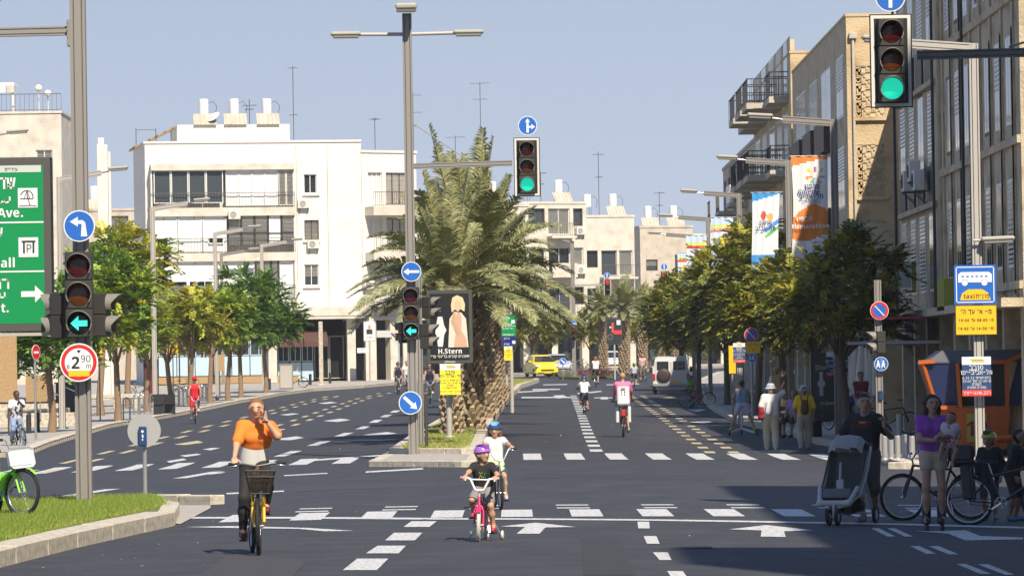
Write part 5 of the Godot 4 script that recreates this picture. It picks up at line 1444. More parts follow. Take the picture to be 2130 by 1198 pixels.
	for i in 5:
		var s: Array = specs[i]
		var p: Vector3 = ats[i]
		var gy := gh(p.x, -p.z) + 0.1
		var hh: float = tops[i].y - gy
		o = plain_block(s[0], Vector3(p.x, gy, p.z), s[3], s[4], 9, hh, 4.0, s[6], s[7], 3.0, true, s[8])
		b = o.transform
		heater(tanks[i], b * Vector3(s[4] * 0.75, hh + 0.15, -2.0), s[3])
		if i in [1, 2, 3]:
			heater(["", "low white tank beside the panelled storey's tall one", "white tank with a dish behind the glazed balconies", "second tank on the beige block's roof edge"][i], b * Vector3(s[4] * 0.3, hh + 0.15, -2.6), s[3], i == 3)
			antenna(["", "thin aerial over the panelled storey", "very tall lattice aerial above the glazed balconies", "aerial with one cross arm over the blank wall"][i], b * Vector3(s[4] * 0.5, hh + 0.15, -2.2), [0, 2.4, 5.2, 3.0][i], [[0.95, 0.9], [0.6, 0.5]])
		if i == 0:
			antenna("tall comb aerial left of the overhead signal stay rod", b * Vector3(1.3, hh + 0.15, -2.2), 8.4, [[0.97, 1.2], [0.82, 1.3], [0.7, 0.7]], 0.2)
			antenna("tallest aerial with many arms over the palm crown", b * Vector3(6.3, hh + 0.15, -2.2), 9.1, [[0.99, 1.4], [0.86, 1.0], [0.6, 0.5], [0.46, 1.4]], 0.1)
			antenna("low comb aerial just above the palm fronds", b * Vector3(4.4, hh + 0.15, -2.2), 5.2, [[0.97, 1.4]], 0.1)
	var st := PI / 2 * -1.0
	o = new_building("weathered grey-brown block with shutters along the right edge", Vector3(11.3, -0.1, -139.5), st)
	var L := 33.5
	T = 14.0
	g = Geo.new()
	holes = []
	var kinds := []
	for r in 4:
		var y := 4.1 + r * 3.22
		for q in 4:
			holes.append([1.0 + q * 3.0, y, 2.7 + q * 3.0, y + (2.1 if r != 1 else 2.3)]); kinds.append(["slats", "half", "slats", "pane"][(q + r) % 4])
		for q in 7:
			holes.append([15.6 + q * 2.5, y + 0.2, 16.7 + q * 2.5, y + 2.2]); kinds.append(["half", "dark", "slats", "pane"][(q * 3 + r) % 4])
	wall_face(g, 0, 3.6, L, T + 1.9, 0, holes, 0.35)
	g.box(Vector3(L / 2, (T + 5.5) / 2, -5.3), Vector3(L - 0.01, T - 1.72, 9.9))
	g.quad(Vector3(0, 3.6, 0), Vector3(0, T + 1.9, 0), Vector3(0, T + 1.9, -0.5), Vector3(0, 3.6, -0.5))
	part(o, "wall", g, S.grey_wall)
	for i in holes.size():
		var h: Array = holes[i]
		flat_window(o, h[0], h[1], h[2], h[3], 0.0, kinds[i])
	for r in 4:
		var y := 4.1 + r * 3.22
		if r > 0:
			for q in 4: slab(o, "balcony_panel", 0.85 + q * 3.0, y - 0.85, 0.004, 2.85 + q * 3.0, y + 0.15, 0.06, S.dark)
			slab(o, "ledge", 0.5, y - 1.0, 0.004, 13.2, y - 0.86, 0.16, S.grey_wall)
		slab(o, "ledge", 14.2, y - 0.3, 0.004, L, y - 0.12, 0.09, S.grey_wall)
	for q in 8: slab(o, "fin", 14.6 + q * 2.5, 3.6, 0.004, 15.0 + q * 2.5, T + 1.8, 0.05, S.grey_wall)
	for q in 7: slab(o, "brick_panel", 17.0 + q * 2.5, 3.7, 0.004, 17.0 + q * 2.5 + 0.45, T + 1.6, 0.05, S.beige_wall)
	slab(o, "fin", 13.4, 3.6, 0.004, 14.0, T + 1.8, 0.08, S.grey_wall)
	for e in [[2.0, 10.3], [4.6, 10.2], [7.0, 7.2], [9.0, 7.4], [10.4, 7.1]]: ac_unit(o, e[0], e[1], 0.12)
	for e in [1.2, 13.7, 22.0]:
		g = Geo.new()
		g.bar(Vector3(e, 3.6, 0.2), Vector3(e, T + 1.8, 0.2), 0.04)
		part(o, "drain_pipe", g, S.groove)
	slab(o, "rear_wing", -21.3, 0, -10, -0.02, 12.7, -2.1, S.grey_wall)
	slab(o, "soffit", 0, 3.4, -3.0, L, 3.6, 0.5, S.grey_wall)
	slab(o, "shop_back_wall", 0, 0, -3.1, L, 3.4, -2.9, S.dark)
	for q in 9: slab(o, "column", q * 4.1, 0, -0.5, q * 4.1 + 0.5, 3.4, 0.0, S.grey_wall)
	slab(o, "shop_sign", 0.4, 2.75, 0.01, 3.8, 3.75, 0.2, mat(0.5, 0.46, 0.43, 0.6))
	g = Geo.new()
	heb(g, "תי חן", 0.5, Transform3D(Basis(), Vector3(2.0, 3.2, 0.21)))
	part(o, "shop_lettering", g, S.groove)
	slab(o, "awning", 4.6, 2.7, 0.0, 13.0, 2.78, 2.4, mat(0.42, 0.42, 0.42, 0.7))
	slab(o, "awning", 8.2, 3.35, 0.5, 13.4, 3.42, 2.0, mat(0.28, 0.06, 0.05, 0.8))
	slab(o, "light_box", 17.5, 3.5, 0.1, 19.5, 4.3, 0.5, mat(0.30, 0.30, 0.05, 0.5))
	slab(o, "light_box", 4.6, 4.3, 0.1, 5.0, 4.9, 0.75, mat(0.4, 0.42, 0.35, 0.5))
	g = Geo.new()
	wall_face(g, 0, 0, 10, T + 1.9, 0.01, [], 0.3, Transform3D(Basis(Vector3.UP, PI / 2), Vector3(L, 0, 0)))
	part(o, "end_wall", g, S.grey_wall)
	o = new_building("tan building with two pierced concrete screens on its sunlit end wall", Vector3(11.35, 0.0, -161), 0.0)
	T = 13.75
	g = Geo.new()
	var sc := [[11.658 - 11.35, 10.378, 12.624 - 11.35, 12.087], [11.673 - 11.35, 7.718, 12.575 - 11.35, 9.443]]
	var wn := [11.662 - 11.35, 5.105, 12.596 - 11.35, 6.877]
	wall_face(g, 0, 0, 14, T, 0, [sc[0], sc[1], wn], 0.35)
	g.box(Vector3(7.2, T / 2, -0.75), Vector3(13.4, T - 0.05, 0.6))
	part(o, "end_wall", g, S.tan_wall)
	window(o, wn[0], wn[1], wn[2], wn[3], -0.15, "pane", Transform3D(), 2)
	slab(o, "sill", wn[0] - 0.1, wn[1] - 0.14, 0.004, wn[2] + 0.1, wn[1], 0.12, S.tan_wall)
	for s in sc:
		slab(o, "sill", s[0] - 0.12, s[1] - 0.13, 0.004, s[2] + 0.12, s[1], 0.12, S.tan_wall)
		var nx := 6
		var ny := 9
		var cw: float = (s[2] - s[0]) / nx
		var ch: float = (s[3] - s[1]) / ny
		for i in nx:
			for j in ny:
				g = Geo.new()
				var cx: float = s[0] + (i + 0.5) * cw
				var cy: float = s[1] + (j + 0.5) * ch
				var v := (i + j) % 3
				if v == 0:
					g.torus(Vector3(cx, cy, -0.08), cw * 0.42, cw * 0.17, Basis(), 12, 5)
					g.box(Vector3(cx, cy + ch * 0.43, -0.08), Vector3(cw, ch * 0.16, 0.14))
				elif v == 1:
					g.box(Vector3(cx - cw * 0.2, cy, -0.08), Vector3(cw * 0.34, ch, 0.14), Basis(Vector3(0, 0, 1), 0.1))
					g.box(Vector3(cx + cw * 0.22, cy - ch * 0.28, -0.08), Vector3(cw * 0.56, ch * 0.36, 0.14))
				else:
					g.box(Vector3(cx, cy + ch * 0.2, -0.08), Vector3(cw, ch * 0.38, 0.14))
					g.box(Vector3(cx + cw * 0.25, cy - ch * 0.2, -0.08), Vector3(cw * 0.36, ch * 0.62, 0.14))
				part(o, "screen_block", g, S.tan_wall)
		slab(o, "screen_recess", s[0], s[1], -0.36, s[2], s[3], -0.33, S.dark)
	g = Geo.new()
	g.bar(Vector3(0.22, 0, 0.07), Vector3(0.22, T - 0.75, 0.07), 0.05, 10)
	g.box(Vector3(0.22, T - 0.65, 0.09), Vector3(0.26, 0.22, 0.18), Basis(), 0.02)
	part(o, "drain_pipe", g, S.beige_wall)
	slab(o, "parapet", -0.03, T, -31, 14, T + 0.1, 0.03, S.tan_wall)
	var ft := Transform3D(Basis(Vector3.UP, st), Vector3(0, 0, 0))
	g = Geo.new()
	holes = []
	for r in 3:
		for q in [[-5.0, -1.6], [-13.0, -8.0], [-20, -15.5], [-28.5, -22.5]]: holes.append([q[0], 4.3 + r * 3.1, q[1], 6.4 + r * 3.1])
	wall_face(g, -31, 3.4, 0, T, 0.002, holes, 0.3, ft)
	g.box(ft * Vector3(-15.5, (T + 3.4) / 2, -4.5), Vector3(30.9, T - 3.5, 8), ft.basis)
	part(o, "street_wall", g, S.grey_wall)
	for i in holes.size():
		flat_window(o, holes[i][0], holes[i][1], holes[i][2], holes[i][3], 0.0, ["half", "pane", "slats", "slats"][i % 4], ft)
		if i % 4 > 0: slab(o, "balcony_panel", holes[i][0] - 0.2, holes[i][1] - 0.9, 0.01, holes[i][2] + 0.2, holes[i][1] + 0.2, 0.3, S.brown, 0.0, ft)
	for q in 7: slab(o, "column", -31 + q * 4.9, 0, -0.5, -30.4 + q * 4.9, 3.4, 0.0, S.beige_wall, 0.0, ft)
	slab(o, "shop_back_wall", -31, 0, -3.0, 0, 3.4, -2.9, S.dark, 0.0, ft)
	o = new_building("tan building with stacked open balconies behind the bannered lamps", Vector3(11.4, 0.3, -194), 0.0)
	T = 14.4
	g = Geo.new()
	wall_face(g, 0, 0, 9, T, 0, [[0.7, 9.0, 1.5, 11.6]], 0.3)
	g.box(Vector3(4.6, T / 2, -0.7), Vector3(8.6, T - 0.05, 0.6))
	part(o, "end_wall", g, S.tan_wall)
	window(o, 0.7, 9.0, 1.5, 11.6, -0.15, "slats", Transform3D(), 2)
	g = Geo.new()
	holes = []
	for r in 4:
		for q in [[-4.6, -2.0], [-10, -6.5], [-16, -12], [-22, -18.5], [-28, -24]]: holes.append([q[0], 3.9 + r * 3.0, q[1], 6.1 + r * 3.0])
	wall_face(g, -30, 3.2, 0, T, 0.002, holes, 0.3, ft)
	g.box(ft * Vector3(-15, (T + 3.2) / 2, -4.5), Vector3(29.9, T - 3.3, 8), ft.basis)
	part(o, "street_wall", g, S.grey_wall)
	slab(o, "parapet", -0.03, T, -30, 9, T + 0.1, 0.03, S.tan_wall)
	for i in holes.size():
		flat_window(o, holes[i][0], holes[i][1], holes[i][2], holes[i][3], 0.0, ["pane", "slats", "half"][i % 3], ft)
		var out := 1.5 if i % 5 in [1, 2, 3] else 0.8
		slab(o, "balcony_slab", holes[i][0] - 0.4, holes[i][1] - 0.4, 0.01, holes[i][2] + 0.4, holes[i][1] - 0.15, out, S.beige_wall, 0.0, ft)
		railing(o, holes[i][0] - 0.35, holes[i][2] + 0.35, holes[i][1] - 0.15, 1.0, out - 0.05, S.dark, 0.2, ft)
		for s in [holes[i][0] - 0.35, holes[i][2] + 0.35]:
			var rt := ft * Transform3D(Basis(Vector3.UP, PI / 2), Vector3(s, 0, 0))
			railing(o, -out, 0.0, holes[i][1] - 0.15, 1.0, 0.0, S.dark, 0.2, rt)
	for q in 6: slab(o, "column", -30 + q * 5.6, 0, -0.5, -29.4 + q * 5.6, 3.2, 0.0, S.beige_wall, 0.0, ft)
	slab(o, "shop_back_wall", -30, 0, -3.0, 0, 3.2, -2.9, S.dark, 0.0, ft)
	o = plain_block("pale block behind the tree crowns further up the right pavement", Vector3(12.2, 0.75, -275), st, 48, 9, 12.5, 3.4, S.beige_wall, [[1, 4, "deep"], [6, 9, "wide"], [12, 16, "deep"], [19, 22, "wide"], [25, 29, "deep"], [33, 36, "wide"], [39, 44, "deep"]], 3.0, true, 71)
	o = plain_block("tall block outside the frame that shades the crossing", Vector3(11.3, -0.2, -64.8), st, 55, 14, 23.2, 4.0, S.beige_wall, [[2, 5, "deep"], [8, 11, "wide"], [15, 19, "deep"], [24, 27, "wide"], [34, 38, "deep"], [44, 48, "wide"]], 3.1, true, 81)
	slab(o, "stair_tower", 35.2, 23.2, -12, 39.8, 29.3, -0.02, S.beige_wall)
func leaf(g: Geo, p: Vector3, dir: Vector3, nrm: Vector3, l: float, w: float):
	var s := dir.cross(nrm).normalized() * w * 0.5
	var m := p + dir * l * 0.45
	var e := p + dir * l - nrm * l * 0.12
	var n1 := (nrm + s * 0.6 / w).normalized()
	var n2 := (nrm - s * 0.6 / w).normalized()
	g.tri_n(p, m + s, e, n1, n1, n1)
	g.tri_n(p, e, m - s, n2, n2, n2)
func spray(g: Geo, p: Vector3, dir: Vector3, l: float, pairs: int, leaf_l: float, leaf_w: float):
	var side := dir.cross(Vector3.UP).normalized()
	if side.length() < 0.1: side = Vector3(1, 0, 0)
	var up := side.cross(dir).normalized()
	for k in pairs:
		var t := (k + 0.6) / pairs
		var q := p + dir * l * t + Vector3.DOWN * l * 0.28 * t * t
		for s in [-1.0, 1.0]:
			var d: Vector3 = (side * s + dir * 0.55 + Vector3(rnd(-0.3, 0.3), rnd(-0.35, 0.15), rnd(-0.3, 0.3))).normalized()
			leaf(g, q, d, (up + Vector3(rnd(-0.5, 0.5), rnd(-0.2, 0.4), rnd(-0.5, 0.5))).normalized(), leaf_l * rnd(0.7, 1.2) * (1.0 - 0.4 * absf(t - 0.4)), leaf_w)
func crown_mesh(seed_: int, rx: float, ry: float, clumps: int, twigs: int, tones: Array, leaf_l: float, leaf_w: float, spray_l: float, pairs: int, limbs: Array) -> Geo:
	rng.seed = seed_
	var g := Geo.new()
	for i in clumps:
		var a := rnd(0, TAU)
		var u := rnd(-0.75, 1.0)
		var rr := sqrt(maxf(0, 1 - u * u)) * rnd(0.55, 1.05)
		var c := Vector3(cos(a) * rr * rx, u * ry * rnd(0.75, 1.0), sin(a) * rr * rx)
		limbs.append(c)
		var tone: Color = tones[rng.randi() % tones.size()]
		var cr := rx * rnd(0.2, 0.36)
		for k in twigs:
			var d := Vector3(rnd(-1, 1), rnd(-0.6, 1), rnd(-1, 1)).normalized()
			var f := rnd(0.7, 1.3)
			g.col = Color(tone.r * f, tone.g * f * rnd(0.95, 1.05), tone.b * f)
			var out := (d + Vector3(c.x / rx, 0.15, c.z / rx) * 0.6).normalized()
			spray(g, c + d * cr * rnd(0.1, 0.8), out, spray_l * rnd(0.7, 1.25), pairs, leaf_l, leaf_w)
	return g
func tree(called: String, label: String, base: Vector3, trunk_h: float, trunk_r: float, crown: Mesh, limbs: Array, crown_at: Vector3, size: float, m: Material, leaf_m: Material, group: String, turn: float, bloom: Mesh = null) -> Node3D:
	var o := thing(called, label, "tree", base, 0.0, group)
	rng.seed = int(absf(base.x * 91 + base.z * 17))
	var g := Geo.new()
	var lean := Vector3(rnd(-0.12, 0.12), 0, rnd(-0.1, 0.1))
	var fork := Vector3(0, trunk_h, 0) + lean
	g.tube([Vector3(0, -0.1, 0), Vector3(0, trunk_h * 0.25, 0) - lean * 0.5, Vector3(0, trunk_h * 0.6, 0) + lean * 0.3, fork], [trunk_r * 1.3, trunk_r, trunk_r * 0.9, trunk_r * 0.85], 9)
	var tr := part(o, "trunk", g, m)
	var b := Basis(Vector3.UP, turn).scaled(Vector3.ONE * size)
	var n := 0
	for l in limbs:
		n += 1
		if n % 3 != 0: continue
		var e: Vector3 = crown_at + b * l
		g = Geo.new()
		g.tube([fork - Vector3(0, 0.1, 0), fork.lerp(e, 0.45) + Vector3(0, 0.12, 0), e], [trunk_r * 0.45, trunk_r * 0.2, 0.008], 6)
		part(tr, "limb", g, m)
	var c := part(o, "crown", crown, leaf_m, "", crown_at)
	c.basis = b
	if bloom:
		var f := part(o, "blossom", bloom, vcol(0.7, lin(0.1, 0.06, 0.2)), "purple blossom", crown_at)
		f.basis = b
	return o
func frond_mesh(seed_: int, L: float, elev: float, droop: float) -> ArrayMesh:
	rng.seed = seed_
	var g := Geo.new()
	var pt := func(t: float): return Vector3(L * t * cos(elev) * (1.0 - 0.12 * t), L * t * sin(elev) - droop * t * t * L, rnd(-0.01, 0.01))
	var pts := []
	var rad := []
	for k in 9:
		pts.append(pt.call(k / 8.0)); rad.append(lerpf(0.035, 0.006, k / 8.0))
	g.col = Color(0.24, 0.23, 0.09)
	g.tube(pts, rad, 5)
	var n := 66
	for k in n:
		var t := 0.16 + 0.84 * k / n
		var p: Vector3 = pt.call(t)
		var q: Vector3 = pt.call(minf(1.0, t + 0.02))
		var d := (q - p).normalized()
		var z := Vector3(0, 0, 1)
		var up := z.cross(d) * -1.0
		if up.y < 0: up = -up
		var ll := 0.52 * sin(PI * clampf(0.18 + t * 0.8, 0, 1)) + 0.1
		for s in [-1.0, 1.0]:
			var f := rnd(0.75, 1.25)
			g.col = Color(0.20 * f, 0.215 * f, 0.085 * f) if rng.randf() < 0.7 else Color(0.36 * f, 0.34 * f, 0.17 * f)
			var dir: Vector3 = (z * s * 0.8 + d * 0.62 + up * rnd(0.2, 0.5) + Vector3.DOWN * 0.12 + Vector3(rnd(-1, 1), rnd(-1, 1), rnd(-1, 1)) * 0.1).normalized()
			var wv := dir.cross(up).normalized() * 0.021
			var mid := p + dir * ll * 0.5
			var tip := p + dir * ll + Vector3.DOWN * ll * 0.22
			g.tri(p - wv * 0.6, p + wv * 0.6, mid + wv); g.tri(p - wv * 0.6, mid + wv, mid - wv); g.tri(mid - wv, mid + wv, tip)
	return g.mesh()
var fronds := []
func boot_mesh() -> ArrayMesh:
	var g := Geo.new()
	var a := [Vector3(-0.13, -0.14, -0.03), Vector3(0.13, -0.14, -0.03), Vector3(0.13, -0.14, 0.03), Vector3(-0.13, -0.14, 0.03)]
	var b := [Vector3(-0.09, 0.03, -0.03), Vector3(0.09, 0.03, -0.03), Vector3(0.09, 0.0, 0.1), Vector3(-0.09, 0.0, 0.1)]
	var c := [Vector3(-0.06, 0.16, 0.02), Vector3(0.06, 0.16, 0.02), Vector3(0.055, 0.1, 0.14), Vector3(-0.055, 0.1, 0.14)]
	g.loft([a, b, c])
	return g.mesh()
func palm(label: String, base: Vector3, h: float, r: float, size: float, seed_: int, single_boots: bool, nf := 62) -> Node3D:
	var o := thing("palm_tree", label, "palm tree", base, 0.0, "date palms on the median")
	if not fronds.size():
		for k in 8: fronds.append(frond_mesh(300 + k, 3.9, [1.42, 1.24, 1.08, 0.93, 0.78, 0.62, 0.44, 0.24][k], [0.1, 0.22, 0.33, 0.41, 0.47, 0.5, 0.47, 0.4][k]))
	rng.seed = seed_
	var g := Geo.new()
	g.tube([Vector3(0, -0.1, 0), Vector3(0, 0.4, 0), Vector3(0, h * 0.6, 0), Vector3(0, h, 0), Vector3(0, h + 0.25, 0)], [r * 0.8, r * 0.75, r * 0.78, r * 0.8, r * 0.3], 14)
	var tr := part(o, "trunk", g, mat(0.045, 0.032, 0.02, 0.95))
	var bm := boot_mesh()
	var tones := [surf_cached(0), surf_cached(1), surf_cached(2)]
	var merged := Geo.new()
	var rows := int(h / 0.165)
	for j in rows:
		var n := 10
		for k in n:
			var a := TAU * (k + 0.5 * (j % 2)) / n + rnd(-0.06, 0.06) + j * 0.13
			var nn := Vector3(sin(a), 0, cos(a))
			var t := Transform3D(Basis(Vector3.UP, a) * Basis(Vector3(1, 0, 0), rnd(0.0, 0.4)) * Basis().scaled(Vector3.ONE * rnd(0.7, 1.0) * r / 0.42), Vector3(0, 0.12 + j * 0.165 + rnd(-0.02, 0.02), 0) + nn * r * 0.74)
			if single_boots and nn.z > -0.25:
				var q := part(tr, "leaf_base", bm, tones[rng.randi() % 3])
				q.transform = t
			else:
				var arr := bm.surface_get_arrays(0)
				var vv: PackedVector3Array = arr[0]
				var vn: PackedVector3Array = arr[1]
				var ii: PackedInt32Array = arr[Mesh.ARRAY_INDEX]
				for i in range(0, ii.size(), 3):
					merged.tri(t * vv[ii[i]], t * vv[ii[i + 1]], t * vv[ii[i + 2]])
	var mo := part(o, "leaf_bases", merged, tones[1])
	mo.set_meta("kind", "stuff")
	var fm := vcol(0.55, lin(0.05, 0.06, 0.015))
	for k in nf:
		var t := float(k) / nf
		var q := part(o, "frond", fronds[mini(7, int(t * 8))], mats_once("frond", fm), "", Vector3(0, h + 0.1 - 0.35 * t, 0))
		q.basis = Basis(Vector3.UP, k * 2.39996 + rnd(-0.2, 0.2)) * Basis(Vector3(0, 0, 1), rnd(-0.1, 0.1)) * Basis(Vector3(1, 0, 0), rnd(-0.25, 0.25)) * Basis().scaled(Vector3.ONE * size * rnd(0.85, 1.1))
	return o
func mats_once(key: String, m: Material) -> Material:
	if not mats.has(key): mats[key] = m
	return mats[key]
func surf_cached(k: int) -> Material:
	var key := "boot%d" % k
	if not mats.has(key):
		var f: float = [0.75, 1.0, 1.3][k]
		mats[key] = surf(60 + k, 0.05, [[0.0, 0.13 * f, 0.09 * f, 0.05 * f], [0.5, 0.28 * f, 0.21 * f, 0.13 * f], [1.0, 0.42 * f, 0.34 * f, 0.23 * f]], 0.5, 0.9)
	return mats[key]
func build_trees():
	palm("nearest median palm with a thick trunk of cut leaf bases", Vector3(-1.235, gh(-1, 138) + 0.2, -138), 4.2, 0.44, 1.22, 11, true, 76)
	palm("second median palm standing close behind the nearest one", Vector3(-1.019, gh(-1, 158) + 0.2, -158), 4.1, 0.44, 1.05, 12, true)
	palm("third palm of the median row", Vector3(-0.819, gh(-1, 180) + 0.2, -180), 4.0, 0.42, 1.0, 13, false)
	palm("fourth palm of the median row, partly hidden", Vector3(-0.657, gh(-1, 202) + 0.2, -202), 4.0, 0.42, 1.0, 14, false)
	palm("fifth palm of the median row near the small direction sign", Vector3(-0.554, gh(-1, 226) + 0.2, -226), 3.9, 0.42, 1.0, 15, false)
	palm("slimmer median palm right behind the yellow notice", Vector3(-1.688, gh(-2, 131) + 0.2, -131), 4.0, 0.34, 0.9, 16, true, 44)
	palm("far palm left of the red-print advertising panel", Vector3(6.06, 1.654, -322.00), 4.2, 0.34, 0.58, 17, false, 54)
	palm("far palm right beside the red-print advertising panel", Vector3(7.24, 1.646, -312.00), 4.3, 0.4, 0.6, 18, false, 54)
	palm("far palm between the advertising panel and the white van", Vector3(8.81, 1.705, -326.00), 4.2, 0.36, 0.58, 19, false, 54)
	palm("far palm rising behind the white van's roof", Vector3(10.67, 1.731, -345.00), 4.4, 0.3, 0.55, 20, false, 54)
	palm("far palm at the right of the van's roof under the trees", Vector3(11.39, 1.725, -335.00), 4.3, 0.36, 0.55, 21, false, 54)
	var lm := vcol(0.55, lin(0.22, 0.3, 0.03))
	var bright := [Color(0.263, 0.362, 0.037), Color(0.200, 0.312, 0.035), Color(0.350, 0.413, 0.044), Color(0.150, 0.250, 0.035)]
	var yellow := [Color(0.362, 0.388, 0.037), Color(0.450, 0.413, 0.044), Color(0.263, 0.350, 0.037)]
	var deep := [Color(0.125, 0.237, 0.035), Color(0.175, 0.288, 0.037), Color(0.094, 0.188, 0.031)]
	var l1 := []
	var l2 := []
	var l3 := []
	var c1 := crown_mesh(1, 1.5, 1.75, 34, 17, bright, 0.2, 0.1, 0.55, 9, l1).mesh()
	var c2 := crown_mesh(2, 1.2, 1.2, 26, 16, yellow, 0.18, 0.09, 0.48, 9, l2).mesh()
	var c3 := crown_mesh(3, 1.7, 2.0, 40, 17, deep, 0.21, 0.105, 0.55, 9, l3).mesh()
	rng.seed = 5
	var bg := Geo.new()
	for i in 16:
		var c: Vector3 = l2[i] * 1.1 if i < l2.size() else Vector3.ZERO
		for k in 26:
			var f := rnd(0.7, 1.3)
			bg.col = Color(0.24 * f, 0.15 * f, 0.42 * f)
			var d := Vector3(rnd(-1, 1), rnd(-1, 1), rnd(-1, 1)).normalized()
			leaf(bg, c + d * 0.11, d, d.cross(Vector3.UP).normalized(), 0.07, 0.05)
	var bloom := bg.mesh()
	var jl := "jacaranda trees on the left pavement"
	var js := [[Vector3(-15.77, 0.060, -163.70), 2.3, c3, l3, 1.75, 1.0, "jacaranda with purple blossom behind the height limit sign", true], [Vector3(-15.28, 0.201, -185.15), 2.2, c1, l1, 3.9, 1.15, "bright jacaranda right of the near signal", true], [Vector3(-16.22, 0.330, -212.33), 2.0, c2, l2, 2.8, 1.05, "small yellowing jacaranda by the steel hoops", true], [Vector3(-16.61, 0.432, -231.77), 2.1, c2, l2, 3.2, 1.15, "yellowing jacaranda over the yellow plate", true],
		[Vector3(-15.37, 0.439, -228.49), 2.2, c2, l2, 3.2, 1.25, "jacaranda behind the cyclist in red", true], [Vector3(-15.16, 0.510, -239.97), 2.3, c1, l1, 3.3, 1.0, "jacaranda in front of the blue shopfront windows", true], [Vector3(-14.90, 0.576, -250.60), 2.3, c1, l1, 3.4, 1.0, "jacaranda beside the slim lamp post", false], [Vector3(-15.02, 0.669, -264.16), 2.3, c3, l3, 4.2, 1.15, "tall dark green jacaranda before the shopfront", false], [Vector3(-14.36, 0.851, -278.10), 2.3, c3, l3, 3.9, 1.15, "last dark jacaranda before the white building's awning", false]]
	for i in js.size():
		var p: Vector3 = js[i][0]
		p.y += 0.14
		tree("jacaranda_tree", js[i][6], p, js[i][1], 0.13, js[i][2], js[i][3], Vector3(0, js[i][1] + js[i][4] * 0.55, 0), js[i][5], S.bark, lm, jl, i * 1.3, bloom if js[i][7] else null)
	tree("jacaranda_tree", "pale green jacaranda higher behind the first ones by the pylon", Vector3(-19.259, gh(-19, 240) + 0.14, -240), 4.0, 0.15, c2, l2, Vector3(0, 6.752, 0), 1.75, S.bark, lm, jl, 2.0)
	tree("jacaranda_tree", "jacaranda between the green sign and the near signal", Vector3(-17.631, gh(-18, 205) + 0.14, -205), 3.0, 0.15, c1, l1, Vector3(0, 5.778, 0), 0.95, S.bark, lm, jl, 4.0, bloom)
	var rm := vcol(0.5, lin(0.14, 0.15, 0.02))
	var olive := [Color(0.125, 0.144, 0.031), Color(0.188, 0.194, 0.040), Color(0.094, 0.112, 0.025), Color(0.288, 0.269, 0.044)]
	var mixed := [Color(0.263, 0.263, 0.037), Color(0.175, 0.206, 0.035), Color(0.362, 0.331, 0.044), Color(0.131, 0.156, 0.031)]
	var r1 := []
	var r2 := []
	var k1 := crown_mesh(31, 1.75, 1.95, 52, 18, olive, 0.17, 0.085, 0.52, 10, r1).mesh()
	var k2 := crown_mesh(32, 2.0, 1.75, 60, 18, mixed, 0.17, 0.085, 0.5, 10, r2).mesh()
	var rg := "street trees on the right pavement"
	for q in [[Vector3(8.85, 3.954, -128.00), k2, r2, 0.9, "dark street tree in front of the tan end wall"], [Vector3(9.46, 3.898, -152.00), k1, r1, 0.9, "street tree under the orange banner"], [Vector3(8.77, 5.029, -172.00), k2, r2, 1.15, "street tree behind the scooter girl's sign post"], [Vector3(8.89, 4.831, -200.00), k2, r2, 1.12, "street tree over the fallen bicycle"], [Vector3(8.73, 4.533, -226.00), k2, r2, 1.1, "street tree just right of the white van"], [Vector3(9.44, 5.005, -268.00), k2, r2, 1.2, "street tree with yellow-green leaves behind the van"], [Vector3(8.88, 3.827, -158.00), k2, r2, 0.95, "low street tree between the two sign posts"]]:
		var p: Vector3 = q[0]
		var gy := gh(p.x, -p.z) + 0.14
		tree("street_tree", q[4], Vector3(p.x, gy, p.z), 2.2, 0.13, q[1], q[2], Vector3(0, p.y - gy, 0), q[3], S.dark_bark, rm, rg, p.z * 0.37)
	for q in [[Vector3(1.49, 4.955, -342.00), k1, r1, 0.85, "dark bushy tree behind the small direction sign"], [Vector3(2.75, 4.828, -350.00), k1, r1, 0.7, "dark bushy tree above the yellow taxi"], [Vector3(5.69, 5.079, -352.00), k2, r2, 0.75, "tree between the far junction mast and the first far palm"], [Vector3(10.55, 4.882, -372.00), k2, r2, 0.8, "green tree behind the far palm trunks"], [Vector3(13.32, 3.908, -372.00), k2, r2, 0.8, "green tree far behind the white van"]]:
		var p: Vector3 = q[0]
		var gy := gh(p.x, -p.z) + 0.14
		tree("street_tree", q[4], Vector3(p.x, gy, p.z), 1.6, 0.12, q[1], q[2], Vector3(0, p.y - gy, 0), q[3], S.dark_bark, rm, "trees by the far junction", p.z * 0.21)
	var o := thing("flower_bed", "bed of red and white flowers at the far junction", "flower bed", Vector3(0, 0, 0))
	var g := Geo.new()
	var fp := pv([Vector2(3.06, 315.77), Vector2(4.28, 312.68), Vector2(6.61, 319.38), Vector2(6.79, 327.88), Vector2(3.17, 327.07)])
	sheet(g, fp, 0.16, 1.5, 0.2)
	part(o, "soil", g, S.soil)
	rng.seed = 91
	var cols := [Color(0.62, 0.05, 0.09), Color(0.72, 0.7, 0.66), Color(0.62, 0.16, 0.2), Color(0.10, 0.2, 0.03)]
	var lo := Vector2(3.2, 300)
	for i in 130:
		var x := rnd(fp[0].x, fp[2].x)
		var d := rnd(fp[1].y, fp[4].y)
		g = Geo.new()
		for k in 16:
			var n := Vector3(rnd(-1, 1), rnd(0.1, 1), rnd(-1, 1)).normalized()
			var c: Color = cols[(0 if absf(x - 5.4) < 1.2 and k % 3 else 1) if k % 4 else 3]
			g.col = c * rnd(0.8, 1.2)
			leaf(g, on(x, d, 0.16) + n * Vector3(0.22, 0.34, 0.22), n, n.cross(Vector3(0.3, 0.2, 1)).normalized(), 0.13, 0.11)
		part(o, "flower_clump", g, mats_once("petal", vcol(0.6)))
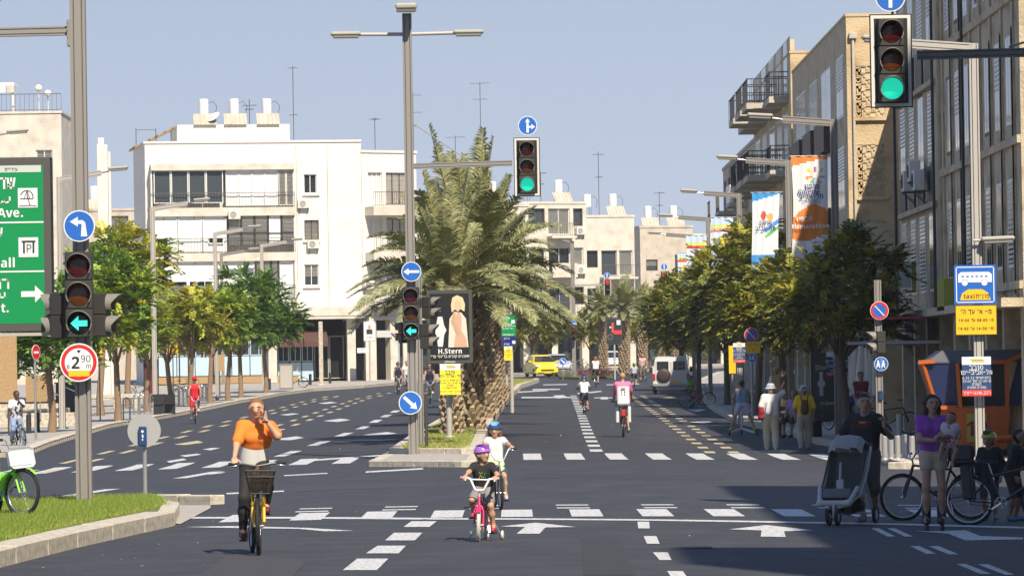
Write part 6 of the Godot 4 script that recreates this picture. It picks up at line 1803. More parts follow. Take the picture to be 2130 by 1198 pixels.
func skin(bones: Array, cell: float, k := 60.0) -> Geo:
	var lo := Vector3.ONE * 1e6
	var hi := -lo
	for b in bones:
		var r: float = maxf(b[2], b[3]) + 0.05
		lo = lo.min((b[0] as Vector3).min(b[1]) - Vector3.ONE * r); hi = hi.max((b[0] as Vector3).max(b[1]) + Vector3.ONE * r)
	var nx := int((hi.x - lo.x) / cell) + 2
	var ny := int((hi.y - lo.y) / cell) + 2
	var nz := int((hi.z - lo.z) / cell) + 2
	var f := PackedFloat32Array()
	f.resize(nx * ny * nz)
	for b in bones:
		var a: Vector3 = b[0]
		var ab: Vector3 = b[1] - a
		var l2 := maxf(ab.length_squared(), 1e-9)
		var ra: float = b[2]
		var dr: float = b[3] - ra
		var r: float = maxf(b[2], b[3]) + 0.05
		var p0 := ((a.min(b[1]) - Vector3.ONE * r - lo) / cell).max(Vector3.ZERO)
		var p1 := (a.max(b[1]) + Vector3.ONE * r - lo) / cell
		for z in range(int(p0.z), mini(nz - 1, int(p1.z) + 1)):
			for y in range(int(p0.y), mini(ny - 1, int(p1.y) + 1)):
				var row := (z * ny + y) * nx
				for x in range(int(p0.x), mini(nx - 1, int(p1.x) + 1)):
					var p := lo + Vector3(x, y, z) * cell - a
					var t := clampf(p.dot(ab) / l2, 0, 1)
					var d := (p - ab * t).length() - ra - dr * t
					if d < 0.05: f[row + x] += exp(-k * d)
	var g := Geo.new()
	var idx := PackedInt32Array()
	idx.resize(nx * ny * nz)
	idx.fill(-1)
	for i in f.size(): f[i] = log(maxf(f[i], 0.02)) / k
	var sx := 1
	var sy := nx
	var sz := nx * ny
	var offs := [0, 1, sy, sy + 1, sz, sz + 1, sz + sy, sz + sy + 1]
	var edges := [[0, 1], [2, 3], [4, 5], [6, 7], [0, 2], [1, 3], [4, 6], [5, 7], [0, 4], [1, 5], [2, 6], [3, 7]]
	var cv := []
	for q in 8: cv.append(Vector3(q & 1, (q >> 1) & 1, q >> 2))
	for z in range(1, nz - 1):
		for y in range(1, ny - 1):
			for x in range(1, nx - 1):
				var c := (z * ny + y) * nx + x
				var s := f[c] > 0
				for ax in 3:
					var st: int = [sx, sy, sz][ax]
					if (f[c + st] > 0) == s: continue
					var u: int = [sy, sz, sx][ax]
					var w: int = [sz, sx, sy][ax]
					var q := [c, c - u, c - u - w, c - w]
					for j in 4:
						var e: int = q[j]
						if idx[e] < 0:
							var acc := Vector3.ZERO
							var n := 0
							for ed in edges:
								var v0 := f[e + offs[ed[0]]]
								var v1 := f[e + offs[ed[1]]]
								if (v0 > 0) != (v1 > 0):
									acc += (cv[ed[0]] as Vector3).lerp(cv[ed[1]], v0 / (v0 - v1)); n += 1
							idx[e] = g.v.size()
							g.v.append(lo + (Vector3(e % nx, (e / nx) % ny, e / sz) + acc / maxi(n, 1)) * cell)
							g.n.append(Vector3.ZERO); g.c.append(Color(1, 1, 1))
						q[j] = idx[e]
					if s: q = [q[0], q[3], q[2], q[1]]
					var nn := (g.v[q[2]] - g.v[q[0]]).cross(g.v[q[1]] - g.v[q[3]])
					for j in 4: g.n[q[j]] -= nn
					for j in [0, 1, 2, 0, 2, 3]: g.ix.append(q[j])
	for i in g.n.size(): g.n[i] = -g.n[i].normalized()
	if g.v.size():
		var best := 0
		for i in g.v.size(): if g.v[i].y > g.v[best].y: best = i
		if g.n[best].y < 0:
			for i in g.n.size(): g.n[i] = -g.n[i]
	return g
func ik(a: Vector3, b: Vector3, l1: float, l2: float, pole: Vector3) -> Vector3:
	var d := b - a
	var l := minf(d.length(), (l1 + l2) * 0.999)
	var t := d.normalized()
	var x := (l1 * l1 - l2 * l2 + l * l) / (2 * l)
	var h := sqrt(maxf(0, l1 * l1 - x * x))
	var p := (pole - t * pole.dot(t)).normalized()
	return a + t * x + p * h
func hand_bones(w: Vector3, dir: Vector3, palm_n: Vector3, s: float, curl: float, thumb_side: Vector3) -> Array:
	var out := []
	var side := dir.cross(palm_n).normalized()
	if side.dot(thumb_side) < 0: side = -side
	for k in 4:
		var o := side * (0.028 - k * 0.019) * s
		out.append([w + o * 0.6, w + dir * 0.085 * s + o, 0.017 * s, 0.0135 * s])
		var kn := w + dir * 0.088 * s + o
		var fl: float = [0.036, 0.042, 0.039, 0.03][k] * s
		var d1 := dir.rotated(dir.cross(palm_n).normalized(), curl * 0.8)
		var d2 := dir.rotated(dir.cross(palm_n).normalized(), curl * 1.9)
		out.append([kn, kn + d1 * fl, 0.0105 * s, 0.0095 * s])
		out.append([kn + d1 * fl, kn + d1 * fl + d2 * fl * 1.1, 0.0095 * s, 0.0075 * s])
	var tb := w + dir * 0.03 * s + side * 0.03 * s
	var td := (dir * 0.6 + side * 0.65 + palm_n * 0.45 * minf(1, curl)).normalized()
	out.append([tb, tb + td * 0.045 * s, 0.014 * s, 0.011 * s])
	out.append([tb + td * 0.045 * s, tb + td * 0.045 * s + (td + dir * 0.5 + palm_n * 0.5 * curl).normalized() * 0.034 * s, 0.011 * s, 0.008 * s])
	return out
const SKIN := Color(0.40, 0.225, 0.145)
func human(label: String, xf: Transform3D, o: Dictionary, group := "") -> Node3D:
	var n := thing("person", label, "person", Vector3.ZERO, 0.0, group)
	n.transform = xf
	var s: float = o.get("h", 1.72) / 1.75
	var cell: float = o.get("cell", 0.02)
	var hk: float = o.get("head", 1.0)
	var fat: float = o.get("fat", 1.0)
	var pel: Vector3 = o.get("pel", Vector3(0, 0.93 * s, 0))
	var up: Vector3 = o.get("lean", Vector3(0, 1, 0)).normalized()
	var sidev: Vector3 = o.get("side", Vector3(1, 0, 0))
	sidev = (sidev - up * sidev.dot(up)).normalized()
	var fwd := sidev.cross(up).normalized()
	var che := pel + up * 0.33 * s
	var nec := pel + up * 0.50 * s
	var shs: float = 0.165 * s * o.get("shoulder", 1.0)
	var L := {}
	var yaw: float = o.get("yaw", 0.0)
	var hf := (fwd * Vector3(1, 0, 1)).normalized().rotated(Vector3.UP, yaw)
	var hp: float = o.get("nod", 0.0)
	var hu := Vector3.UP.rotated(hf.cross(Vector3.UP).normalized() * -1.0, hp)
	hu = hu.rotated(hf, o.get("tilt", 0.0))
	hf = (hf - hu * hf.dot(hu)).normalized()
	var hc := nec + (up * 0.4 + hu * 0.6).normalized() * 0.155 * s + hf * 0.02 * s
	var hs := s * hk
	var body := []
	var top := []
	var bot := []
	var tg: float = o.get("top_loose", 0.012)
	var bg: float = o.get("bot_loose", 0.016)
	var sleeve: float = o.get("sleeve", 0.5)
	var leg: float = o.get("leg", 0.5)
	var hem: float = o.get("hem", 0.0)
	for q in [-1.0, 1.0]:
		var sv: Vector3 = sidev * q
		body.append([pel + sv * 0.065 * s, che + sv * 0.07 * s, 0.1 * s * fat, 0.105 * s * fat])
		body.append([che + sv * 0.07 * s, nec + sv * 0.09 * s - up * 0.09 * s, 0.105 * s * fat, 0.08 * s])
		top.append([pel + sv * 0.06 * s - up * hem * s, che + sv * 0.07 * s, 0.105 * s * fat + tg, 0.105 * s * fat + tg])
		top.append([che + sv * 0.07 * s, nec + sv * 0.09 * s - up * 0.095 * s, 0.105 * s * fat + tg, 0.08 * s + tg])
		bot.append([pel + sv * 0.06 * s - up * 0.02 * s, pel + sv * 0.06 * s + up * 0.07 * s, 0.11 * s * fat + bg * 0.6, 0.1 * s * fat + bg * 0.5])
		if o.get("bust", 0.0) > 0: top.append([che + sv * 0.07 * s + fwd * 0.07 * s, che + sv * 0.07 * s + fwd * 0.075 * s, 0.07 * s, 0.07 * s])
	body.append([nec - sidev * shs - up * 0.05 * s, nec + sidev * shs - up * 0.05 * s, 0.055 * s, 0.055 * s])
	if sleeve >= 0: top.append([nec - sidev * shs - up * 0.055 * s, nec + sidev * shs - up * 0.055 * s, 0.055 * s + tg, 0.055 * s + tg])
	body.append([nec - up * 0.06 * s, hc - hu * 0.06 * hs, 0.056 * s, 0.05 * s])
	body.append([hc + hu * 0.035 * hs - hf * 0.018 * hs, hc + hu * 0.03 * hs + hf * 0.012 * hs, 0.086 * hs, 0.08 * hs])
	body.append([hc + hu * 0.0 * hs + hf * 0.03 * hs, hc - hu * 0.075 * hs + hf * 0.052 * hs, 0.066 * hs, 0.036 * hs])
	var hands := []
	for q in [-1.0, 1.0]:
		var nm := "L" if q > 0 else "R"
		var sv: Vector3 = sidev * q
		var sh: Vector3 = nec + sv * shs - up * 0.055 * s
		var wr: Vector3 = o.get("wr" + nm, sh + Vector3(sv.x * 0.08, -0.5, 0.06) * s)
		var ua := 0.285 * s
		var fa := 0.25 * s
		if wr.distance_to(sh) > (ua + fa) * 0.995: wr = sh + (wr - sh).normalized() * (ua + fa) * 0.995
		var el := ik(sh, wr, ua, fa, o.get("elp" + nm, Vector3(q * 0.7, -0.6, -0.6)))
		body.append([sh, el, 0.05 * s * fat, 0.04 * s]); body.append([el, wr, 0.04 * s, 0.026 * s])
		if sleeve > 0:
			var f1 := minf(1, sleeve * 2)
			top.append([sh, sh.lerp(el, f1), 0.052 * s * fat + tg, 0.044 * s + tg * 1.3])
			if sleeve > 0.5: top.append([el, el.lerp(wr, sleeve * 2 - 1), 0.044 * s + tg, 0.03 * s + tg])
		var hd: Vector3 = o.get("hd" + nm, (wr - el).normalized())
		var pn: Vector3 = o.get("pn" + nm, Vector3(-q, 0, 0) if hd.y < -0.5 else Vector3(0, -1, 0))
		pn = (pn - hd * pn.dot(hd)).normalized()
		if cell < 0.018: hands.append_array(hand_bones(wr, hd.normalized(), pn, s * o.get("hand", 1.0), o.get("curl", 0.5), o.get("th" + nm, Vector3(-q * 0.5, 0.4, 0.6))))
		else: body.append([wr, wr + hd.normalized() * 0.12 * s, 0.032 * s, 0.024 * s])
		var hip := pel + sv * 0.085 * s - up * 0.03 * s
		var an: Vector3 = o.get("an" + nm, Vector3(q * 0.1 * s, 0.09 * s, 0))
		var th := 0.425 * s
		var sn := 0.42 * s
		if an.distance_to(hip) > (th + sn) * 0.998: an = hip + (an - hip).normalized() * (th + sn) * 0.998
		var kn := ik(hip, an, th, sn, o.get("knp" + nm, Vector3(q * 0.15, 0, 1)))
		body.append([hip, kn, 0.082 * s * fat, 0.052 * s]); body.append([kn, kn.lerp(an, 0.4), 0.05 * s, 0.052 * s]); body.append([kn.lerp(an, 0.4), an, 0.052 * s, 0.034 * s])
		var f2 := minf(1, leg * 2)
		bot.append([hip, hip.lerp(kn, f2), 0.085 * s * fat + bg, lerpf(0.085 * fat, 0.055, f2) * s + bg])
		if leg > 0.5:
			var f3 := leg * 2 - 1
			bot.append([kn, kn.lerp(an, minf(0.4, f3)), 0.056 * s + bg, 0.058 * s + bg])
			if f3 > 0.4: bot.append([kn.lerp(an, 0.4), kn.lerp(an, f3), 0.058 * s + bg, 0.043 * s + bg])
		var toe: Vector3 = an + (o.get("ft" + nm, Vector3(q * 0.12, -0.3, 1)) as Vector3).normalized() * 0.17 * s
		body.append([an, toe, 0.036 * s, 0.026 * s])
		var shoe := [[an - (toe - an).normalized() * 0.035 * s - Vector3.UP * 0.035 * s, toe - Vector3.UP * 0.005 * s, 0.043 * s, 0.04 * s], [an - Vector3.UP * 0.01, an - Vector3.UP * 0.04 * s, 0.045 * s, 0.045 * s]]
		L["shoe" + nm] = shoe
		L["an" + nm] = an; L["toe" + nm] = toe; L["wr" + nm] = wr; L["kn" + nm] = kn
	if cell < 0.018:
		body.append([hc + hf * 0.082 * hs + hu * 0.012 * hs, hc + hf * 0.108 * hs - hu * 0.018 * hs, 0.011 * hs, 0.014 * hs])
		for q in [-1.0, 1.0]: body.append([hc + hf.cross(hu) * q * 0.085 * hs + hu * 0.012 * hs, hc + hf.cross(hu) * q * 0.085 * hs - hu * 0.02 * hs, 0.015 * hs, 0.011 * hs])
	var sk: Color = o.get("skin", SKIN)
	sk = sk * 0.82
	var sm := mat(sk.r, sk.g, sk.b, 0.55)
	var bgeo := skin(body, cell, 70.0)
	if hands.size(): bgeo.add(skin(hands, 0.0065, 200.0))
	var bd := part(n, "body", bgeo, sm)
	if o.has("top"):
		var c: Color = o.top
		part(n, o.get("top_name", "shirt"), skin(top, cell, 75.0), mat(c.r, c.g, c.b, 0.85))
	if o.has("bot"):
		var c: Color = o.bot
		part(n, "trousers" if leg > 0.6 else "shorts", skin(bot, cell, 75.0), mat(c.r, c.g, c.b, 0.85))
	if o.has("shoe"):
		var c: Color = o.shoe
		for nm in ["L", "R"]: part(n, "shoe", skin(L["shoe" + nm], maxf(0.012, cell * 0.8), 90.0), mat(c.r, c.g, c.b, 0.6))
	if o.has("hair"):
		var c: Color = o.hair
		var hb := [[hc + hu * 0.055 * hs - hf * 0.032 * hs, hc + hu * 0.058 * hs - hf * 0.005 * hs, 0.09 * hs, 0.078 * hs], [hc + hu * 0.02 * hs - hf * 0.045 * hs, hc - hu * 0.045 * hs - hf * 0.045 * hs, 0.08 * hs, 0.06 * hs]]
		var style: String = o.get("style", "short")
		if style == "long" or style == "curly":
			for q in [-1.0, 1.0]:
				var sd: Vector3 = hf.cross(hu) * q
				hb.append([hc + sd * 0.065 * hs - hf * 0.03 * hs + hu * 0.02 * hs, hc + sd * 0.085 * hs - hf * 0.045 * hs - hu * 0.15 * hs, 0.045 * hs, 0.035 * hs])
			if style == "curly":
				rng.seed = 8
				for k in 26:
					var d := Vector3(rnd(-1, 1), rnd(-0.9, 0.8), rnd(-1, 0.1)).normalized()
					var dd := hf.cross(hu) * d.x + hu * d.y + hf * d.z
					hb.append([hc + dd * 0.085 * hs, hc + dd * 0.115 * hs, 0.026 * hs, 0.022 * hs])
			else: hb.append([hc - hf * 0.06 * hs, hc - hf * 0.075 * hs - hu * 0.2 * hs, 0.06 * hs, 0.035 * hs])
		if style == "pony":
			hb.append([hc - hf * 0.1 * hs + hu * 0.03 * hs, hc - hf * 0.13 * hs - hu * 0.16 * hs, 0.032 * hs, 0.018 * hs])
		if style == "bun": hb.append([hc - hf * 0.115 * hs + hu * 0.06 * hs, hc - hf * 0.125 * hs + hu * 0.06 * hs, 0.04 * hs, 0.04 * hs])
		part(n, "hair", skin(hb, maxf(0.012, cell * 0.8), 80.0), mat(c.r, c.g, c.b, 0.85))
	if cell < 0.018:
		var g := Geo.new()
		var sd := hf.cross(hu)
		for q in [-1.0, 1.0]:
			g = Geo.new()
			g.ball(hc + hf * 0.09 * hs + sd * q * 0.034 * hs + hu * 0.012 * hs, Vector3(0.014, 0.007, 0.012) * hs, Basis(sd, hu, sd.cross(hu)))
			var e := part(n, "eye", g, mat(0.25, 0.21, 0.19, 0.4))
			g = Geo.new()
			g.ball(hc + hf * 0.0995 * hs + sd * q * 0.033 * hs + hu * 0.012 * hs, Vector3(0.008, 0.0085, 0.005) * hs, Basis(sd, hu, sd.cross(hu)), 8, 6)
			part(e, "iris", g, S.brown)
			g = Geo.new()
			g.tube([hc + hf * 0.096 * hs + sd * q * 0.016 * hs + hu * 0.036 * hs, hc + hf * 0.098 * hs + sd * q * 0.034 * hs + hu * 0.04 * hs, hc + hf * 0.084 * hs + sd * q * 0.054 * hs + hu * 0.033 * hs], 0.007 * hs, 5)
			var bc: Color = o.get("hair", Color(0.05, 0.03, 0.02))
			part(n, "eyebrow", g, mat(bc.r * 0.5, bc.g * 0.5, bc.b * 0.5, 0.7))
		g = Geo.new()
		g.ball(hc + hf * 0.092 * hs - hu * 0.05 * hs, Vector3(0.025, 0.009, 0.012) * hs, Basis(sd, hu, sd.cross(hu)))
		part(n, "mouth", g, mat(0.36, 0.12, 0.10, 0.5))
	if o.has("helmet"):
		var c: Color = o.helmet
		var hb2 := Basis(hf.cross(hu) * 1.0, hu, hf.cross(hu).cross(hu) ) .orthonormalized()
		if hb2.z.dot(hf) < 0: hb2 = Basis(-hb2.x, hb2.y, -hb2.z)
		var hm := Basis(hb2.x * 0.112 * hs, hb2.y * 0.105 * hs, hb2.z * 0.135 * hs)
		var hcp := hc + hu * 0.052 * hs - hf * 0.008 * hs
		var g := Geo.new()
		var prof := []
		for k in 9: prof.append(Vector2(cos(PI / 2 * k / 8.0) * 1.02, sin(PI / 2 * k / 8.0) * 1.05))
		prof[0] = Vector2(1.06, -0.12)
		g.lathe(hcp, prof, 24, hm)
		var he := part(n, "helmet", g, mat(c.r, c.g, c.b, 0.3))
		var c2: Color = o.get("helmet2", Color(0.02, 0.02, 0.02))
		for k in [-2, -1, 0, 1, 2]:
			g = Geo.new()
			var pts := []
			for j in 7:
				var a := 0.35 + j * 0.28
				pts.append(hcp + hm * (Vector3(k * 0.34 * sin(a), sin(a) * 1.0, cos(a)).normalized() * 1.06))
			g.tube(pts, [0.004, 0.014, 0.016, 0.016, 0.016, 0.014, 0.004], 5, true, 0.4)
			part(he, "vent", g, mat(c2.r, c2.g, c2.b, 0.5))
		g = Geo.new()
		for q in [-1.0, 1.0]: g.tube([hcp + hm * Vector3(q * 0.95, 0, 0.1), hc + hb2.x * q * 0.07 * hs - hu * 0.06 * hs + hf * 0.02 * hs, hc - hu * 0.11 * hs + hf * 0.04 * hs], 0.007, 5)
		part(he, "strap", g, S.black)
	if o.has("hat"):
		var c: Color = o.hat
		var g := Geo.new()
		var hb3 := Basis(hf.cross(hu), hu, hf.cross(hu).cross(hu)).orthonormalized()
		var brim: float = o.get("brim", 0.17)
		g.lathe(hc + hu * 0.05 * hs, [Vector2(brim * hs, -0.035 * hs), Vector2(0.108 * hs, 0.012 * hs), Vector2(0.1 * hs, 0.07 * hs), Vector2(0.07 * hs, 0.1 * hs), Vector2(0, 0.105 * hs)], 20, hb3)
		if brim < 0.12: g.box(hc + hu * 0.055 * hs + hf * 0.13 * hs, Vector3(0.13, 0.012, 0.1) * hs, Basis(hf.cross(hu), hu, hf.cross(hu).cross(hu)).orthonormalized(), 0.004)
		part(n, "hat", g, mat(c.r, c.g, c.b, 0.85))
	o.out = {"hc": hc, "hf": hf, "hu": hu, "pel": pel, "che": che, "nec": nec, "fwd": fwd, "side": sidev, "up": up, "L": L}
	return n
func bike(label: String, xf: Transform3D, o: Dictionary) -> Dictionary:
	var n := thing("bicycle", label, "bicycle", Vector3.ZERO, 0.0, o.get("group", ""))
	n.transform = xf
	var R: float = o.get("R", 0.33)
	var wb: float = o.get("wb", 1.03)
	var k := R / 0.33
	var fine: bool = o.get("fine", true)
	var c: Color = o.get("c", Color(0.03, 0.03, 0.03))
	var fm := mat(c.r, c.g, c.b, 0.35)
	var tc: Color = o.get("tyre", Color(0.017, 0.017, 0.018))
	var tm := mat(tc.r, tc.g, tc.b, 0.8)
	var ra := Vector3(0, R, -wb * 0.42)
	var fa := Vector3(0, R, wb * 0.58)
	var bb := Vector3(0, R * 0.9, 0)
	var seat := Vector3(0, o.get("seat", 0.9 * k), -0.17 * k)
	var hd := Vector3(0, 0.72 * k + (0.05 if R > 0.3 else 0.1), fa.z - 0.17 * k)
	var hl := hd + Vector3(0, -0.16 * k, 0.055 * k)
	var steer := Basis((hd - hl).normalized(), o.get("steer", 0.0))
	var sp := func(p: Vector3): return hl + steer * (p - hl)
	var rt := 0.017 * sqrt(k)
	var g := Geo.new()
	g.bar(bb, seat - Vector3(0, 0.1, 0), rt, 8); g.bar(bb, hl, rt * 1.25, 8)
	if o.get("top_tube", true): g.bar(seat - Vector3(0, 0.2 * k, -0.03), hd, rt, 8)
	else: g.bar(bb.lerp(seat, 0.3), hl.lerp(bb, 0.25), rt, 8)
	g.bar(hl, hd, rt * 1.3, 8)
	for s in [-1.0, 1.0]:
		g.bar(bb + Vector3(s * 0.04, 0, -0.03), ra + Vector3(s * 0.065, 0, 0), rt * 0.6); g.bar(bb.lerp(seat, 0.7) + Vector3(s * 0.02, 0, 0), ra + Vector3(s * 0.065, 0, 0), rt * 0.55)
	part(n, "frame", g, fm)
	g = Geo.new()
	g.bar(sp.call(hl), sp.call(hl + (hl - hd) * 0.15), rt * 1.3)
	for s in [-1.0, 1.0]: g.tube([sp.call(hl + Vector3(s * 0.03, -0.01, 0)), sp.call(hl.lerp(fa, 0.3) + Vector3(s * 0.055, 0, 0)), sp.call(fa + Vector3(s * 0.055, 0, 0))], rt * 0.95, 7)
	part(n, "fork", g, mat(o.fork.r, o.fork.g, o.fork.b, 0.35) if o.has("fork") else fm)
	for e in [[ra, Basis(Vector3.UP, PI / 2)], [sp.call(fa), steer * Basis(Vector3.UP, PI / 2)]]:
		g = Geo.new()
		var tr: float = o.get("tr", 0.022)
		g.torus(e[0], R - tr, tr, e[1], 40 if fine else 22, 8 if fine else 6)
		if fine and o.get("knob", true):
			for i in 60:
				var a := TAU * i / 60
				g.box(e[0] + e[1] * Vector3(cos(a), sin(a), 0) * (R - 0.001), Vector3(0.008, 0.014, tr * 1.3), e[1] * Basis(Vector3(0, 0, 1), a))
		var wnode := Node3D.new()
		wnode.name = "wheel"
		n.add_child(wnode, true)
		part(wnode, "tyre", g, tm)
		g = Geo.new()
		g.torus(e[0], R - tr * 2.1, 0.011, e[1], 36 if fine else 20, 6, 1.3)
		part(wnode, "rim", g, S.chrome)
		g = Geo.new()
		for i in (28 if fine else 12):
			var a := TAU * i / (28 if fine else 12)
			g.bar(e[0] + e[1] * Vector3(cos(a + 0.4), sin(a + 0.4), 0) * 0.02 + e[1] * Vector3(0, 0, 0.03 if i % 2 else -0.03), e[0] + e[1] * Vector3(cos(a), sin(a), 0) * (R - tr * 2), 0.0018 if fine else 0.004, 3)
		part(wnode, "spokes", g, S.chrome)
		g = Geo.new()
		g.bar(e[0] - e[1] * Vector3(0, 0, 0.06), e[0] + e[1] * Vector3(0, 0, 0.06), 0.018, 8)
		part(wnode, "hub", g, S.chrome)
		if o.has("fender"):
			g = Geo.new()
			var fc: Color = o.fender
			for i in 14:
				var a0 := -0.3 + i * 0.19
				var a1 := a0 + 0.19
				for q in [[-0.03, 0.03]]:
					var p := func(a, z): return e[0] + e[1] * (Vector3(cos(a), sin(a), 0) * (R + 0.03) + Vector3(0, 0, z))
					g.quad(p.call(a0, q[0]), p.call(a1, q[0]), p.call(a1, q[1]), p.call(a0, q[1]))
			part(n, "fender", g, mat(fc.r, fc.g, fc.b, 0.4))
	g = Geo.new()
	g.loft([[seat + Vector3(-0.07, -0.02, -0.14) , seat + Vector3(0.07, -0.02, -0.14), seat + Vector3(0.06, 0.03, -0.13), seat + Vector3(-0.06, 0.03, -0.13)], [seat + Vector3(-0.08, -0.02, -0.04), seat + Vector3(0.08, -0.02, -0.04), seat + Vector3(0.065, 0.03, -0.04), seat + Vector3(-0.065, 0.03, -0.04)], [seat + Vector3(-0.025, -0.02, 0.13), seat + Vector3(0.025, -0.02, 0.13), seat + Vector3(0.02, 0.02, 0.12), seat + Vector3(-0.02, 0.02, 0.12)]])
	part(n, "saddle", g, S.black)
	g = Geo.new()
	g.bar(bb.lerp(seat, 0.55), seat - Vector3(0, 0.01, 0), 0.013)
	part(n, "seat_post", g, S.chrome)
	var rise: float = o.get("rise", 0.16)
	var half: float = o.get("half", 0.29)
	var back: float = o.get("back", 0.08)
	var st: Vector3 = hd + Vector3(0, 0.06 + o.get("stem", 0.0), 0.01)
	g = Geo.new()
	var hbm: Color = o.get("bar", Color(0.4, 0.4, 0.4))
	var grips := {}
	g.bar(sp.call(hd), sp.call(st + Vector3(0, 0.02, 0)), 0.014)
	g.tube([sp.call(st + Vector3(-half, rise, -back)), sp.call(st + Vector3(-half * 0.55, rise * 0.95, -back * 0.2)), sp.call(st + Vector3(-half * 0.25, 0.03, 0.01)), sp.call(st + Vector3(0, 0.02, 0.015)), sp.call(st + Vector3(half * 0.25, 0.03, 0.01)), sp.call(st + Vector3(half * 0.55, rise * 0.95, -back * 0.2)), sp.call(st + Vector3(half, rise, -back))], 0.012 * (1.4 if o.get("fat_bar", false) else 1.0), 8)
	if o.get("cross_bar", false): g.bar(sp.call(st + Vector3(-half * 0.6, rise * 0.9, 0)), sp.call(st + Vector3(half * 0.6, rise * 0.9, 0)), 0.012)
	part(n, "handlebar", g, mat(hbm.r, hbm.g, hbm.b, 0.35, 0.4))
	for s in [-1.0, 1.0]:
		g = Geo.new()
		var gp: Vector3 = sp.call(st + Vector3(s * half, rise, -back))
		var gi: Vector3 = sp.call(st + Vector3(s * half * 0.68, rise * 0.97, -back * 0.45))
		g.bar(gi, gp + (gp - gi).normalized() * 0.02, 0.017, 8)
		part(n, "grip", g, mat(o.grip.r, o.grip.g, o.grip.b, 0.7) if o.has("grip") else S.rubber)
		grips["L" if s > 0 else "R"] = gi.lerp(gp, 0.55)
		g = Geo.new()
		g.tube([gi, gi.lerp(gp, 0.3) + steer * Vector3(0, -0.02, 0.05), gp + steer * Vector3(0, -0.03, 0.05)], 0.006, 5)
		part(n, "brake_lever", g, S.chrome)
	var ca: float = o.get("crank", 0.6)
	var peds := {}
	g = Geo.new()
	g.torus(bb + Vector3(-0.055, 0, 0), 0.075 * k, 0.008, Basis(Vector3.UP, PI / 2), 22, 5)
	for i in 5: g.bar(bb + Vector3(-0.055, 0, 0), bb + Vector3(-0.055, sin(i * TAU / 5), 0) * 1.0 + Vector3(0, sin(i * TAU / 5) * (0.072 * k) - sin(i * TAU / 5), cos(i * TAU / 5) * 0.072 * k), 0.007, 4)
	part(n, "chainring", g, S.chrome)
	for s in [-1.0, 1.0]:
		var dv: Vector3 = Vector3(0, sin(ca), cos(ca)) * 0.165 * k * s
		g = Geo.new()
		g.beam(bb + Vector3(s * 0.07, 0, 0), bb + Vector3(s * 0.085, 0, 0) + dv, 0.018, 0.022)
		var cr := part(n, "crank", g, S.chrome)
		g = Geo.new()
		g.box(bb + Vector3(s * 0.135, 0, 0) + dv, Vector3(0.09, 0.02, 0.07), Basis(), 0.005)
		part(cr, "pedal", g, S.black)
		peds["L" if s > 0 else "R"] = bb + Vector3(s * 0.13, 0.02, 0) + dv
	g = Geo.new()
	for y in [0.03 * k, -0.04 * k]: g.bar(bb + Vector3(-0.055, y * 1.6, 0), ra + Vector3(-0.055, y, 0), 0.005, 4)
	part(n, "chain", g, S.groove)
	if o.get("stand", false):
		g = Geo.new()
		g.bar(bb + Vector3(0.05, -0.03, -0.1), Vector3(0.16, 0.01, -0.12), 0.008)
		part(n, "kickstand", g, S.chrome)
	return {"node": n, "seat": seat, "grips": grips, "peds": peds, "hd": sp.call(st), "fa": sp.call(fa), "ra": ra, "bb": bb, "steer": steer}
func ride(label: String, xf: Transform3D, b: Dictionary, o: Dictionary) -> Node3D:
	var s: float = o.get("h", 1.72) / 1.75
	var lean: Vector3 = o.get("lean", Vector3(0, 1, 0.25)).normalized()
	o.lean = lean
	o.pel = b.seat + Vector3(0, 0.115 * s, -0.02)
	for nm in ["L", "R"]:
		if not o.has("wr" + nm):
			var up := Vector3(0, 0.03, -0.075) * s
			o["wr" + nm] = b.grips[nm] + up
			o["hd" + nm] = (b.grips[nm] - o["wr" + nm] + Vector3(0, 0.012, 0)).normalized()
			o["pn" + nm] = Vector3(0, -1, -0.1)
		if not o.has("an" + nm): o["an" + nm] = b.peds[nm] + Vector3(0, 0.085 * s, -0.09 * s)
		if not o.has("ft" + nm): o["ft" + nm] = Vector3(0, -0.35, 1)
	if not o.has("curl"): o.curl = 0.95
	return human(label, xf, o)
func place(p: Vector3, turn: float, roll := 0.0) -> Transform3D: return Transform3D(Basis(Vector3.UP, turn) * Basis(Vector3(0, 0, 1), roll), p)
func child_seat(n: Node3D, at: Vector3, c: Color, back: float):
	var m := mat(c.r, c.g, c.b, 0.45)
	var g := Geo.new()
	g.box(at + Vector3(0, 0.0, 0), Vector3(0.32, 0.06, 0.32), Basis(), 0.02)
	g.box(at + Vector3(0, 0.27, -0.16), Vector3(0.33, 0.52, 0.05), Basis(Vector3(1, 0, 0), back), 0.03)
	for s in [-1, 1]: g.box(at + Vector3(s * 0.16, 0.12, -0.02), Vector3(0.03, 0.2, 0.28), Basis(), 0.012)
	var cs := part(n, "child_seat", g, m)
	g = Geo.new()
	for x in [-0.045, 0.045]:
		for y in [0.3, 0.38]: g.box(at + Vector3(x, y, -0.195), Vector3(0.025, 0.04, 0.012), Basis(Vector3(0, 0, 1), 0.4 * signf(x)))
	g.box(at + Vector3(0, 0.47, -0.21), Vector3(0.13, 0.03, 0.012))
	part(cs, "vent", g, S.groove)
	for s in [-1, 1]:
		g = Geo.new()
		g.box(at + Vector3(s * 0.17, -0.28, 0.06), Vector3(0.09, 0.46, 0.14), Basis(Vector3(1, 0, 0), -0.1), 0.02)
		part(cs, "foot_shell", g, m)
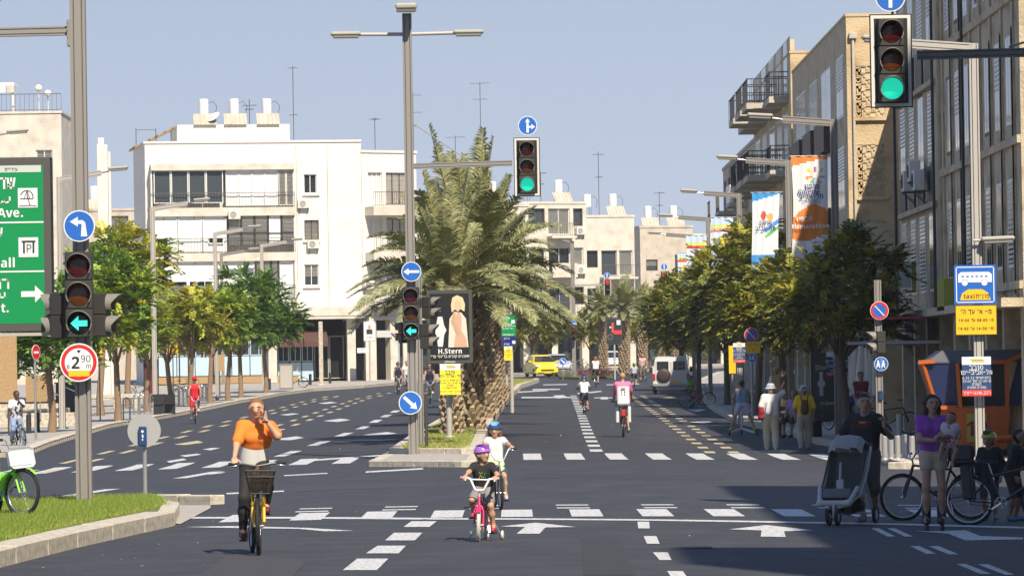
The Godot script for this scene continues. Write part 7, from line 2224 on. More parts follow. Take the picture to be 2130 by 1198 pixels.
func sit_child(label: String, xf: Transform3D, at: Vector3, o: Dictionary):
	o.pel = at + Vector3(0, 0.12, -0.04)
	for nm in ["L", "R"]:
		var q := 1.0 if nm == "L" else -1.0
		o["an" + nm] = at + Vector3(q * 0.17, -0.22, 0.16)
		o["wr" + nm] = at + Vector3(q * 0.1, 0.16, 0.18)
	return human(label, xf, o)
func build_near_riders():
	var xf := place(Vector3(-3.03, gh(-3, 55.7), -55.7), 0.12, -0.02)
	var b := bike("black and yellow mountain bike with a mesh front basket", xf, {"c": Color(0.03, 0.03, 0.03), "fork": Color(0.72, 0.42, 0.01), "R": 0.335, "seat": 0.94, "half": 0.31, "rise": 0.05, "back": 0.04, "stem": 0.16, "steer": -0.1, "crank": 1.15, "tr": 0.026, "bar": Color(0.13, 0.13, 0.13)})
	var bn: Node3D = b.node
	var g := Geo.new()
	var bc: Vector3 = b.hd + Vector3(0.02, -0.16, 0.2)
	var rings := []
	for e in [[-0.13, 0.11, 0.09], [0.13, 0.17, 0.14]]: rings.append([bc + Vector3(-e[1], e[0], -e[2]), bc + Vector3(e[1], e[0], -e[2]), bc + Vector3(e[1], e[0], e[2]), bc + Vector3(-e[1], e[0], e[2])])
	var bm := StandardMaterial3D.new()
	bm.albedo_color = Color(0.16, 0.13, 0.08, 0.62); bm.transparency = BaseMaterial3D.TRANSPARENCY_ALPHA; bm.roughness = 0.6
	g.loft(rings, false)
	var bk := part(bn, "basket", g, bm)
	g = Geo.new()
	for y in [-0.13, 0.06, 0.13]:
		var f: float = (y + 0.13) / 0.26
		var q := []
		for p in 4: q.append((rings[0][p] as Vector3).lerp(rings[1][p], f))
		for p in 4: g.bar(q[p], q[(p + 1) % 4], 0.008 if y != 0.06 else 0.011)
	for p in 4:
		for t in 6: g.bar((rings[0][p] as Vector3).lerp(rings[0][(p + 1) % 4], t / 6.0), (rings[1][p] as Vector3).lerp(rings[1][(p + 1) % 4], t / 6.0), 0.0035, 4)
	part(bk, "wire_frame", g, S.dark)
	g = Geo.new()
	g.add(skin([[bc + Vector3(-0.05, -0.05, 0), bc + Vector3(0.05, 0.02, 0), 0.075, 0.07], [bc + Vector3(-0.06, 0.08, 0), bc + Vector3(-0.02, 0.17, -0.02), 0.05, 0.02]], 0.014))
	var bag := part(self, "handbag", g, mat(0.09, 0.045, 0.025, 0.8))
	bag.transform = xf
	tag(bag, "brown cloth bag lying in the bicycle basket", "bag")
	for s in [-1, 1]:
		g = Geo.new()
		g.box(b.fa + Vector3(s * 0.065, 0.2, -0.02), Vector3(0.035, 0.34, 0.045), Basis(Vector3(1, 0, 0), -0.3), 0.012)
		part(bn, "fork_leg", g, mat(0.72, 0.42, 0.01, 0.35))
	var o := {"h": 1.7, "cell": 0.0125, "skin": Color(0.60, 0.34, 0.21), "top": Color(0.80, 0.20, 0.022), "sleeve": 0.4, "top_loose": 0.02, "hem": -0.24, "bot": Color(0.02, 0.018, 0.018), "leg": 0.96, "bot_loose": 0.006, "shoe": Color(0.11, 0.012, 0.02), "hair": Color(0.20, 0.105, 0.04), "style": "bun", "lean": Vector3(0.03, 1, 0.3), "yaw": -0.12, "nod": 0.06, "tilt": 0.06, "bust": 1.0,
		"wrL": Vector3(0.1, 1.555, 0.19), "elpL": Vector3(0.6, -0.8, 0.5), "hdL": Vector3(-0.12, 0.95, -0.1), "pnL": Vector3(-0.8, 0.1, -0.5), "thL": Vector3(-0.2, 0.2, -1)}
	var p := ride("woman cyclist in orange and white top talking on a phone", xf, b, o)
	var j: Dictionary = o.out
	var wb := []
	for q in [-1.0, 1.0]: wb.append([j.pel + j.side * q * 0.06 - j.up * 0.03, j.pel + j.side * q * 0.066 + j.up * 0.27, 0.113, 0.116])
	part(p, "shirt_lower", skin(wb, 0.0125, 75.0), mat(0.74, 0.71, 0.66, 0.85), "white lower half of the shirt")
	g = Geo.new()
	g.torus(j.L.wrL - Vector3(0, 0.03, 0), 0.034, 0.009, Basis(Vector3(1, 0, 0), 1.4), 16, 6)
	part(p, "bracelet", g, S.brown)
	var ph := Geo.new()
	ph.box(Vector3(0.085, 1.66, 0.21), Vector3(0.012, 0.11, 0.055), Basis(Vector3(0, 0, 1), -0.1), 0.004)
	bag = part(self, "phone", ph, S.dark)
	bag.transform = xf
	tag(bag, "mobile phone held at the cyclist woman's ear", "phone")
	xf = place(Vector3(-0.4, gh(-0.4, 58.7), -58.75), -0.12)
	b = bike("small pink children's bicycle with white tyres and training wheels", xf, {"c": Color(0.55, 0.012, 0.10), "R": 0.2, "wb": 0.72, "seat": 0.55, "half": 0.215, "rise": 0.17, "back": 0.05, "tyre": Color(0.62, 0.58, 0.50), "tr": 0.026, "bar": Color(0.75, 0.74, 0.70), "grip": Color(0.6, 0.3, 0.35), "fat_bar": true, "cross_bar": true, "crank": -1.1, "steer": 0.12, "fender": Color(0.6, 0.02, 0.12)})
	for s in [-1, 1]:
		g = Geo.new()
		g.torus(b.ra + Vector3(s * 0.2, -0.145, 0), 0.04, 0.017, Basis(Vector3.UP, PI / 2), 18, 6)
		g.bar(b.ra + Vector3(s * 0.185, -0.145, 0), b.ra + Vector3(s * 0.215, -0.145, 0), 0.035, 14)
		var tw := part(b.node, "training_wheel", g, mat(0.68, 0.66, 0.6, 0.5))
		g = Geo.new()
		g.tube([b.ra + Vector3(s * 0.07, 0, 0), b.ra + Vector3(s * 0.13, -0.04, 0), b.ra + Vector3(s * 0.18, -0.145, 0)], 0.008, 6)
		part(tw, "stay", g, S.chrome)
	o = {"h": 1.12, "cell": 0.011, "head": 1.32, "skin": Color(0.56, 0.33, 0.20), "top": Color(0.015, 0.014, 0.014), "sleeve": 0.3, "bot": Color(0.22, 0.20, 0.20), "leg": 0.36, "bot_loose": 0.022, "shoe": Color(0.5, 0.03, 0.07), "hair": Color(0.35, 0.22, 0.10), "helmet": Color(0.34, 0.12, 0.55), "helmet2": Color(0.20, 0.05, 0.34), "lean": Vector3(0, 1, 0.22), "yaw": 0.75, "nod": -0.12, "hand": 1.1}
	p = ride("girl in purple helmet riding the pink bicycle", xf, b, o)
	j = o.out
	g = Geo.new()
	var cols := [Color(0.5, 0.1, 0.1), Color(0.6, 0.45, 0.05), Color(0.15, 0.5, 0.1), Color(0.05, 0.4, 0.5)]
	rng.seed = 4
	for k in 70:
		var u := rnd(-0.075, 0.075)
		g.col = cols[clampi(int((u + 0.075) / 0.0376), 0, 3)] * rnd(0.6, 1.2)
		var q: Vector3 = j.che + j.side * u - j.up * rnd(-0.02, 0.07) + j.fwd * (0.095 - u * u * 6.0)
		g.ball(q, Vector3(0.006, 0.005, 0.004), Basis(), 5, 3)
	part(p, "shirt_print", g, vcol(0.8), "rainbow-coloured print")
	xf = place(Vector3(-0.275, gh(-0.2, 72), -72), 0.12)
	b = bike("dark small bicycle just behind the pink one", xf, {"c": Color(0.03, 0.03, 0.04), "R": 0.25, "wb": 0.85, "seat": 0.64, "half": 0.26, "rise": 0.2, "crank": -0.9})
	o = {"h": 1.2, "cell": 0.012, "head": 1.28, "skin": Color(0.54, 0.32, 0.20), "top": Color(0.70, 0.69, 0.67), "sleeve": 0.25, "bot": Color(0.5, 0.62, 0.35), "leg": 0.3, "bot_loose": 0.022, "shoe": Color(0.6, 0.45, 0.42), "hair": Color(0.13, 0.07, 0.035), "style": "long", "helmet": Color(0.02, 0.06, 0.16), "helmet2": Color(0.2, 0.4, 0.6), "lean": Vector3(0, 1, 0.08), "yaw": -0.25}
	ride("girl in dark blue helmet and white shirt behind the pink bicycle", xf, b, o)
func build_mid_riders():
	var g: Geo
	var xf := place(Vector3(3.15, 0.095, -138.63), PI)
	var b := bike("city bicycle with a white child seat ridden by the man in pink", xf, {"c": Color(0.10, 0.02, 0.02), "seat": 0.95, "half": 0.32, "rise": 0.2, "back": 0.16, "crank": 1.2, "fine": false})
	child_seat(b.node, Vector3(0, 0.93, -0.52), Color(0.68, 0.69, 0.68), 0.1)
	g = Geo.new()
	g.box(Vector3(0, 0.7, -0.62), Vector3(0.12, 0.2, 0.04), Basis(), 0.02)
	part(b.node, "rear_reflector", g, mat(0.5, 0.03, 0.03, 0.4))
	var o := {"h": 1.78, "cell": 0.02, "fat": 1.12, "skin": Color(0.50, 0.28, 0.17), "top": Color(0.66, 0.17, 0.33), "sleeve": 0.38, "top_loose": 0.022, "bot": Color(0.25, 0.28, 0.30), "leg": 0.5, "bot_loose": 0.03, "shoe": Color(0.6, 0.58, 0.55), "lean": Vector3(0, 1, 0.12)}
	ride("bald man in a pink T-shirt cycling away", xf, b, o)
	sit_child("small blond child in the white child seat behind the man in pink", xf, Vector3(0, 0.98, -0.5), {"h": 0.8, "cell": 0.02, "head": 1.5, "top": Color(0.55, 0.2, 0.25), "bot": Color(0.3, 0.3, 0.4), "leg": 0.9, "shoe": Color(0.3, 0.1, 0.1), "hair": Color(0.42, 0.27, 0.10)})
	xf = place(Vector3(2.67, 0.372, -182.08), PI + 0.05)
	b = bike("small dark bicycle of the girl in the bright blue helmet", xf, {"c": Color(0.03, 0.03, 0.03), "R": 0.27, "wb": 0.9, "seat": 0.72, "half": 0.27, "rise": 0.2, "crank": 1.3, "fine": false})
	ride("girl in a bright blue helmet and white shirt cycling away", xf, b, {"h": 1.35, "cell": 0.022, "head": 1.2, "top": Color(0.72, 0.72, 0.72), "sleeve": 0.3, "top_loose": 0.02, "bot": Color(0.03, 0.04, 0.06), "leg": 0.4, "shoe": Color(0.4, 0.08, 0.12), "hair": Color(0.35, 0.24, 0.1), "style": "pony", "helmet": Color(0.015, 0.03, 0.35), "helmet2": Color(0.02, 0.05, 0.42), "lean": Vector3(0, 1, 0.3)})
	var far := [[Vector3(4.84, 1.008, -281.99), PI, "red-haired woman in white shirt cycling toward the flower bed", {"top": Color(0.72, 0.7, 0.68), "sleeve": 0.3, "bot": Color(0.03, 0.025, 0.025), "leg": 0.35, "shoe": Color(0.02, 0.02, 0.02), "hair": Color(0.28, 0.09, 0.03), "style": "long"}, "dark bicycle of the red-haired woman", 1.7],
		[Vector3(7.05, 0.952, -280.15), PI, "child in green helmet and grey top cycling near the van", {"top": Color(0.35, 0.35, 0.4), "sleeve": 0.3, "bot": Color(0.02, 0.02, 0.02), "leg": 0.45, "shoe": Color(0.6, 0.6, 0.6), "hair": Color(0.1, 0.06, 0.03), "helmet": Color(0.02, 0.25, 0.06)}, "yellowish bicycle of the child in green helmet", 1.35],
		[Vector3(8.12, 1.192, -300.87), 0.2, "woman in pale pink top cycling toward us beyond the van", {"top": Color(0.6, 0.35, 0.33), "sleeve": 0.1, "bot": Color(0.1, 0.1, 0.1), "leg": 0.4, "shoe": Color(0.4, 0.4, 0.4), "hair": Color(0.2, 0.1, 0.04), "style": "long"}, "bicycle of the woman in pale pink", 1.68],
		[Vector3(-6.32, 0.830, -262.94), 0.1, "woman in dark tank top and helmet cycling left of the median mast", {"top": Color(0.02, 0.02, 0.05), "sleeve": 0.0, "bot": Color(0.03, 0.03, 0.03), "leg": 0.4, "shoe": Color(0.5, 0.5, 0.5), "hair": Color(0.1, 0.05, 0.03), "helmet": Color(0.1, 0.1, 0.11)}, "dark bicycle of the helmeted woman left of the mast", 1.66],
		[Vector3(-5.95, 0.881, -267.45), 0.05, "cyclist in white half hidden by the median mast", {"top": Color(0.68, 0.68, 0.66), "sleeve": 0.3, "bot": Color(0.2, 0.2, 0.25), "leg": 0.45, "shoe": Color(0.4, 0.4, 0.4), "hair": Color(0.08, 0.05, 0.03)}, "bicycle half hidden by the median mast", 1.72],
		[Vector3(-3.82, 0.600, -218.81), 0.05, "man in dark sleeveless top and sunglasses cycling behind the signal post", {"top": Color(0.015, 0.017, 0.04), "sleeve": 0.0, "bot": Color(0.05, 0.05, 0.07), "leg": 0.45, "shoe": Color(0.65, 0.65, 0.62), "hair": Color(0.02, 0.015, 0.012), "fat": 1.05}, "bicycle of the man in the sleeveless top", 1.8],
		[Vector3(-12.05, 0.247, -181.37), 0.08, "woman in red cap and red outfit cycling by the left kerb", {"top": Color(0.62, 0.015, 0.03), "sleeve": 0.0, "bot": Color(0.5, 0.01, 0.025), "leg": 0.45, "bot_loose": 0.03, "shoe": Color(0.68, 0.68, 0.66), "hair": Color(0.03, 0.02, 0.015), "hat": Color(0.6, 0.015, 0.03), "brim": 0.1}, "red bicycle of the woman in the red cap", 1.64]]
	for q in far:
		xf = place(q[0], q[1])
		b = bike(q[4], xf, {"c": Color(0.35, 0.02, 0.02) if q[4].begins_with("red") else (Color(0.4, 0.3, 0.03) if q[4].begins_with("yell") else Color(0.04, 0.04, 0.045)), "R": 0.33 if q[5] > 1.5 else 0.27, "wb": 1.03 if q[5] > 1.5 else 0.85, "seat": 0.92 if q[5] > 1.5 else 0.7, "half": 0.29, "rise": 0.2, "crank": 1.1, "fine": false})
		q[3].h = q[5]; q[3].cell = 0.024
		q[3].lean = Vector3(0, 1, 0.2)
		if q[5] < 1.5: q[3].head = 1.2
		var p := ride(q[2], xf, b, q[3])
		if q[2].contains("sunglasses"):
			var j: Dictionary = q[3].out
			g = Geo.new()
			g.box(j.hc + j.hf * 0.09 + j.hu * 0.012, Vector3(0.14, 0.035, 0.03), Basis(), 0.01)
			part(p, "sunglasses", g, S.black)
	xf = place(Vector3(-14.67, -0.053, -141.86), 0.35)
	b = bike("dark bicycle of the man in the patterned shirt", xf, {"c": Color(0.03, 0.03, 0.03), "seat": 0.85, "rise": 0.24, "fine": false})
	o = {"h": 1.76, "cell": 0.018, "skin": Color(0.10, 0.045, 0.025), "top": Color(0.55, 0.56, 0.58), "sleeve": 0.36, "top_loose": 0.025, "bot": Color(0.20, 0.28, 0.42), "leg": 0.97, "bot_loose": 0.02, "shoe": Color(0.05, 0.05, 0.06), "hair": Color(0.012, 0.01, 0.01), "lean": Vector3(0, 1, 0.2), "nod": -0.2, "wrL": Vector3(-0.02, 1.42, 0.3), "hdL": Vector3(-0.4, 0.9, 0), "anL": Vector3(0.22, 0.09, 0.05)}
	var pm := ride("man in patterned white shirt wiping his face on a bicycle", xf, b, o)
	var jj: Dictionary = o.out
	rng.seed = 14
	for k in 26:
		g = Geo.new()
		var a := rnd(-1.3, 1.3)
		var q2: Vector3 = jj.che + jj.side * sin(a) * 0.19 + jj.fwd * (cos(a) * 0.14) + jj.up * rnd(-0.3, 0.14)
		g.ball(q2, Vector3(0.035, 0.03, 0.012), Basis(Vector3.UP, a))
		part(pm, "shirt_print", g, mat(0.05, 0.06, 0.08, 0.85))
func build_walkers():
	var g: Geo
	var xf := place(Vector3(6.50, -0.070, -121.41), PI)
	var o := {"h": 1.72, "cell": 0.016, "fat": 1.1, "skin": Color(0.50, 0.30, 0.19), "top": Color(0.66, 0.64, 0.58), "sleeve": 0.4, "top_loose": 0.03, "bot": Color(0.55, 0.47, 0.35), "leg": 0.98, "bot_loose": 0.035, "shoe": Color(0.62, 0.6, 0.56), "hair": Color(0.35, 0.33, 0.3), "hat": Color(0.34, 0.40, 0.46), "brim": 0.16, "wrR": Vector3(-0.13, 1.56, 0.13), "elpR": Vector3(-1, -0.4, 0.1), "hdR": Vector3(0.3, 0.9, 0), "anL": Vector3(0.1, 0.09, 0.16), "anR": Vector3(-0.1, 0.1, -0.13)}
	var p := human("walker in pale hat and cream trousers holding a hand to the ear", xf, o)
	bag_on("dark red shoulder bag on the walker in the pale hat", "shoulder_bag", xf, [[Vector3(0.17, 1.36, 0.0), Vector3(0.23, 1.0, -0.05), 0.03, 0.06], [Vector3(0.24, 1.08, -0.02), Vector3(0.25, 0.86, 0.0), 0.075, 0.085]], mat(0.28, 0.008, 0.025, 0.8))
	bag_on("white bag with orange print hanging on the walker's back", "tote_bag", xf, [[Vector3(0.06, 1.22, -0.17), Vector3(0.07, 0.98, -0.2), 0.06, 0.085]], mat(0.68, 0.66, 0.64, 0.7))
	xf = place(Vector3(7.45, -0.078, -123.20), PI)
	o = {"h": 1.66, "cell": 0.016, "skin": Color(0.48, 0.28, 0.17), "top": Color(0.78, 0.46, 0.01), "sleeve": 0.4, "top_loose": 0.025, "bot": Color(0.46, 0.39, 0.29), "leg": 0.95, "bot_loose": 0.035, "shoe": Color(0.5, 0.5, 0.55), "hair": Color(0.2, 0.13, 0.08), "hat": Color(0.36, 0.42, 0.48), "brim": 0.14, "anL": Vector3(0.1, 0.1, -0.12), "anR": Vector3(-0.1, 0.09, 0.14), "nod": -0.1}
	human("walker in yellow T-shirt and pale hat", xf, o)
	bag_on("small brown backpack on the walker in yellow", "backpack", xf, [[Vector3(0, 1.2, -0.16), Vector3(0, 1.0, -0.18), 0.085, 0.11]], mat(0.10, 0.045, 0.02, 0.8), [[Vector3(-0.09, 1.38, -0.09), Vector3(-0.06, 1.15, -0.17)], [Vector3(0.09, 1.38, -0.09), Vector3(0.06, 1.15, -0.17)]])
	xf = place(Vector3(6.71, 0.045, -141.25), PI)
	var n := thing("carving_scooter", "white three-wheeled carving scooter under the girl in shorts", "scooter", Vector3.ZERO)
	n.transform = xf
	g = Geo.new()
	g.bar(Vector3(0, 0.1, 0.42), Vector3(0, 1.0, 0.22), 0.022, 8)
	part(n, "stem", g, S.white)
	g = Geo.new()
	g.bar(Vector3(-0.25, 1.0, 0.22), Vector3(0.25, 1.0, 0.22), 0.017, 8)
	part(n, "handlebar", g, S.dark)
	for s in [-1, 1]:
		g = Geo.new()
		g.beam(Vector3(0, 0.2, 0.34), Vector3(s * 0.36, 0.09, -0.36), 0.05, 0.05)
		part(n, "arm", g, S.white)
		g = Geo.new()
		g.box(Vector3(s * 0.36, 0.115, -0.3), Vector3(0.13, 0.03, 0.3), Basis(), 0.01)
		part(n, "foot_plate", g, mat(0.5, 0.6, 0.05, 0.5))
		g = Geo.new()
		g.torus(Vector3(s * 0.4, 0.09, -0.46), 0.062, 0.026, Basis(Vector3.UP, PI / 2), 18, 6)
		part(n, "wheel", g, S.rubber)
	g = Geo.new()
	g.torus(Vector3(0, 0.1, 0.44), 0.07, 0.028, Basis(Vector3.UP, PI / 2), 18, 6)
	part(n, "wheel", g, S.rubber)
	human("girl in blue top and lilac shorts on the carving scooter", xf, {"h": 1.56, "cell": 0.016, "skin": Color(0.50, 0.28, 0.17), "top": Color(0.19, 0.29, 0.42), "top_name": "tank_top", "sleeve": -1.0, "bot": Color(0.48, 0.47, 0.62), "leg": 0.32, "bot_loose": 0.018, "shoe": Color(0.4, 0.5, 0.05), "hair": Color(0.03, 0.018, 0.012), "style": "bun", "pel": Vector3(0, 0.93, -0.22), "lean": Vector3(0, 1, 0.1), "anL": Vector3(0.35, 0.21, -0.36), "anR": Vector3(-0.35, 0.21, -0.36), "wrL": Vector3(0.23, 1.03, 0.17), "wrR": Vector3(-0.23, 1.03, 0.17)})
	xf = place(Vector3(7.806, gh(7.7, 212), -212), 0.9)
	human("child in green shirt and dark red helmet beside the parked children's bicycle", xf, {"h": 1.25, "cell": 0.02, "head": 1.25, "top": Color(0.2, 0.6, 0.03), "sleeve": 0.35, "bot": Color(0.05, 0.05, 0.08), "leg": 0.5, "shoe": Color(0.1, 0.1, 0.1), "hair": Color(0.04, 0.03, 0.02), "helmet": Color(0.2, 0.02, 0.08)})
	bike("black bicycle standing across the road beside the sitting child", place(Vector3(7.71, 0.399, -204.05), 1.45), {"c": Color(0.03, 0.03, 0.035), "R": 0.31, "wb": 1.0, "fine": false, "stand": true})
	xf = place(Vector3(7.41, 0.388, -200.88), 1.2)
	human("child in dark shirt sitting on the asphalt by the bicycle", xf, {"h": 1.3, "cell": 0.02, "head": 1.2, "pel": Vector3(0, 0.11, 0), "lean": Vector3(0, 1, 0.2), "top": Color(0.035, 0.035, 0.06), "sleeve": 0.4, "bot": Color(0.08, 0.2, 0.15), "leg": 0.5, "shoe": Color(0.3, 0.3, 0.3), "hair": Color(0.03, 0.02, 0.015), "anL": Vector3(0.2, 0.08, 0.42), "anR": Vector3(-0.15, 0.08, 0.45), "knpL": Vector3(0.3, 1, 0), "knpR": Vector3(-0.3, 1, 0), "wrL": Vector3(0.15, 0.42, 0.32), "wrR": Vector3(-0.1, 0.42, 0.34)})
	xf = place(Vector3(4.765, gh(4.8, 65.3), -65.3), -0.25)
	o = {"h": 1.78, "cell": 0.0125, "fat": 1.12, "shoulder": 1.08, "skin": Color(0.38, 0.22, 0.14), "top": Color(0.016, 0.017, 0.02), "sleeve": 0.36, "top_loose": 0.02, "hem": 0.06, "bot": Color(0.10, 0.085, 0.075), "leg": 0.56, "bot_loose": 0.035, "shoe": Color(0.16, 0.15, 0.15), "hair": Color(0.012, 0.01, 0.01), "wrR": Vector3(-0.36, 1.02, 0.26), "hdR": Vector3(-0.15, -0.55, 0.8), "pnR": Vector3(0, -0.8, -0.5), "wrL": Vector3(0.3, 1.3, 0.16), "elpL": Vector3(0.7, -0.9, -0.1), "hdL": Vector3(-0.1, 0.95, 0.1), "pnL": Vector3(-0.6, 0, 0.6), "curl": 0.8, "yaw": 0.3, "nod": -0.05, "anL": Vector3(0.1, 0.1, -0.15), "anR": Vector3(-0.02, 0.1, 0.1)}
	p = human("man in black T-shirt pushing the grey stroller", xf, o)
	var j: Dictionary = o.out
	var em := Transform3D(Basis(j.side * 1.0, j.up, j.fwd), j.che + j.fwd * 0.152 + j.up * 0.06)
	g = Geo.new()
	poly2(g, [-0.1, 0.05, 0.1, 0.05, 0.13, 0.02, 0, -0.09, -0.13, 0.02], 0.0, em)
	part(p, "shirt_emblem", g, mat(0.10, 0.012, 0.014, 0.8), "dull red shield-shaped print")
	g = Geo.new()
	poly2(g, [-0.06, 0.035, 0.06, 0.035, 0.03, 0.01, -0.03, 0.005], 0.004, em)
	part(p, "shirt_emblem_band", g, mat(0.30, 0.24, 0.05, 0.8))
	stroller(Transform3D(Basis(Vector3.UP, -0.35), Vector3(4.396, gh(4.4, 64.4), -64.4)))
	xf = place(Vector3(5.393, gh(5.4, 61.9), -61.9), 0.0)
	o = {"h": 1.68, "cell": 0.0125, "skin": Color(0.42, 0.25, 0.17), "top": Color(0.24, 0.055, 0.34), "sleeve": 0.27, "bust": 1.0, "hem": -0.02, "bot": Color(0.42, 0.34, 0.26), "leg": 0.16, "bot_loose": 0.02, "hair": Color(0.035, 0.018, 0.012), "style": "curly", "pel": Vector3(0, 1.0, 0), "anL": Vector3(0.1, 0.17, 0.0), "anR": Vector3(-0.1, 0.17, 0.03), "wrL": Vector3(0.12, 1.22, 0.22), "wrR": Vector3(0.03, 1.17, 0.24), "hdR": Vector3(0.95, 0.1, -0.1), "hdL": Vector3(-0.7, 0.1, 0.5), "pnR": Vector3(0, 0.2, -1), "elpR": Vector3(-0.8, -0.6, -0.1), "elpL": Vector3(0.9, -0.5, -0.2), "yaw": 0.15, "curl": 0.5}
	p = human("woman in purple T-shirt on inline skates carrying a baby", xf, o)
	j = o.out
	for nm in ["L", "R"]:
		var an: Vector3 = j.L["an" + nm]
		g = Geo.new()
		g.add(skin([[an + Vector3(0, 0.16, -0.02), an + Vector3(0, -0.02, -0.01), 0.062, 0.058], [an + Vector3(0, -0.035, -0.05), an + Vector3(0, -0.045, 0.14), 0.05, 0.042]], 0.012))
		var sk := part(p, "skate_boot", g, S.black)
		g = Geo.new()
		g.box(an + Vector3(0, -0.105, 0.04), Vector3(0.03, 0.04, 0.26), Basis(), 0.006)
		part(sk, "skate_frame", g, S.dark)
		for k in 4:
			g = Geo.new()
			g.torus(an + Vector3(0, -0.132, -0.08 + k * 0.08), 0.022, 0.014, Basis(Vector3.UP, PI / 2), 14, 6)
			part(sk, "skate_wheel", g, S.rubber)
	o = {"h": 0.78, "cell": 0.011, "head": 1.5, "skin": Color(0.42, 0.25, 0.17), "top": Color(0.60, 0.50, 0.53), "top_name": "dress", "sleeve": 0.18, "hem": 0.04, "top_loose": 0.016, "hair": Color(0.022, 0.013, 0.01), "pel": Vector3(0.2, 1.15, 0.1), "lean": Vector3(0.1, 1, 0.05), "yaw": -0.55, "nod": -0.25, "anL": Vector3(0.22, 0.86, 0.22), "anR": Vector3(0.06, 0.94, 0.24), "knpL": Vector3(0.4, 0.3, 1), "knpR": Vector3(-0.2, 0.3, 1), "wrL": Vector3(0.3, 1.17, 0.2), "wrR": Vector3(0.12, 1.24, 0.22)}
	p = human("baby in a floral dress held by the skating woman", xf, o)
	j = o.out
	rng.seed = 22
	for k in 30:
		g = Geo.new()
		var a := rnd(-1.6, 1.6)
		var q: Vector3 = j.pel + j.up * rnd(0.0, 0.2) + j.side * sin(a) * 0.088 + j.fwd * cos(a) * 0.068
		g.ball(q, Vector3(0.015, 0.013, 0.008), Basis(Vector3.UP, a), 7, 4)
		part(p, "dress_flower", g, mat(0.45, 0.05, 0.18, 0.8))
	bike("dark bicycle standing side-on behind the skating woman", place(Vector3(5.917, gh(6, 66.5), -66.5), -1.35, 0.08), {"c": Color(0.03, 0.03, 0.04), "R": 0.33, "wb": 0.98, "stand": true, "rise": 0.12})
	xf = place(Vector3(6.494, gh(6.5, 64.2), -64.2), 1.35, -0.06)
	var b := bike("black bicycle with a dark child seat at the right edge", xf, {"c": Color(0.02, 0.02, 0.022), "R": 0.335, "wb": 1.03, "stand": true, "rise": 0.14, "seat": 0.86})
	child_seat(b.node, Vector3(0, 0.86, -0.5), Color(0.02, 0.02, 0.024), 0.12)
	human("boy in yellow and black helmet behind the child-seat bicycle", place(Vector3(6.587, gh(6.6, 66.6), -66.6), -0.3), {"h": 1.22, "cell": 0.0125, "head": 1.28, "skin": Color(0.40, 0.23, 0.15), "top": Color(0.015, 0.016, 0.02), "sleeve": 0.9, "bot": Color(0.02, 0.02, 0.025), "leg": 0.5, "shoe": Color(0.05, 0.14, 0.25), "hair": Color(0.03, 0.02, 0.015), "helmet": Color(0.42, 0.42, 0.05), "helmet2": Color(0.02, 0.02, 0.02), "yaw": -0.2})
	human("dark-haired boy with orange hood bending at the right edge", place(Vector3(6.851, gh(6.9, 66.2), -66.2), 0.9), {"h": 1.3, "cell": 0.0125, "head": 1.2, "skin": Color(0.30, 0.16, 0.1), "top": Color(0.02, 0.02, 0.024), "sleeve": 0.9, "bot": Color(0.03, 0.03, 0.03), "leg": 0.5, "shoe": Color(0.05, 0.14, 0.25), "hair": Color(0.01, 0.008, 0.008), "lean": Vector3(0, 1, 0.45), "nod": -0.3})
	g = Geo.new()
	g.add(skin([[Vector3(-0.08, 0, 0), Vector3(0.08, 0.01, 0), 0.045, 0.045]], 0.012))
	var hood := part(self, "orange_bag", g, mat(0.60, 0.10, 0.012, 0.8), "", Vector3(6.73, 1.015, -66.00))
	tag(hood, "small orange bag between the two boys at the right edge", "bag")
	human("man in dark red T-shirt with folded arms in the shade", place(Vector3(10.202, gh(10, 141) + 0.14, -141), 0.1), {"h": 1.78, "cell": 0.02, "fat": 1.15, "skin": Color(0.35, 0.2, 0.13), "top": Color(0.16, 0.012, 0.02), "sleeve": 0.4, "bot": Color(0.2, 0.22, 0.26), "leg": 0.95, "shoe": Color(0.1, 0.1, 0.1), "hair": Color(0.015, 0.012, 0.01), "wrL": Vector3(-0.08, 1.15, 0.24), "wrR": Vector3(0.1, 1.12, 0.24)})
	var pb := place(Vector3(9.319, gh(9.6, 170) + 0.14, -170), PI)
	human("person in white shirt carrying a box on the back under the trees", pb, {"h": 1.74, "cell": 0.022, "top": Color(0.65, 0.65, 0.65), "sleeve": 0.5, "bot": Color(0.03, 0.03, 0.04), "leg": 0.95, "shoe": Color(0.05, 0.05, 0.05), "hair": Color(0.2, 0.14, 0.05), "hat": Color(0.45, 0.33, 0.08), "brim": 0.13})
	var bx := thing("carried_box", "tan box with a red foot carried on the back under the trees", "box", Vector3.ZERO)
	bx.transform = pb
	g = Geo.new()
	g.box(Vector3(0, 1.15, -0.3), Vector3(0.42, 0.62, 0.26), Basis(), 0.02)
	part(bx, "carton", g, S.wood)
	g = Geo.new()
	g.box(Vector3(0, 0.78, -0.3), Vector3(0.43, 0.16, 0.27), Basis(), 0.02)
	part(bx, "label_band", g, mat(0.5, 0.08, 0.04, 0.6))
	sitter("woman in lilac top sitting on the dark bench", Vector3(7.728, gh(8.6, 132) + 0.14, -132), -0.6, Color(0.35, 0.2, 0.42), Color(0.2, 0.12, 0.06), "long")
	sitter("man in blue shirt sitting by the advertising pillar", Vector3(9.627, gh(9.6, 139) + 0.14, -139), 0.5, Color(0.05, 0.12, 0.28), Color(0.015, 0.012, 0.01), "short")
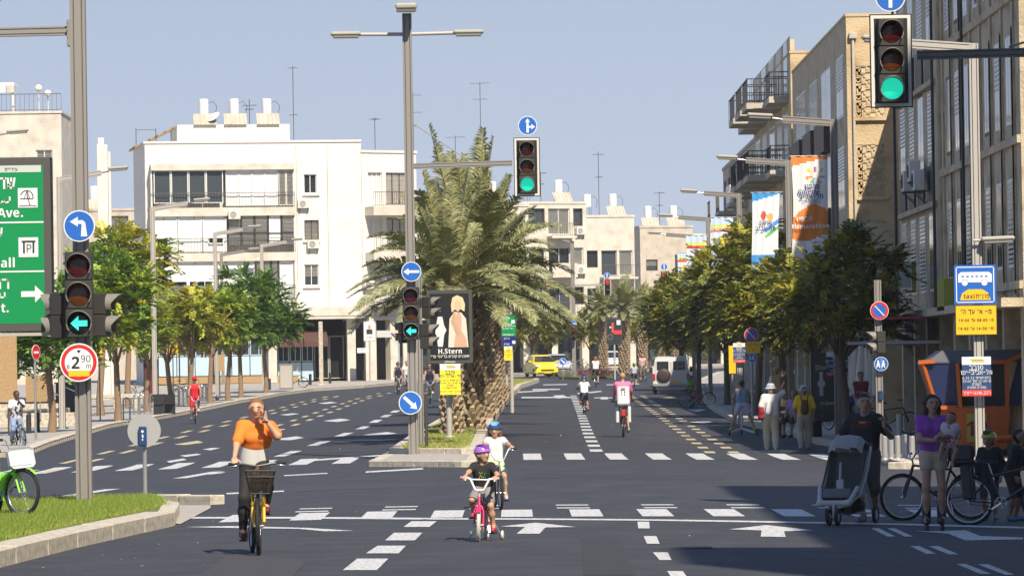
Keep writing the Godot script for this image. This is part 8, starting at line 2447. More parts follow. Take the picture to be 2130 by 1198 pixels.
func sitter(label: String, at: Vector3, turn: float, top: Color, hair: Color, style: String):
	human(label, place(at, turn), {"h": 1.7, "cell": 0.02, "pel": Vector3(0, 0.56, 0), "lean": Vector3(0, 1, 0.05), "top": top, "sleeve": 0.3, "bot": Color(0.05, 0.05, 0.07), "leg": 0.6, "shoe": Color(0.1, 0.1, 0.1), "hair": hair, "style": style, "anL": Vector3(0.12, 0.09, 0.42), "anR": Vector3(-0.12, 0.09, 0.4), "wrL": Vector3(0.12, 0.62, 0.3), "wrR": Vector3(-0.12, 0.62, 0.3)})
func bag_on(label: String, called: String, xf: Transform3D, bones: Array, m: Material, straps := []):
	var o := thing(called, label, "bag", Vector3.ZERO)
	o.transform = xf
	part(o, "pouch", skin(bones, 0.016), m)
	var g := Geo.new()
	if straps.is_empty(): g.tube([Vector3(bones[0][0]) + Vector3(-0.02, 0.0, 0.02), Vector3(0.05, 1.44, -0.02), Vector3(-0.08, 1.3, 0.14)], 0.016, 6)
	for s in straps: g.tube([s[0], (s[0] + s[1]) / 2 + Vector3(0, 0, -0.03), s[1]], 0.016, 6)
	part(o, "strap", g, m)
func stroller(xf: Transform3D):
	var o := thing("stroller", "grey and black three-wheeled stroller pushed by the man", "stroller", Vector3.ZERO)
	o.transform = xf
	var grey := mat(0.26, 0.26, 0.26, 0.7)
	var silver := mat(0.40, 0.41, 0.41, 0.5)
	var g := Geo.new()
	for s in [-1.0, 1.0]:
		g.tube([Vector3(s * 0.25, 1.03, -0.52), Vector3(s * 0.27, 0.72, -0.25), Vector3(s * 0.27, 0.42, 0.1), Vector3(s * 0.2, 0.28, 0.38), Vector3(s * 0.06, 0.24, 0.46)], 0.02, 8)
		g.tube([Vector3(s * 0.27, 0.62, -0.12), Vector3(s * 0.28, 0.35, -0.32), Vector3(s * 0.29, 0.14, -0.42)], 0.018, 8)
	g.bar(Vector3(-0.29, 0.14, -0.42), Vector3(0.29, 0.14, -0.42), 0.015)
	part(o, "frame", g, silver)
	g = Geo.new()
	g.tube([Vector3(-0.25, 1.0, -0.5), Vector3(-0.24, 1.07, -0.57), Vector3(-0.12, 1.1, -0.61), Vector3(0.12, 1.1, -0.61), Vector3(0.24, 1.07, -0.57), Vector3(0.25, 1.0, -0.5)], 0.02, 8)
	part(o, "handle", g, S.black)
	g = Geo.new()
	var rings := []
	for q in [[0.98, -0.32], [0.72, -0.22], [0.47, -0.08], [0.44, 0.12], [0.4, 0.26], [0.3, 0.34]]:
		rings.append([Vector3(-0.24, q[0] + 0.03, q[1] + 0.06), Vector3(-0.17, q[0] - 0.02, q[1]), Vector3(0.17, q[0] - 0.02, q[1]), Vector3(0.24, q[0] + 0.03, q[1] + 0.06)])
	g.loft(rings, false, false)
	part(o, "seat", g, mat(0.06, 0.06, 0.062, 0.8))
	for s in [-1.0, 1.0]:
		g = Geo.new()
		g.loft([[Vector3(s * 0.25, 0.98, -0.36), Vector3(s * 0.27, 0.98, -0.3), Vector3(s * 0.27, 0.6, 0.02), Vector3(s * 0.26, 0.5, 0.16)], [Vector3(s * 0.255, 0.6, -0.3), Vector3(s * 0.275, 0.42, -0.12), Vector3(s * 0.275, 0.36, 0.06), Vector3(s * 0.265, 0.4, 0.2)]], false, false)
		part(o, "side_panel", g, grey)
	g = Geo.new()
	rings = []
	for k in 8:
		var a := -0.15 + k * 0.2
		var c := Vector3(0, 0.82, -0.3)
		var r := 0.34 - 0.01 * absf(k - 3.5)
		var f := Vector3(0, sin(a + 0.75) * r, cos(a + 0.75) * r * 0.9 - 0.05)
		rings.append([c + f + Vector3(-0.24, -0.05, 0), c + f + Vector3(-0.16, 0.03, 0), c + f + Vector3(0, 0.05, 0), c + f + Vector3(0.16, 0.03, 0), c + f + Vector3(0.24, -0.05, 0)])
	g.loft(rings, false, false)
	part(o, "canopy", g, grey)
	g = Geo.new()
	g.add(skin([[Vector3(-0.26, 0.5, 0.2), Vector3(-0.2, 0.3, 0.42), 0.03, 0.035], [Vector3(-0.2, 0.3, 0.42), Vector3(0.2, 0.3, 0.42), 0.04, 0.04], [Vector3(0.2, 0.3, 0.42), Vector3(0.26, 0.5, 0.2), 0.035, 0.03]], 0.014))
	part(o, "foot_bumper", g, silver)
	g = Geo.new()
	g.box(Vector3(0, 0.43, 0.3), Vector3(0.4, 0.16, 0.05), Basis(Vector3(1, 0, 0), -0.75), 0.02)
	part(o, "leg_rest", g, mat(0.12, 0.12, 0.12, 0.8))
	g = Geo.new()
	g.box(Vector3(0.02, 0.53, 0.2), Vector3(0.1, 0.2, 0.03), Basis(Vector3(1, 0, 0), -0.7) * Basis(Vector3(0, 0, 1), 0.2), 0.01)
	g.tube([Vector3(-0.08, 0.82, -0.2), Vector3(-0.02, 0.6, 0.06), Vector3(0.02, 0.53, 0.18)], 0.02, 6)
	part(o, "harness", g, mat(0.34, 0.33, 0.31, 0.8))
	g = Geo.new()
	g.add(skin([[Vector3(-0.15, 0.26, -0.2), Vector3(0.15, 0.26, -0.2), 0.1, 0.1], [Vector3(0, 0.24, -0.2), Vector3(0, 0.24, 0.1), 0.12, 0.07]], 0.02))
	part(o, "storage_basket", g, S.black)
	for w in [[Vector3(-0.33, 0.125, -0.42), 0.125, "wheel"], [Vector3(0.33, 0.125, -0.42), 0.125, "wheel"], [Vector3(-0.06, 0.115, 0.48), 0.115, "wheel"], [Vector3(0.06, 0.115, 0.48), 0.115, "wheel"]]:
		var wn := Node3D.new()
		wn.name = "wheel"
		o.add_child(wn, true)
		g = Geo.new()
		g.torus(w[0], w[1] - 0.026, 0.026, Basis(Vector3.UP, PI / 2), 24, 8)
		part(wn, "tyre", g, S.rubber)
		g = Geo.new()
		g.lathe(w[0], [Vector2(0, 0.022), Vector2(0.03, 0.02), Vector2(0.07, 0.006), Vector2(w[1] - 0.04, 0.018), Vector2(w[1] - 0.04, -0.018), Vector2(0.07, -0.006), Vector2(0.03, -0.02), Vector2(0, -0.022)], 20, Basis(Vector3(0, 0, 1), PI / 2))
		part(wn, "rim", g, silver)
	g = Geo.new()
	g.bar(Vector3(0, 0.3, 0.44), Vector3(0, 0.12, 0.48), 0.022)
	g.bar(Vector3(-0.06, 0.115, 0.48), Vector3(0.06, 0.115, 0.48), 0.015)
	part(o, "fork", g, silver)
func ring(z: float, y0: float, y1: float, w0: float, w1: float) -> Array:
	var r := 0.12 * minf(1.0, (y1 - y0))
	return [Vector3(-w0 + 0.04, y0, z), Vector3(w0 - 0.04, y0, z), Vector3(w0, y0 + r, z), Vector3(lerpf(w0, w1, 0.6), lerpf(y0, y1, 0.6), z), Vector3(w1, y1 - r * 0.6, z), Vector3(w1 - r * 0.9, y1, z), Vector3(-w1 + r * 0.9, y1, z), Vector3(-w1, y1 - r * 0.6, z), Vector3(-lerpf(w0, w1, 0.6), lerpf(y0, y1, 0.6), z), Vector3(-w0, y0 + r, z)]
func wheels(o: Node3D, hw: float, zs: Array, R: float):
	for z in zs:
		for s in [-1.0, 1.0]:
			var n := Node3D.new()
			n.name = "wheel"
			o.add_child(n, true)
			var g := Geo.new()
			g.torus(Vector3(s * (hw - 0.09), R, z), R - 0.09, 0.095, Basis(Vector3.UP, PI / 2), 24, 8)
			part(n, "tyre", g, S.rubber)
			g = Geo.new()
			g.lathe(Vector3(s * (hw - 0.08), R, z), [Vector2(0, 0.06), Vector2(R * 0.5, 0.05), Vector2(R * 0.66, 0.07), Vector2(R * 0.66, -0.07), Vector2(0, -0.06)], 18, Basis(Vector3(0, 0, 1), PI / 2))
			part(n, "rim", g, S.chrome)
func hatchback(label: String, xf: Transform3D, c: Color, taxi := false):
	var o := thing("car", label, "car", Vector3.ZERO)
	o.transform = xf
	var m := mat(c.r, c.g, c.b, 0.25)
	m.clearcoat_enabled = true; m.clearcoat = 0.6
	var g := Geo.new()
	g.loft([ring(2.0, 0.3, 0.62, 0.62, 0.5), ring(1.9, 0.2, 0.74, 0.8, 0.66), ring(1.5, 0.2, 0.88, 0.86, 0.76), ring(0.9, 0.22, 0.97, 0.87, 0.8), ring(-1.0, 0.22, 1.0, 0.87, 0.82), ring(-1.8, 0.24, 0.98, 0.86, 0.78), ring(-1.95, 0.32, 0.9, 0.78, 0.7)])
	g.loft([ring(0.95, 0.9, 0.98, 0.79, 0.74), ring(0.2, 0.9, 1.46, 0.8, 0.56), ring(-0.6, 0.9, 1.52, 0.8, 0.58), ring(-1.5, 0.9, 1.42, 0.79, 0.55), ring(-1.85, 0.9, 1.0, 0.77, 0.7)])
	part(o, "body", g, m)
	g = Geo.new()
	g.quad(Vector3(-0.7, 1.02, 0.93), Vector3(-0.53, 1.42, 0.3), Vector3(0.53, 1.42, 0.3), Vector3(0.7, 1.02, 0.93))
	part(o, "windscreen", g, S.dark_pane)
	for s in [-1.0, 1.0]:
		g = Geo.new()
		for q in [[0.62, 0.22, -0.42], [-0.5, -0.5, -1.35]]:
			g.quad(Vector3(s * 0.805, 1.0, q[0]), Vector3(s * 0.66, 1.38, q[1]), Vector3(s * 0.66, 1.4, q[2] + 0.05), Vector3(s * 0.805, 1.0, q[2]))
		part(o, "side_window", g, S.dark_pane)
		g = Geo.new()
		g.ball(Vector3(s * 0.62, 0.7, 1.76), Vector3(0.2, 0.11, 0.22), Basis(Vector3.UP, s * 0.5))
		part(o, "headlight", g, mat(0.5, 0.52, 0.53, 0.1))
		g = Geo.new()
		g.box(Vector3(s * 0.96, 1.05, 0.72), Vector3(0.2, 0.13, 0.1), Basis(), 0.03)
		part(o, "wing_mirror", g, m)
	g = Geo.new()
	g.box(Vector3(0, 0.44, 1.97), Vector3(0.95, 0.16, 0.1), Basis(), 0.04)
	part(o, "grille", g, S.black)
	g = Geo.new()
	g.box(Vector3(0, 0.29, 2.0), Vector3(0.5, 0.1, 0.03))
	part(o, "number_plate", g, S.sign_yellow)
	wheels(o, 0.86, [1.25, -1.25], 0.3)
func van():
	var o := thing("van", "white boxy van with roof seams and a rear spare wheel", "van", Vector3.ZERO)
	o.transform = place(Vector3(8.374, gh(8.4, 255), -255), PI - 0.035)
	var w := mat(0.58, 0.57, 0.54, 0.4)
	var g := Geo.new()
	g.loft([ring(-2.4, 0.45, 1.2, 0.92, 0.96), ring(-2.35, 0.4, 1.95, 0.97, 0.82), ring(1.0, 0.4, 2.0, 0.98, 0.84), ring(1.5, 0.4, 1.5, 0.98, 0.85), ring(2.4, 0.45, 1.15, 0.95, 0.88)])
	part(o, "body", g, w)
	for s in [-1.0, 1.0]:
		g = Geo.new()
		g.box(Vector3(s * 0.43, 1.5, -2.44), Vector3(0.62, 0.46, 0.03), Basis(), 0.01)
		part(o, "rear_window", g, S.dark_pane)
		g = Geo.new()
		g.box(Vector3(s * 0.9, 0.92, -2.42), Vector3(0.14, 0.34, 0.06), Basis(), 0.015)
		part(o, "tail_light", g, mat(0.4, 0.015, 0.02, 0.3))
		g = Geo.new()
		g.box(Vector3(s * 0.42, 1.0, -2.425), Vector3(0.8, 1.5, 0.012), Basis(Vector3(1, 0, 0), -0.02), 0.004)
		part(o, "rear_door", g, w)
		g = Geo.new()
		g.box(Vector3(s * 1.08, 1.3, 1.2), Vector3(0.16, 0.26, 0.08), Basis(), 0.02)
		part(o, "wing_mirror", g, S.dark)
	g = Geo.new()
	g.box(Vector3(0, 0.48, -2.5), Vector3(1.9, 0.16, 0.16), Basis(), 0.03)
	part(o, "bumper", g, mat(0.3, 0.3, 0.3, 0.4, 0.5))
	g = Geo.new()
	g.box(Vector3(-0.28, 0.62, -2.47), Vector3(0.46, 0.16, 0.02))
	part(o, "number_plate", g, S.sign_yellow)
	g = Geo.new()
	g.lathe(Vector3(0.38, 0.98, -2.46), [Vector2(0, -0.1), Vector2(0.34, -0.1), Vector2(0.38, 0.0), Vector2(0.36, 0.08), Vector2(0.22, 0.12), Vector2(0, 0.12)], 24, Basis(Vector3(1, 0, 0), -PI / 2))
	part(o, "spare_wheel", g, mat(0.035, 0.02, 0.018, 0.6))
	g = Geo.new()
	for x in [-0.34, -0.6]: g.bar(Vector3(x, 1.3, -2.48), Vector3(x, 1.95, -2.42), 0.018)
	for y in [1.45, 1.65, 1.85]: g.bar(Vector3(-0.34, y, -2.47), Vector3(-0.6, y, -2.47), 0.015)
	part(o, "ladder", g, S.pale_steel)
	wheels(o, 0.95, [1.5, -1.45], 0.36)
func single(called: String, label: String, category: String, at: Vector3, turn: float, parts: Array, group := "") -> Node3D:
	var o := thing(called, label, category, at, turn, group)
	o.set_meta("kind", "thing")
	for p in parts:
		var g := Geo.new()
		for b in p[2]: g.box(b[0], b[1], Basis(), b[2] if b.size() > 2 else 0.0)
		part(o, p[0], g, p[1])
	return o
func bollard(label: String, at: Vector3, r: float, h: float, m: Material, group: String) -> Node3D:
	var o := thing("bollard", label, "bollard", at, 0.0, group)
	var g := Geo.new()
	g.lathe(Vector3.ZERO, [Vector2(r, -0.05), Vector2(r, h - 0.02), Vector2(r * 0.85, h), Vector2(0, h)], 18)
	part(o, "shaft", g, m)
	g = Geo.new()
	g.lathe(Vector3.ZERO, [Vector2(r * 1.25, -0.02), Vector2(r * 1.25, 0.02), Vector2(r, 0.03)], 18)
	part(o, "collar", g, m)
	return o
func rack(label: String, at: Vector3) -> Node3D:
	var o := thing("bike_hoop", label, "bike rack", at, 0.0, "steel hoops on the left pavement")
	var g := Geo.new()
	var pts := []
	for k in 9: pts.append(Vector3(cos(PI * k / 8) * 0.13, 0.72 + sin(PI * k / 8) * 0.13, 0))
	g.tube([Vector3(0.13, -0.05, 0)] + pts + [Vector3(-0.13, -0.05, 0)], 0.035, 8)
	part(o, "hoop", g, S.chrome)
	return o
func build_furniture():
	var g: Geo
	hatchback("yellow taxi hatchback parked at the far junction facing us", place(Vector3(1.94, 1.581, -328.44), 0.2), Color(0.80, 0.62, 0.01))
	hatchback("silver car half hidden behind the yellow taxi", place(Vector3(3.114, gh(3.2, 338), -338), 0.2), Color(0.42, 0.43, 0.45))
	hatchback("silver car parked behind the far palm trunks", place(Vector3(7.272, gh(7, 356) + 0.1, -356), 0.1), Color(0.55, 0.57, 0.58))
	van()
	var xf := place(Vector3(-7.262, gh(-7, 68.5) + 0.17, -68.5), 0.55, 0.08)
	var b := bike("bright green hire bicycle standing on the grass at the left edge", xf, {"c": Color(0.22, 0.70, 0.01), "R": 0.34, "wb": 1.0, "top_tube": false, "stand": true, "steer": 0.35, "tr": 0.026, "rise": 0.24, "fender": Color(0.22, 0.70, 0.01)})
	g = Geo.new()
	g.box(b.hd + Vector3(0, -0.02, 0.2), Vector3(0.4, 0.3, 0.03), Basis(Vector3(1, 0, 0), -0.25), 0.05)
	part(b.node, "front_plate", g, mat(0.55, 0.57, 0.58, 0.3))
	g = Geo.new()
	g.add(skin([[b.hd + Vector3(0, -0.25, 0), b.bb + Vector3(0, 0.25, 0.12), 0.06, 0.07], [b.bb + Vector3(0, 0.25, 0.12), b.bb + Vector3(0, 0.05, -0.05), 0.07, 0.06]], 0.015))
	part(b.node, "frame_shell", g, mat(0.22, 0.70, 0.01, 0.35))
	var proto: Node3D = bike("dark bicycle parked by the wooden plinth behind the red cyclist", place(Vector3(-18.77, 0.798, -280.00), 1.4), {"fine": false, "group": "parked bicycles"}).node
	for q in [[Vector3(-18.99, 0.719, -275.04), 1.2, "bicycle parked left of the red cyclist"], [Vector3(-13.39, 1.054, -292.25), 1.5, "bicycle leaning near the grey cabinets"], [Vector3(-21.25, 0.615, -271.27), 1.5, "pale bicycle parked behind the small jacaranda"], [Vector3(-6.77, 1.267, -303.62), 0.5, "bicycle among the white building's columns"], [Vector3(4.21, 1.608, -331.21), 0.4, "bicycle parked by the far junction mast"], [Vector3(4.92, 1.627, -334.14), 0.5, "bicycle parked behind the flower bed"], [Vector3(8.86, 0.214, -175.29), 0.35, "bicycle parked at the no-stopping sign post"], [Vector3(9.58, -0.005, -142.64), 0.5, "bicycle with a crate parked by the dark advertising pillar"], [Vector3(10.28, -0.018, -142.81), 0.7, "bicycle parked behind the stroller man"], [Vector3(10.60, -0.067, -135.96), 1.3, "bicycle half hidden behind the signal post"]]:
		var p: Vector3 = q[0]
		copy_of(proto, q[2], p + Vector3(0, 0.14, 0), q[1])
	var hoops := ["first steel hoop by the jacarandas", "second steel hoop by the jacarandas", "third steel hoop by the jacarandas", "steel hoop beside the brown bench"]
	var ha := [Vector3(-15.31, 0.225, -189.71), Vector3(-16.00, 0.287, -203.59), Vector3(-15.88, 0.295, -204.62), Vector3(-15.62, 0.319, -208.06)]
	for i in 4: rack(hoops[i], ha[i] + Vector3(0, 0.14, 0))
	for i in 9: rack("steel hoop in the close row behind the red cyclist", Vector3(-16.3, gh(-16.3, 232 + i * 3.0) + 0.14, -232.0 - i * 3.0))
	var dl := ["short dark bollard below the white building's columns", "short dark bollard beside the grey concrete post", "short dark bollard under the portrait poster", "short dark bollard by the awning", "dark bollard near the waiting man", "second dark bollard near the waiting man"]
	var da := [Vector3(-14.63, 0.977, -287.78), Vector3(-12.84, 1.211, -303.38), Vector3(-11.73, 1.273, -307.03), Vector3(-9.75, 1.378, -313.62), Vector3(-16.53, 0.042, -163.48), Vector3(-16.37, 0.054, -164.81)]
	for i in 6: bollard(dl[i], da[i] + Vector3(0, 0.12, 0), 0.09, 0.7, S.dark, "dark bollards on the left pavement")
	single("wooden_bench", "brown slatted bench on the left pavement by a lamp post", "bench", Vector3(-14.75, 0.311, -203.25) + Vector3(0, 0.14, 0), 1.3, [["seat", S.brown, [[Vector3(0, 0.44, 0.12), Vector3(1.5, 0.04, 0.12)], [Vector3(0, 0.44, -0.03), Vector3(1.5, 0.04, 0.12)], [Vector3(0, 0.44, -0.18), Vector3(1.5, 0.04, 0.12)]]], ["backrest", S.brown, [[Vector3(0, 0.62, -0.28), Vector3(1.5, 0.12, 0.04)], [Vector3(0, 0.78, -0.3), Vector3(1.5, 0.12, 0.04)]]], ["leg", S.dark, [[Vector3(-0.65, 0.4, -0.05), Vector3(0.06, 0.85, 0.5)]]], ["leg", S.dark, [[Vector3(0.65, 0.4, -0.05), Vector3(0.06, 0.85, 0.5)]]]])
	single("wooden_bench", "dark slatted bench under the right street trees", "bench", Vector3(7.791, gh(8.7, 132) + 0.14, -132.4), -0.6, [["seat", S.dark, [[Vector3(0, 0.44, 0.02), Vector3(1.5, 0.05, 0.42)]]], ["backrest", S.dark, [[Vector3(0, 0.62, -0.22), Vector3(1.5, 0.12, 0.04)], [Vector3(0, 0.8, -0.24), Vector3(1.5, 0.12, 0.04)]]], ["leg", S.dark, [[Vector3(-0.65, 0.22, 0), Vector3(0.06, 0.44, 0.42)]]], ["leg", S.dark, [[Vector3(0.65, 0.22, 0), Vector3(0.06, 0.44, 0.42)]]]])
	single("concrete_bench", "long pale concrete bench behind the island mast", "bench", Vector3(-19.13, 0.360, -228.64) + Vector3(0, 0.14, 0), 0.1, [["seat", S.kerb, [[Vector3(0, 0.62, 0), Vector3(3.0, 0.22, 0.9), 0.03]]], ["support", S.kerb, [[Vector3(-1.3, 0.25, 0), Vector3(0.4, 0.52, 0.8)]]], ["support", S.kerb, [[Vector3(0.2, 0.25, 0), Vector3(0.3, 0.52, 0.8)]]], ["support", S.kerb, [[Vector3(1.2, 0.25, 0), Vector3(0.3, 0.52, 0.8)]]]])
	var st := single("terrace_steps", "pale concrete terrace steps at the far left", "steps", Vector3(-18.138, gh(-18, 178) + 0.12, -178), 0.0, [])
	for k in 5:
		g = Geo.new()
		g.box(Vector3(0.1 - k * 0.15, 0.1 + k * 0.17, -k * 0.45), Vector3(4.6 - k * 0.3, 0.19, 1.2), Basis(), 0.015)
		part(st, "step", g, S.kerb)
	for k in 2:
		g = Geo.new()
		g.tube([Vector3(0.6 + k * 0.9, 0.3, 0.2), Vector3(0.6 + k * 0.9, 1.5, 0.2), Vector3(1.5 + k * 0.9, 1.1, 0.4)], 0.03, 6)
		part(st, "handrail", g, S.chrome)
	for q in [[Vector3(-16.85, 2.367, -160.00), 0.62, 2.2, "tall plywood board under the green direction sign"], [Vector3(-16.90, 1.690, -170.00), 0.75, 0.95, "square plywood board behind the no-entry sign"], [Vector3(-12.70, 2.689, -322.00), 0.55, 0.9, "plywood board tied to the grey concrete post"], [Vector3(-16.04, 2.716, -262.00), 0.55, 0.9, "plywood board tied to the slim lamp post"]]:
		var gy: float = (q[0] as Vector3).y - gh(q[0].x, -q[0].z) - 0.14
		single("plywood_board", q[3], "board", q[0], 0.0, [["panel", S.wood, [[Vector3.ZERO, Vector3(q[1], q[2], 0.03), 0.004]]], ["stake", S.brown, [[Vector3(0, -gy / 2 - 0.02, -0.04), Vector3(0.06, gy, 0.04)]]]])
	single("cabinet", "dark grey service cabinet behind the island mast", "cabinet", Vector3(-17.56, 0.173, -189.03) + Vector3(0, 0.14, 0), 0.0, [["body", S.dark, [[Vector3(0, 0.75, 0), Vector3(0.9, 1.5, 0.5), 0.02]]], ["lid", S.groove, [[Vector3(0, 1.53, 0), Vector3(1.0, 0.06, 0.56), 0.01]]]])
	single("dark_column", "dark square column of the pavilion behind the height sign", "column", Vector3(-16.11, 0.099, -171.16) + Vector3(0, 0.14, 0), 0.0, [["shaft", S.dark, [[Vector3(0, 1.7, 0), Vector3(0.24, 3.4, 0.24), 0.01]]], ["foot", S.groove, [[Vector3(0, 0.03, 0), Vector3(0.4, 0.06, 0.4)]]]])
	single("cabinet", "grey street cabinets in front of the blue shop doors", "cabinet", Vector3(-13.61, 0.991, -287.67) + Vector3(0, 0.14, 0), 0.0, [["body", S.steel, [[Vector3(0, 0.75, 0), Vector3(0.8, 1.5, 0.5), 0.02]]], ["door", S.pale_steel, [[Vector3(0, 0.75, 0.26), Vector3(0.7, 1.3, 0.02)]]]])
	single("bus_shelter", "glass shelter with a dark poster frame behind the red cyclist", "shelter", Vector3(-17.43, 0.467, -240.85) + Vector3(0, 0.14, 0), 0.0, [["roof", S.pale_steel, [[Vector3(0, 2.55, 0), Vector3(2.6, 0.1, 1.4), 0.02]]], ["poster_frame", S.dark, [[Vector3(-0.75, 1.2, 0), Vector3(0.75, 2.2, 0.16), 0.01]]], ["poster", mat(0.12, 0.02, 0.02, 0.4), [[Vector3(-0.75, 1.3, 0.085), Vector3(0.6, 1.6, 0.006)]]], ["post", S.steel, [[Vector3(0.7, 1.25, 0.3), Vector3(0.07, 2.5, 0.07)]]], ["post", S.steel, [[Vector3(1.1, 1.25, -0.5), Vector3(0.07, 2.5, 0.07)]]]])
	var y1: Array = [Vector3(-16.66, 3.343, -235.00), Vector3(-16.38, 3.126, -190.00), Vector3(7.12, 2.302, -156.00)]
	for i in 3: single("yellow_plate", ["yellow stop plate among the jacaranda leaves", "narrow yellow plate right of the island mast", "tall yellow plate beside the blue notice"][i], "road sign", y1[i], 0.0, [["plate", S.sign_yellow, [[Vector3.ZERO, [Vector3(0.55, 0.5, 0.03), Vector3(0.22, 0.6, 0.03), Vector3(0.22, 0.9, 0.03)][i]]]], ["post", S.steel, [[Vector3(0, -1.5, -0.04), Vector3(0.05, 3.0, 0.05)]]]])
	single("concrete_post", "tall grey concrete post in front of the brown awning", "post", Vector3(-12.03, 1.178, -300.57) + Vector3(0, 0.12, 0), 0.0, [["shaft", S.kerb, [[Vector3(0, 2.0, 0), Vector3(0.26, 4.0, 0.26), 0.03]]], ["foot", S.kerb, [[Vector3(0, 0.05, 0), Vector3(0.4, 0.1, 0.4), 0.02]]]])
	var o := board("poster_sign", "white portrait poster sign on a pole before the white building", "poster", Vector3(-9.31, 4.745, -312.00), 0.78, 1.3, 0.12, S.pale_steel, S.white, 0.05)
	patch(o, "print_suit", S.dark, -0.2, -0.2, 0.2, 0.12, 0.066)
	patch(o, "print_face", mat(0.45, 0.27, 0.18, 0.5), -0.09, 0.14, 0.09, 0.4, 0.066)
	write_on(o, [["דומינו", 0, -0.4, 0.14, true]], 0.067, S.dark)
	g = Geo.new()
	g.bar(Vector3(0, -0.65, 0), Vector3(0, -3.386 + 0.1, 0), 0.06, 8)
	part(o, "post", g, S.pale_steel)
	o = board("street_name_sign", "small white street name sign below the portrait poster", "sign", Vector3(-9.75, 3.501, -311.50), 0.72, 0.32, 0.03, S.white, S.white, 0.0)
	write_on(o, [["רחוב", 0, 0.06, 0.1, true], ["St.", 0, -0.08, 0.08, false]], 0.022, S.groove)
	var sb := ["leftmost steel bollard behind the stroller man", "second steel bollard behind the stroller man", "third steel bollard behind the stroller man", "fourth steel bollard behind the stroller man", "steel bollard standing alone left of the skating woman"]
	var sx := [8.063, 8.262, 8.361, 8.688, 8.626]
	var sd := [104.6, 105.4, 104.8, 107.0, 104.2]
	for i in 5: bollard(sb[i], Vector3(sx[i], gh(sx[i], sd[i]) + 0.14, -sd[i]), 0.066, 0.52, mat(0.46, 0.44, 0.41, 0.4, 0.6), "steel bollards at the right corner")
	bollard("grey bollard in the sun on the far right pavement", Vector3(10.034, gh(10, 125) + 0.14, -125), 0.08, 0.75, S.pale_steel, "steel bollards at the right corner")
	var or_ := mat(0.42, 0.095, 0.012, 0.5)
	var bl := mat(0.016, 0.028, 0.10, 0.5)
	var k := thing("street_kiosk", "orange and dark blue flared street kiosk behind the taxi-stop post", "kiosk", Vector3(10.332, gh(9.9, 110) + 0.14, -110), 0.0)
	var flare := func(called, m, x0, x1, y0, y1, x2, x3, z0, z1):
		var gg := Geo.new()
		gg.loft([[Vector3(x0, y0, z0), Vector3(x1, y0, z0), Vector3(x1, y0, -1.6), Vector3(x0, y0, -1.6)], [Vector3(x2, y1, z1), Vector3(x3, y1, z1), Vector3(x3, y1, -1.6), Vector3(x2, y1, -1.6)]])
		part(k, called, gg, m)
	flare.call("base", or_, -0.6, 0.95, 0.12, 1.1, -0.7, 1.05, 0.0, 0.05)
	flare.call("plinth", S.black, -0.5, 0.9, 0.0, 0.13, -0.5, 0.9, -0.05, -0.05)
	flare.call("side_panel", bl, -0.62, -0.12, 1.12, 2.15, -0.95, -0.2, 0.02, 0.3)
	flare.call("back_panel", mat(0.05, 0.05, 0.06, 0.5), -0.1, 0.95, 1.12, 2.1, -0.15, 1.4, -0.5, -0.5)
	flare.call("side_panel", bl, 0.98, 1.25, 1.12, 2.3, 1.3, 1.7, 0.02, 0.3)
	flare.call("roof", mat(0.10, 0.10, 0.115, 0.5), -0.9, 1.6, 2.12, 2.4, -0.5, 1.9, 0.32, 0.0)
	for q in [[Vector3(-0.66, 1.1, 0.06), Vector3(-1.0, 2.15, 0.33)], [Vector3(-0.1, 1.1, 0.06), Vector3(-0.18, 2.1, 0.33)], [Vector3(-1.08, 2.14, 0.34), Vector3(-0.7, 2.16, 0.34)], [Vector3(0.0, 2.12, 0.34), Vector3(0.95, 2.12, 0.34)], [Vector3(0.95, 2.12, 0.34), Vector3(1.8, 2.5, 0.3)], [Vector3(0.97, 1.1, 0.06), Vector3(0.95, 2.12, 0.33)], [Vector3(-0.62, 1.1, 0.1), Vector3(-0.2, 1.1, 0.1)]]:
		g = Geo.new()
		g.beam(q[0], q[1], 0.09, 0.09)
		part(k, "trim", g, or_)
	g = Geo.new()
	rect2(g, 0.03, 0.3, 0.5, 0.95, 0.07)
	var pp := part(k, "poster", g, mat(0.30, 0.30, 0.05, 0.5))
	g = Geo.new()
	latin(g, "12", 0.36, at3(Vector3(0.26, 0.6, 0.075)))
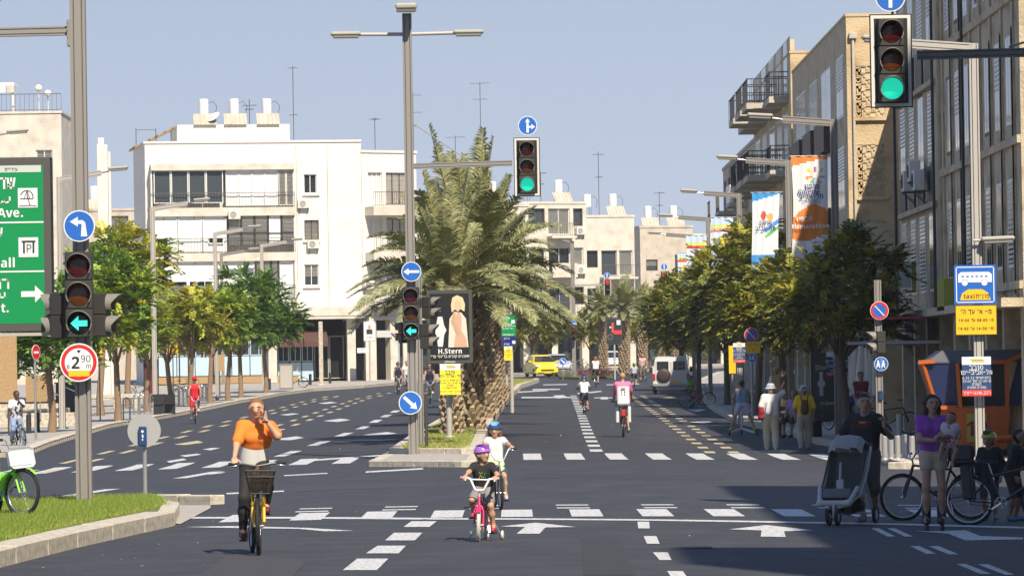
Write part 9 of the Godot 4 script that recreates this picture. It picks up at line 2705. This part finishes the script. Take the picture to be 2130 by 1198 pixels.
	part(pp, "number", g, mat(0.16, 0.01, 0.02, 0.5))
	o = board("advertising_pillar", "dark green advertising pillar with a watch poster under the trees", "advertising pillar", Vector3(8.743, 1.555, -135), 0.78, 1.75, 0.35, mat(0.03, 0.035, 0.03, 0.5), mat(0.035, 0.045, 0.035, 0.3), 0.05)
	write_on(o, [["Dior", -0.08, 0.45, 0.14, false], ["H.Stern", 0.1, -0.55, 0.1, false]], 0.182, S.pale_steel)
	g = Geo.new()
	disc(g, Vector2(-0.1, 0.0), 0.11, 0.182, Transform3D(), 20)
	rect2(g, -0.15, -0.34, -0.05, 0.34, 0.181)
	part(o, "print_watch", g, mat(0.4, 0.42, 0.4, 0.4))
	g = Geo.new()
	g.box(Vector3(0, -0.95, 0), Vector3(0.5, 0.25, 0.25))
	part(o, "foot", g, S.dark)
	for i in 3:
		var pq: Vector3 = [Vector3(10.84, 2.048, -148.00), Vector3(11.06, 2.044, -147.00), Vector3(10.77, 1.901, -150.00)][i]
		var ps := thing("closed_parasol", ["folded cream parasol before the tan end wall", "second folded cream parasol beside the signal post", "folded cream parasol half behind the tree trunk"][i], "parasol", Vector3(pq.x, gh(pq.x, -pq.z) + 0.14, pq.z), i * 0.7)
		g = Geo.new()
		var prof := []
		for q in 24:
			var a := TAU * q / 24
			prof.append(a)
		var rings := []
		for lv in [[2.9, 0.03], [2.5, 0.14], [1.7, 0.22], [1.0, 0.27]]:
			var rg := []
			for a in prof: rg.append(Vector3(cos(a), 0, sin(a)) * lv[1] * (1.0 + 0.3 * sin(a * 6)) + Vector3(0, lv[0], 0))
			rings.append(rg)
		g.loft(rings)
		part(ps, "cloth", g, S.cream_wall)
		g = Geo.new()
		g.bar(Vector3(0, 0, 0), Vector3(0, 3.0, 0), 0.03, 8)
		part(ps, "pole", g, S.wood)
func _ready():
	rng.seed = 77
	setup_view()
	make_materials()
	build_ground()
	build_street()
	build_buildings()
	build_trees()
	build_near_riders()
	build_mid_riders()
	build_walkers()
	build_furniture()
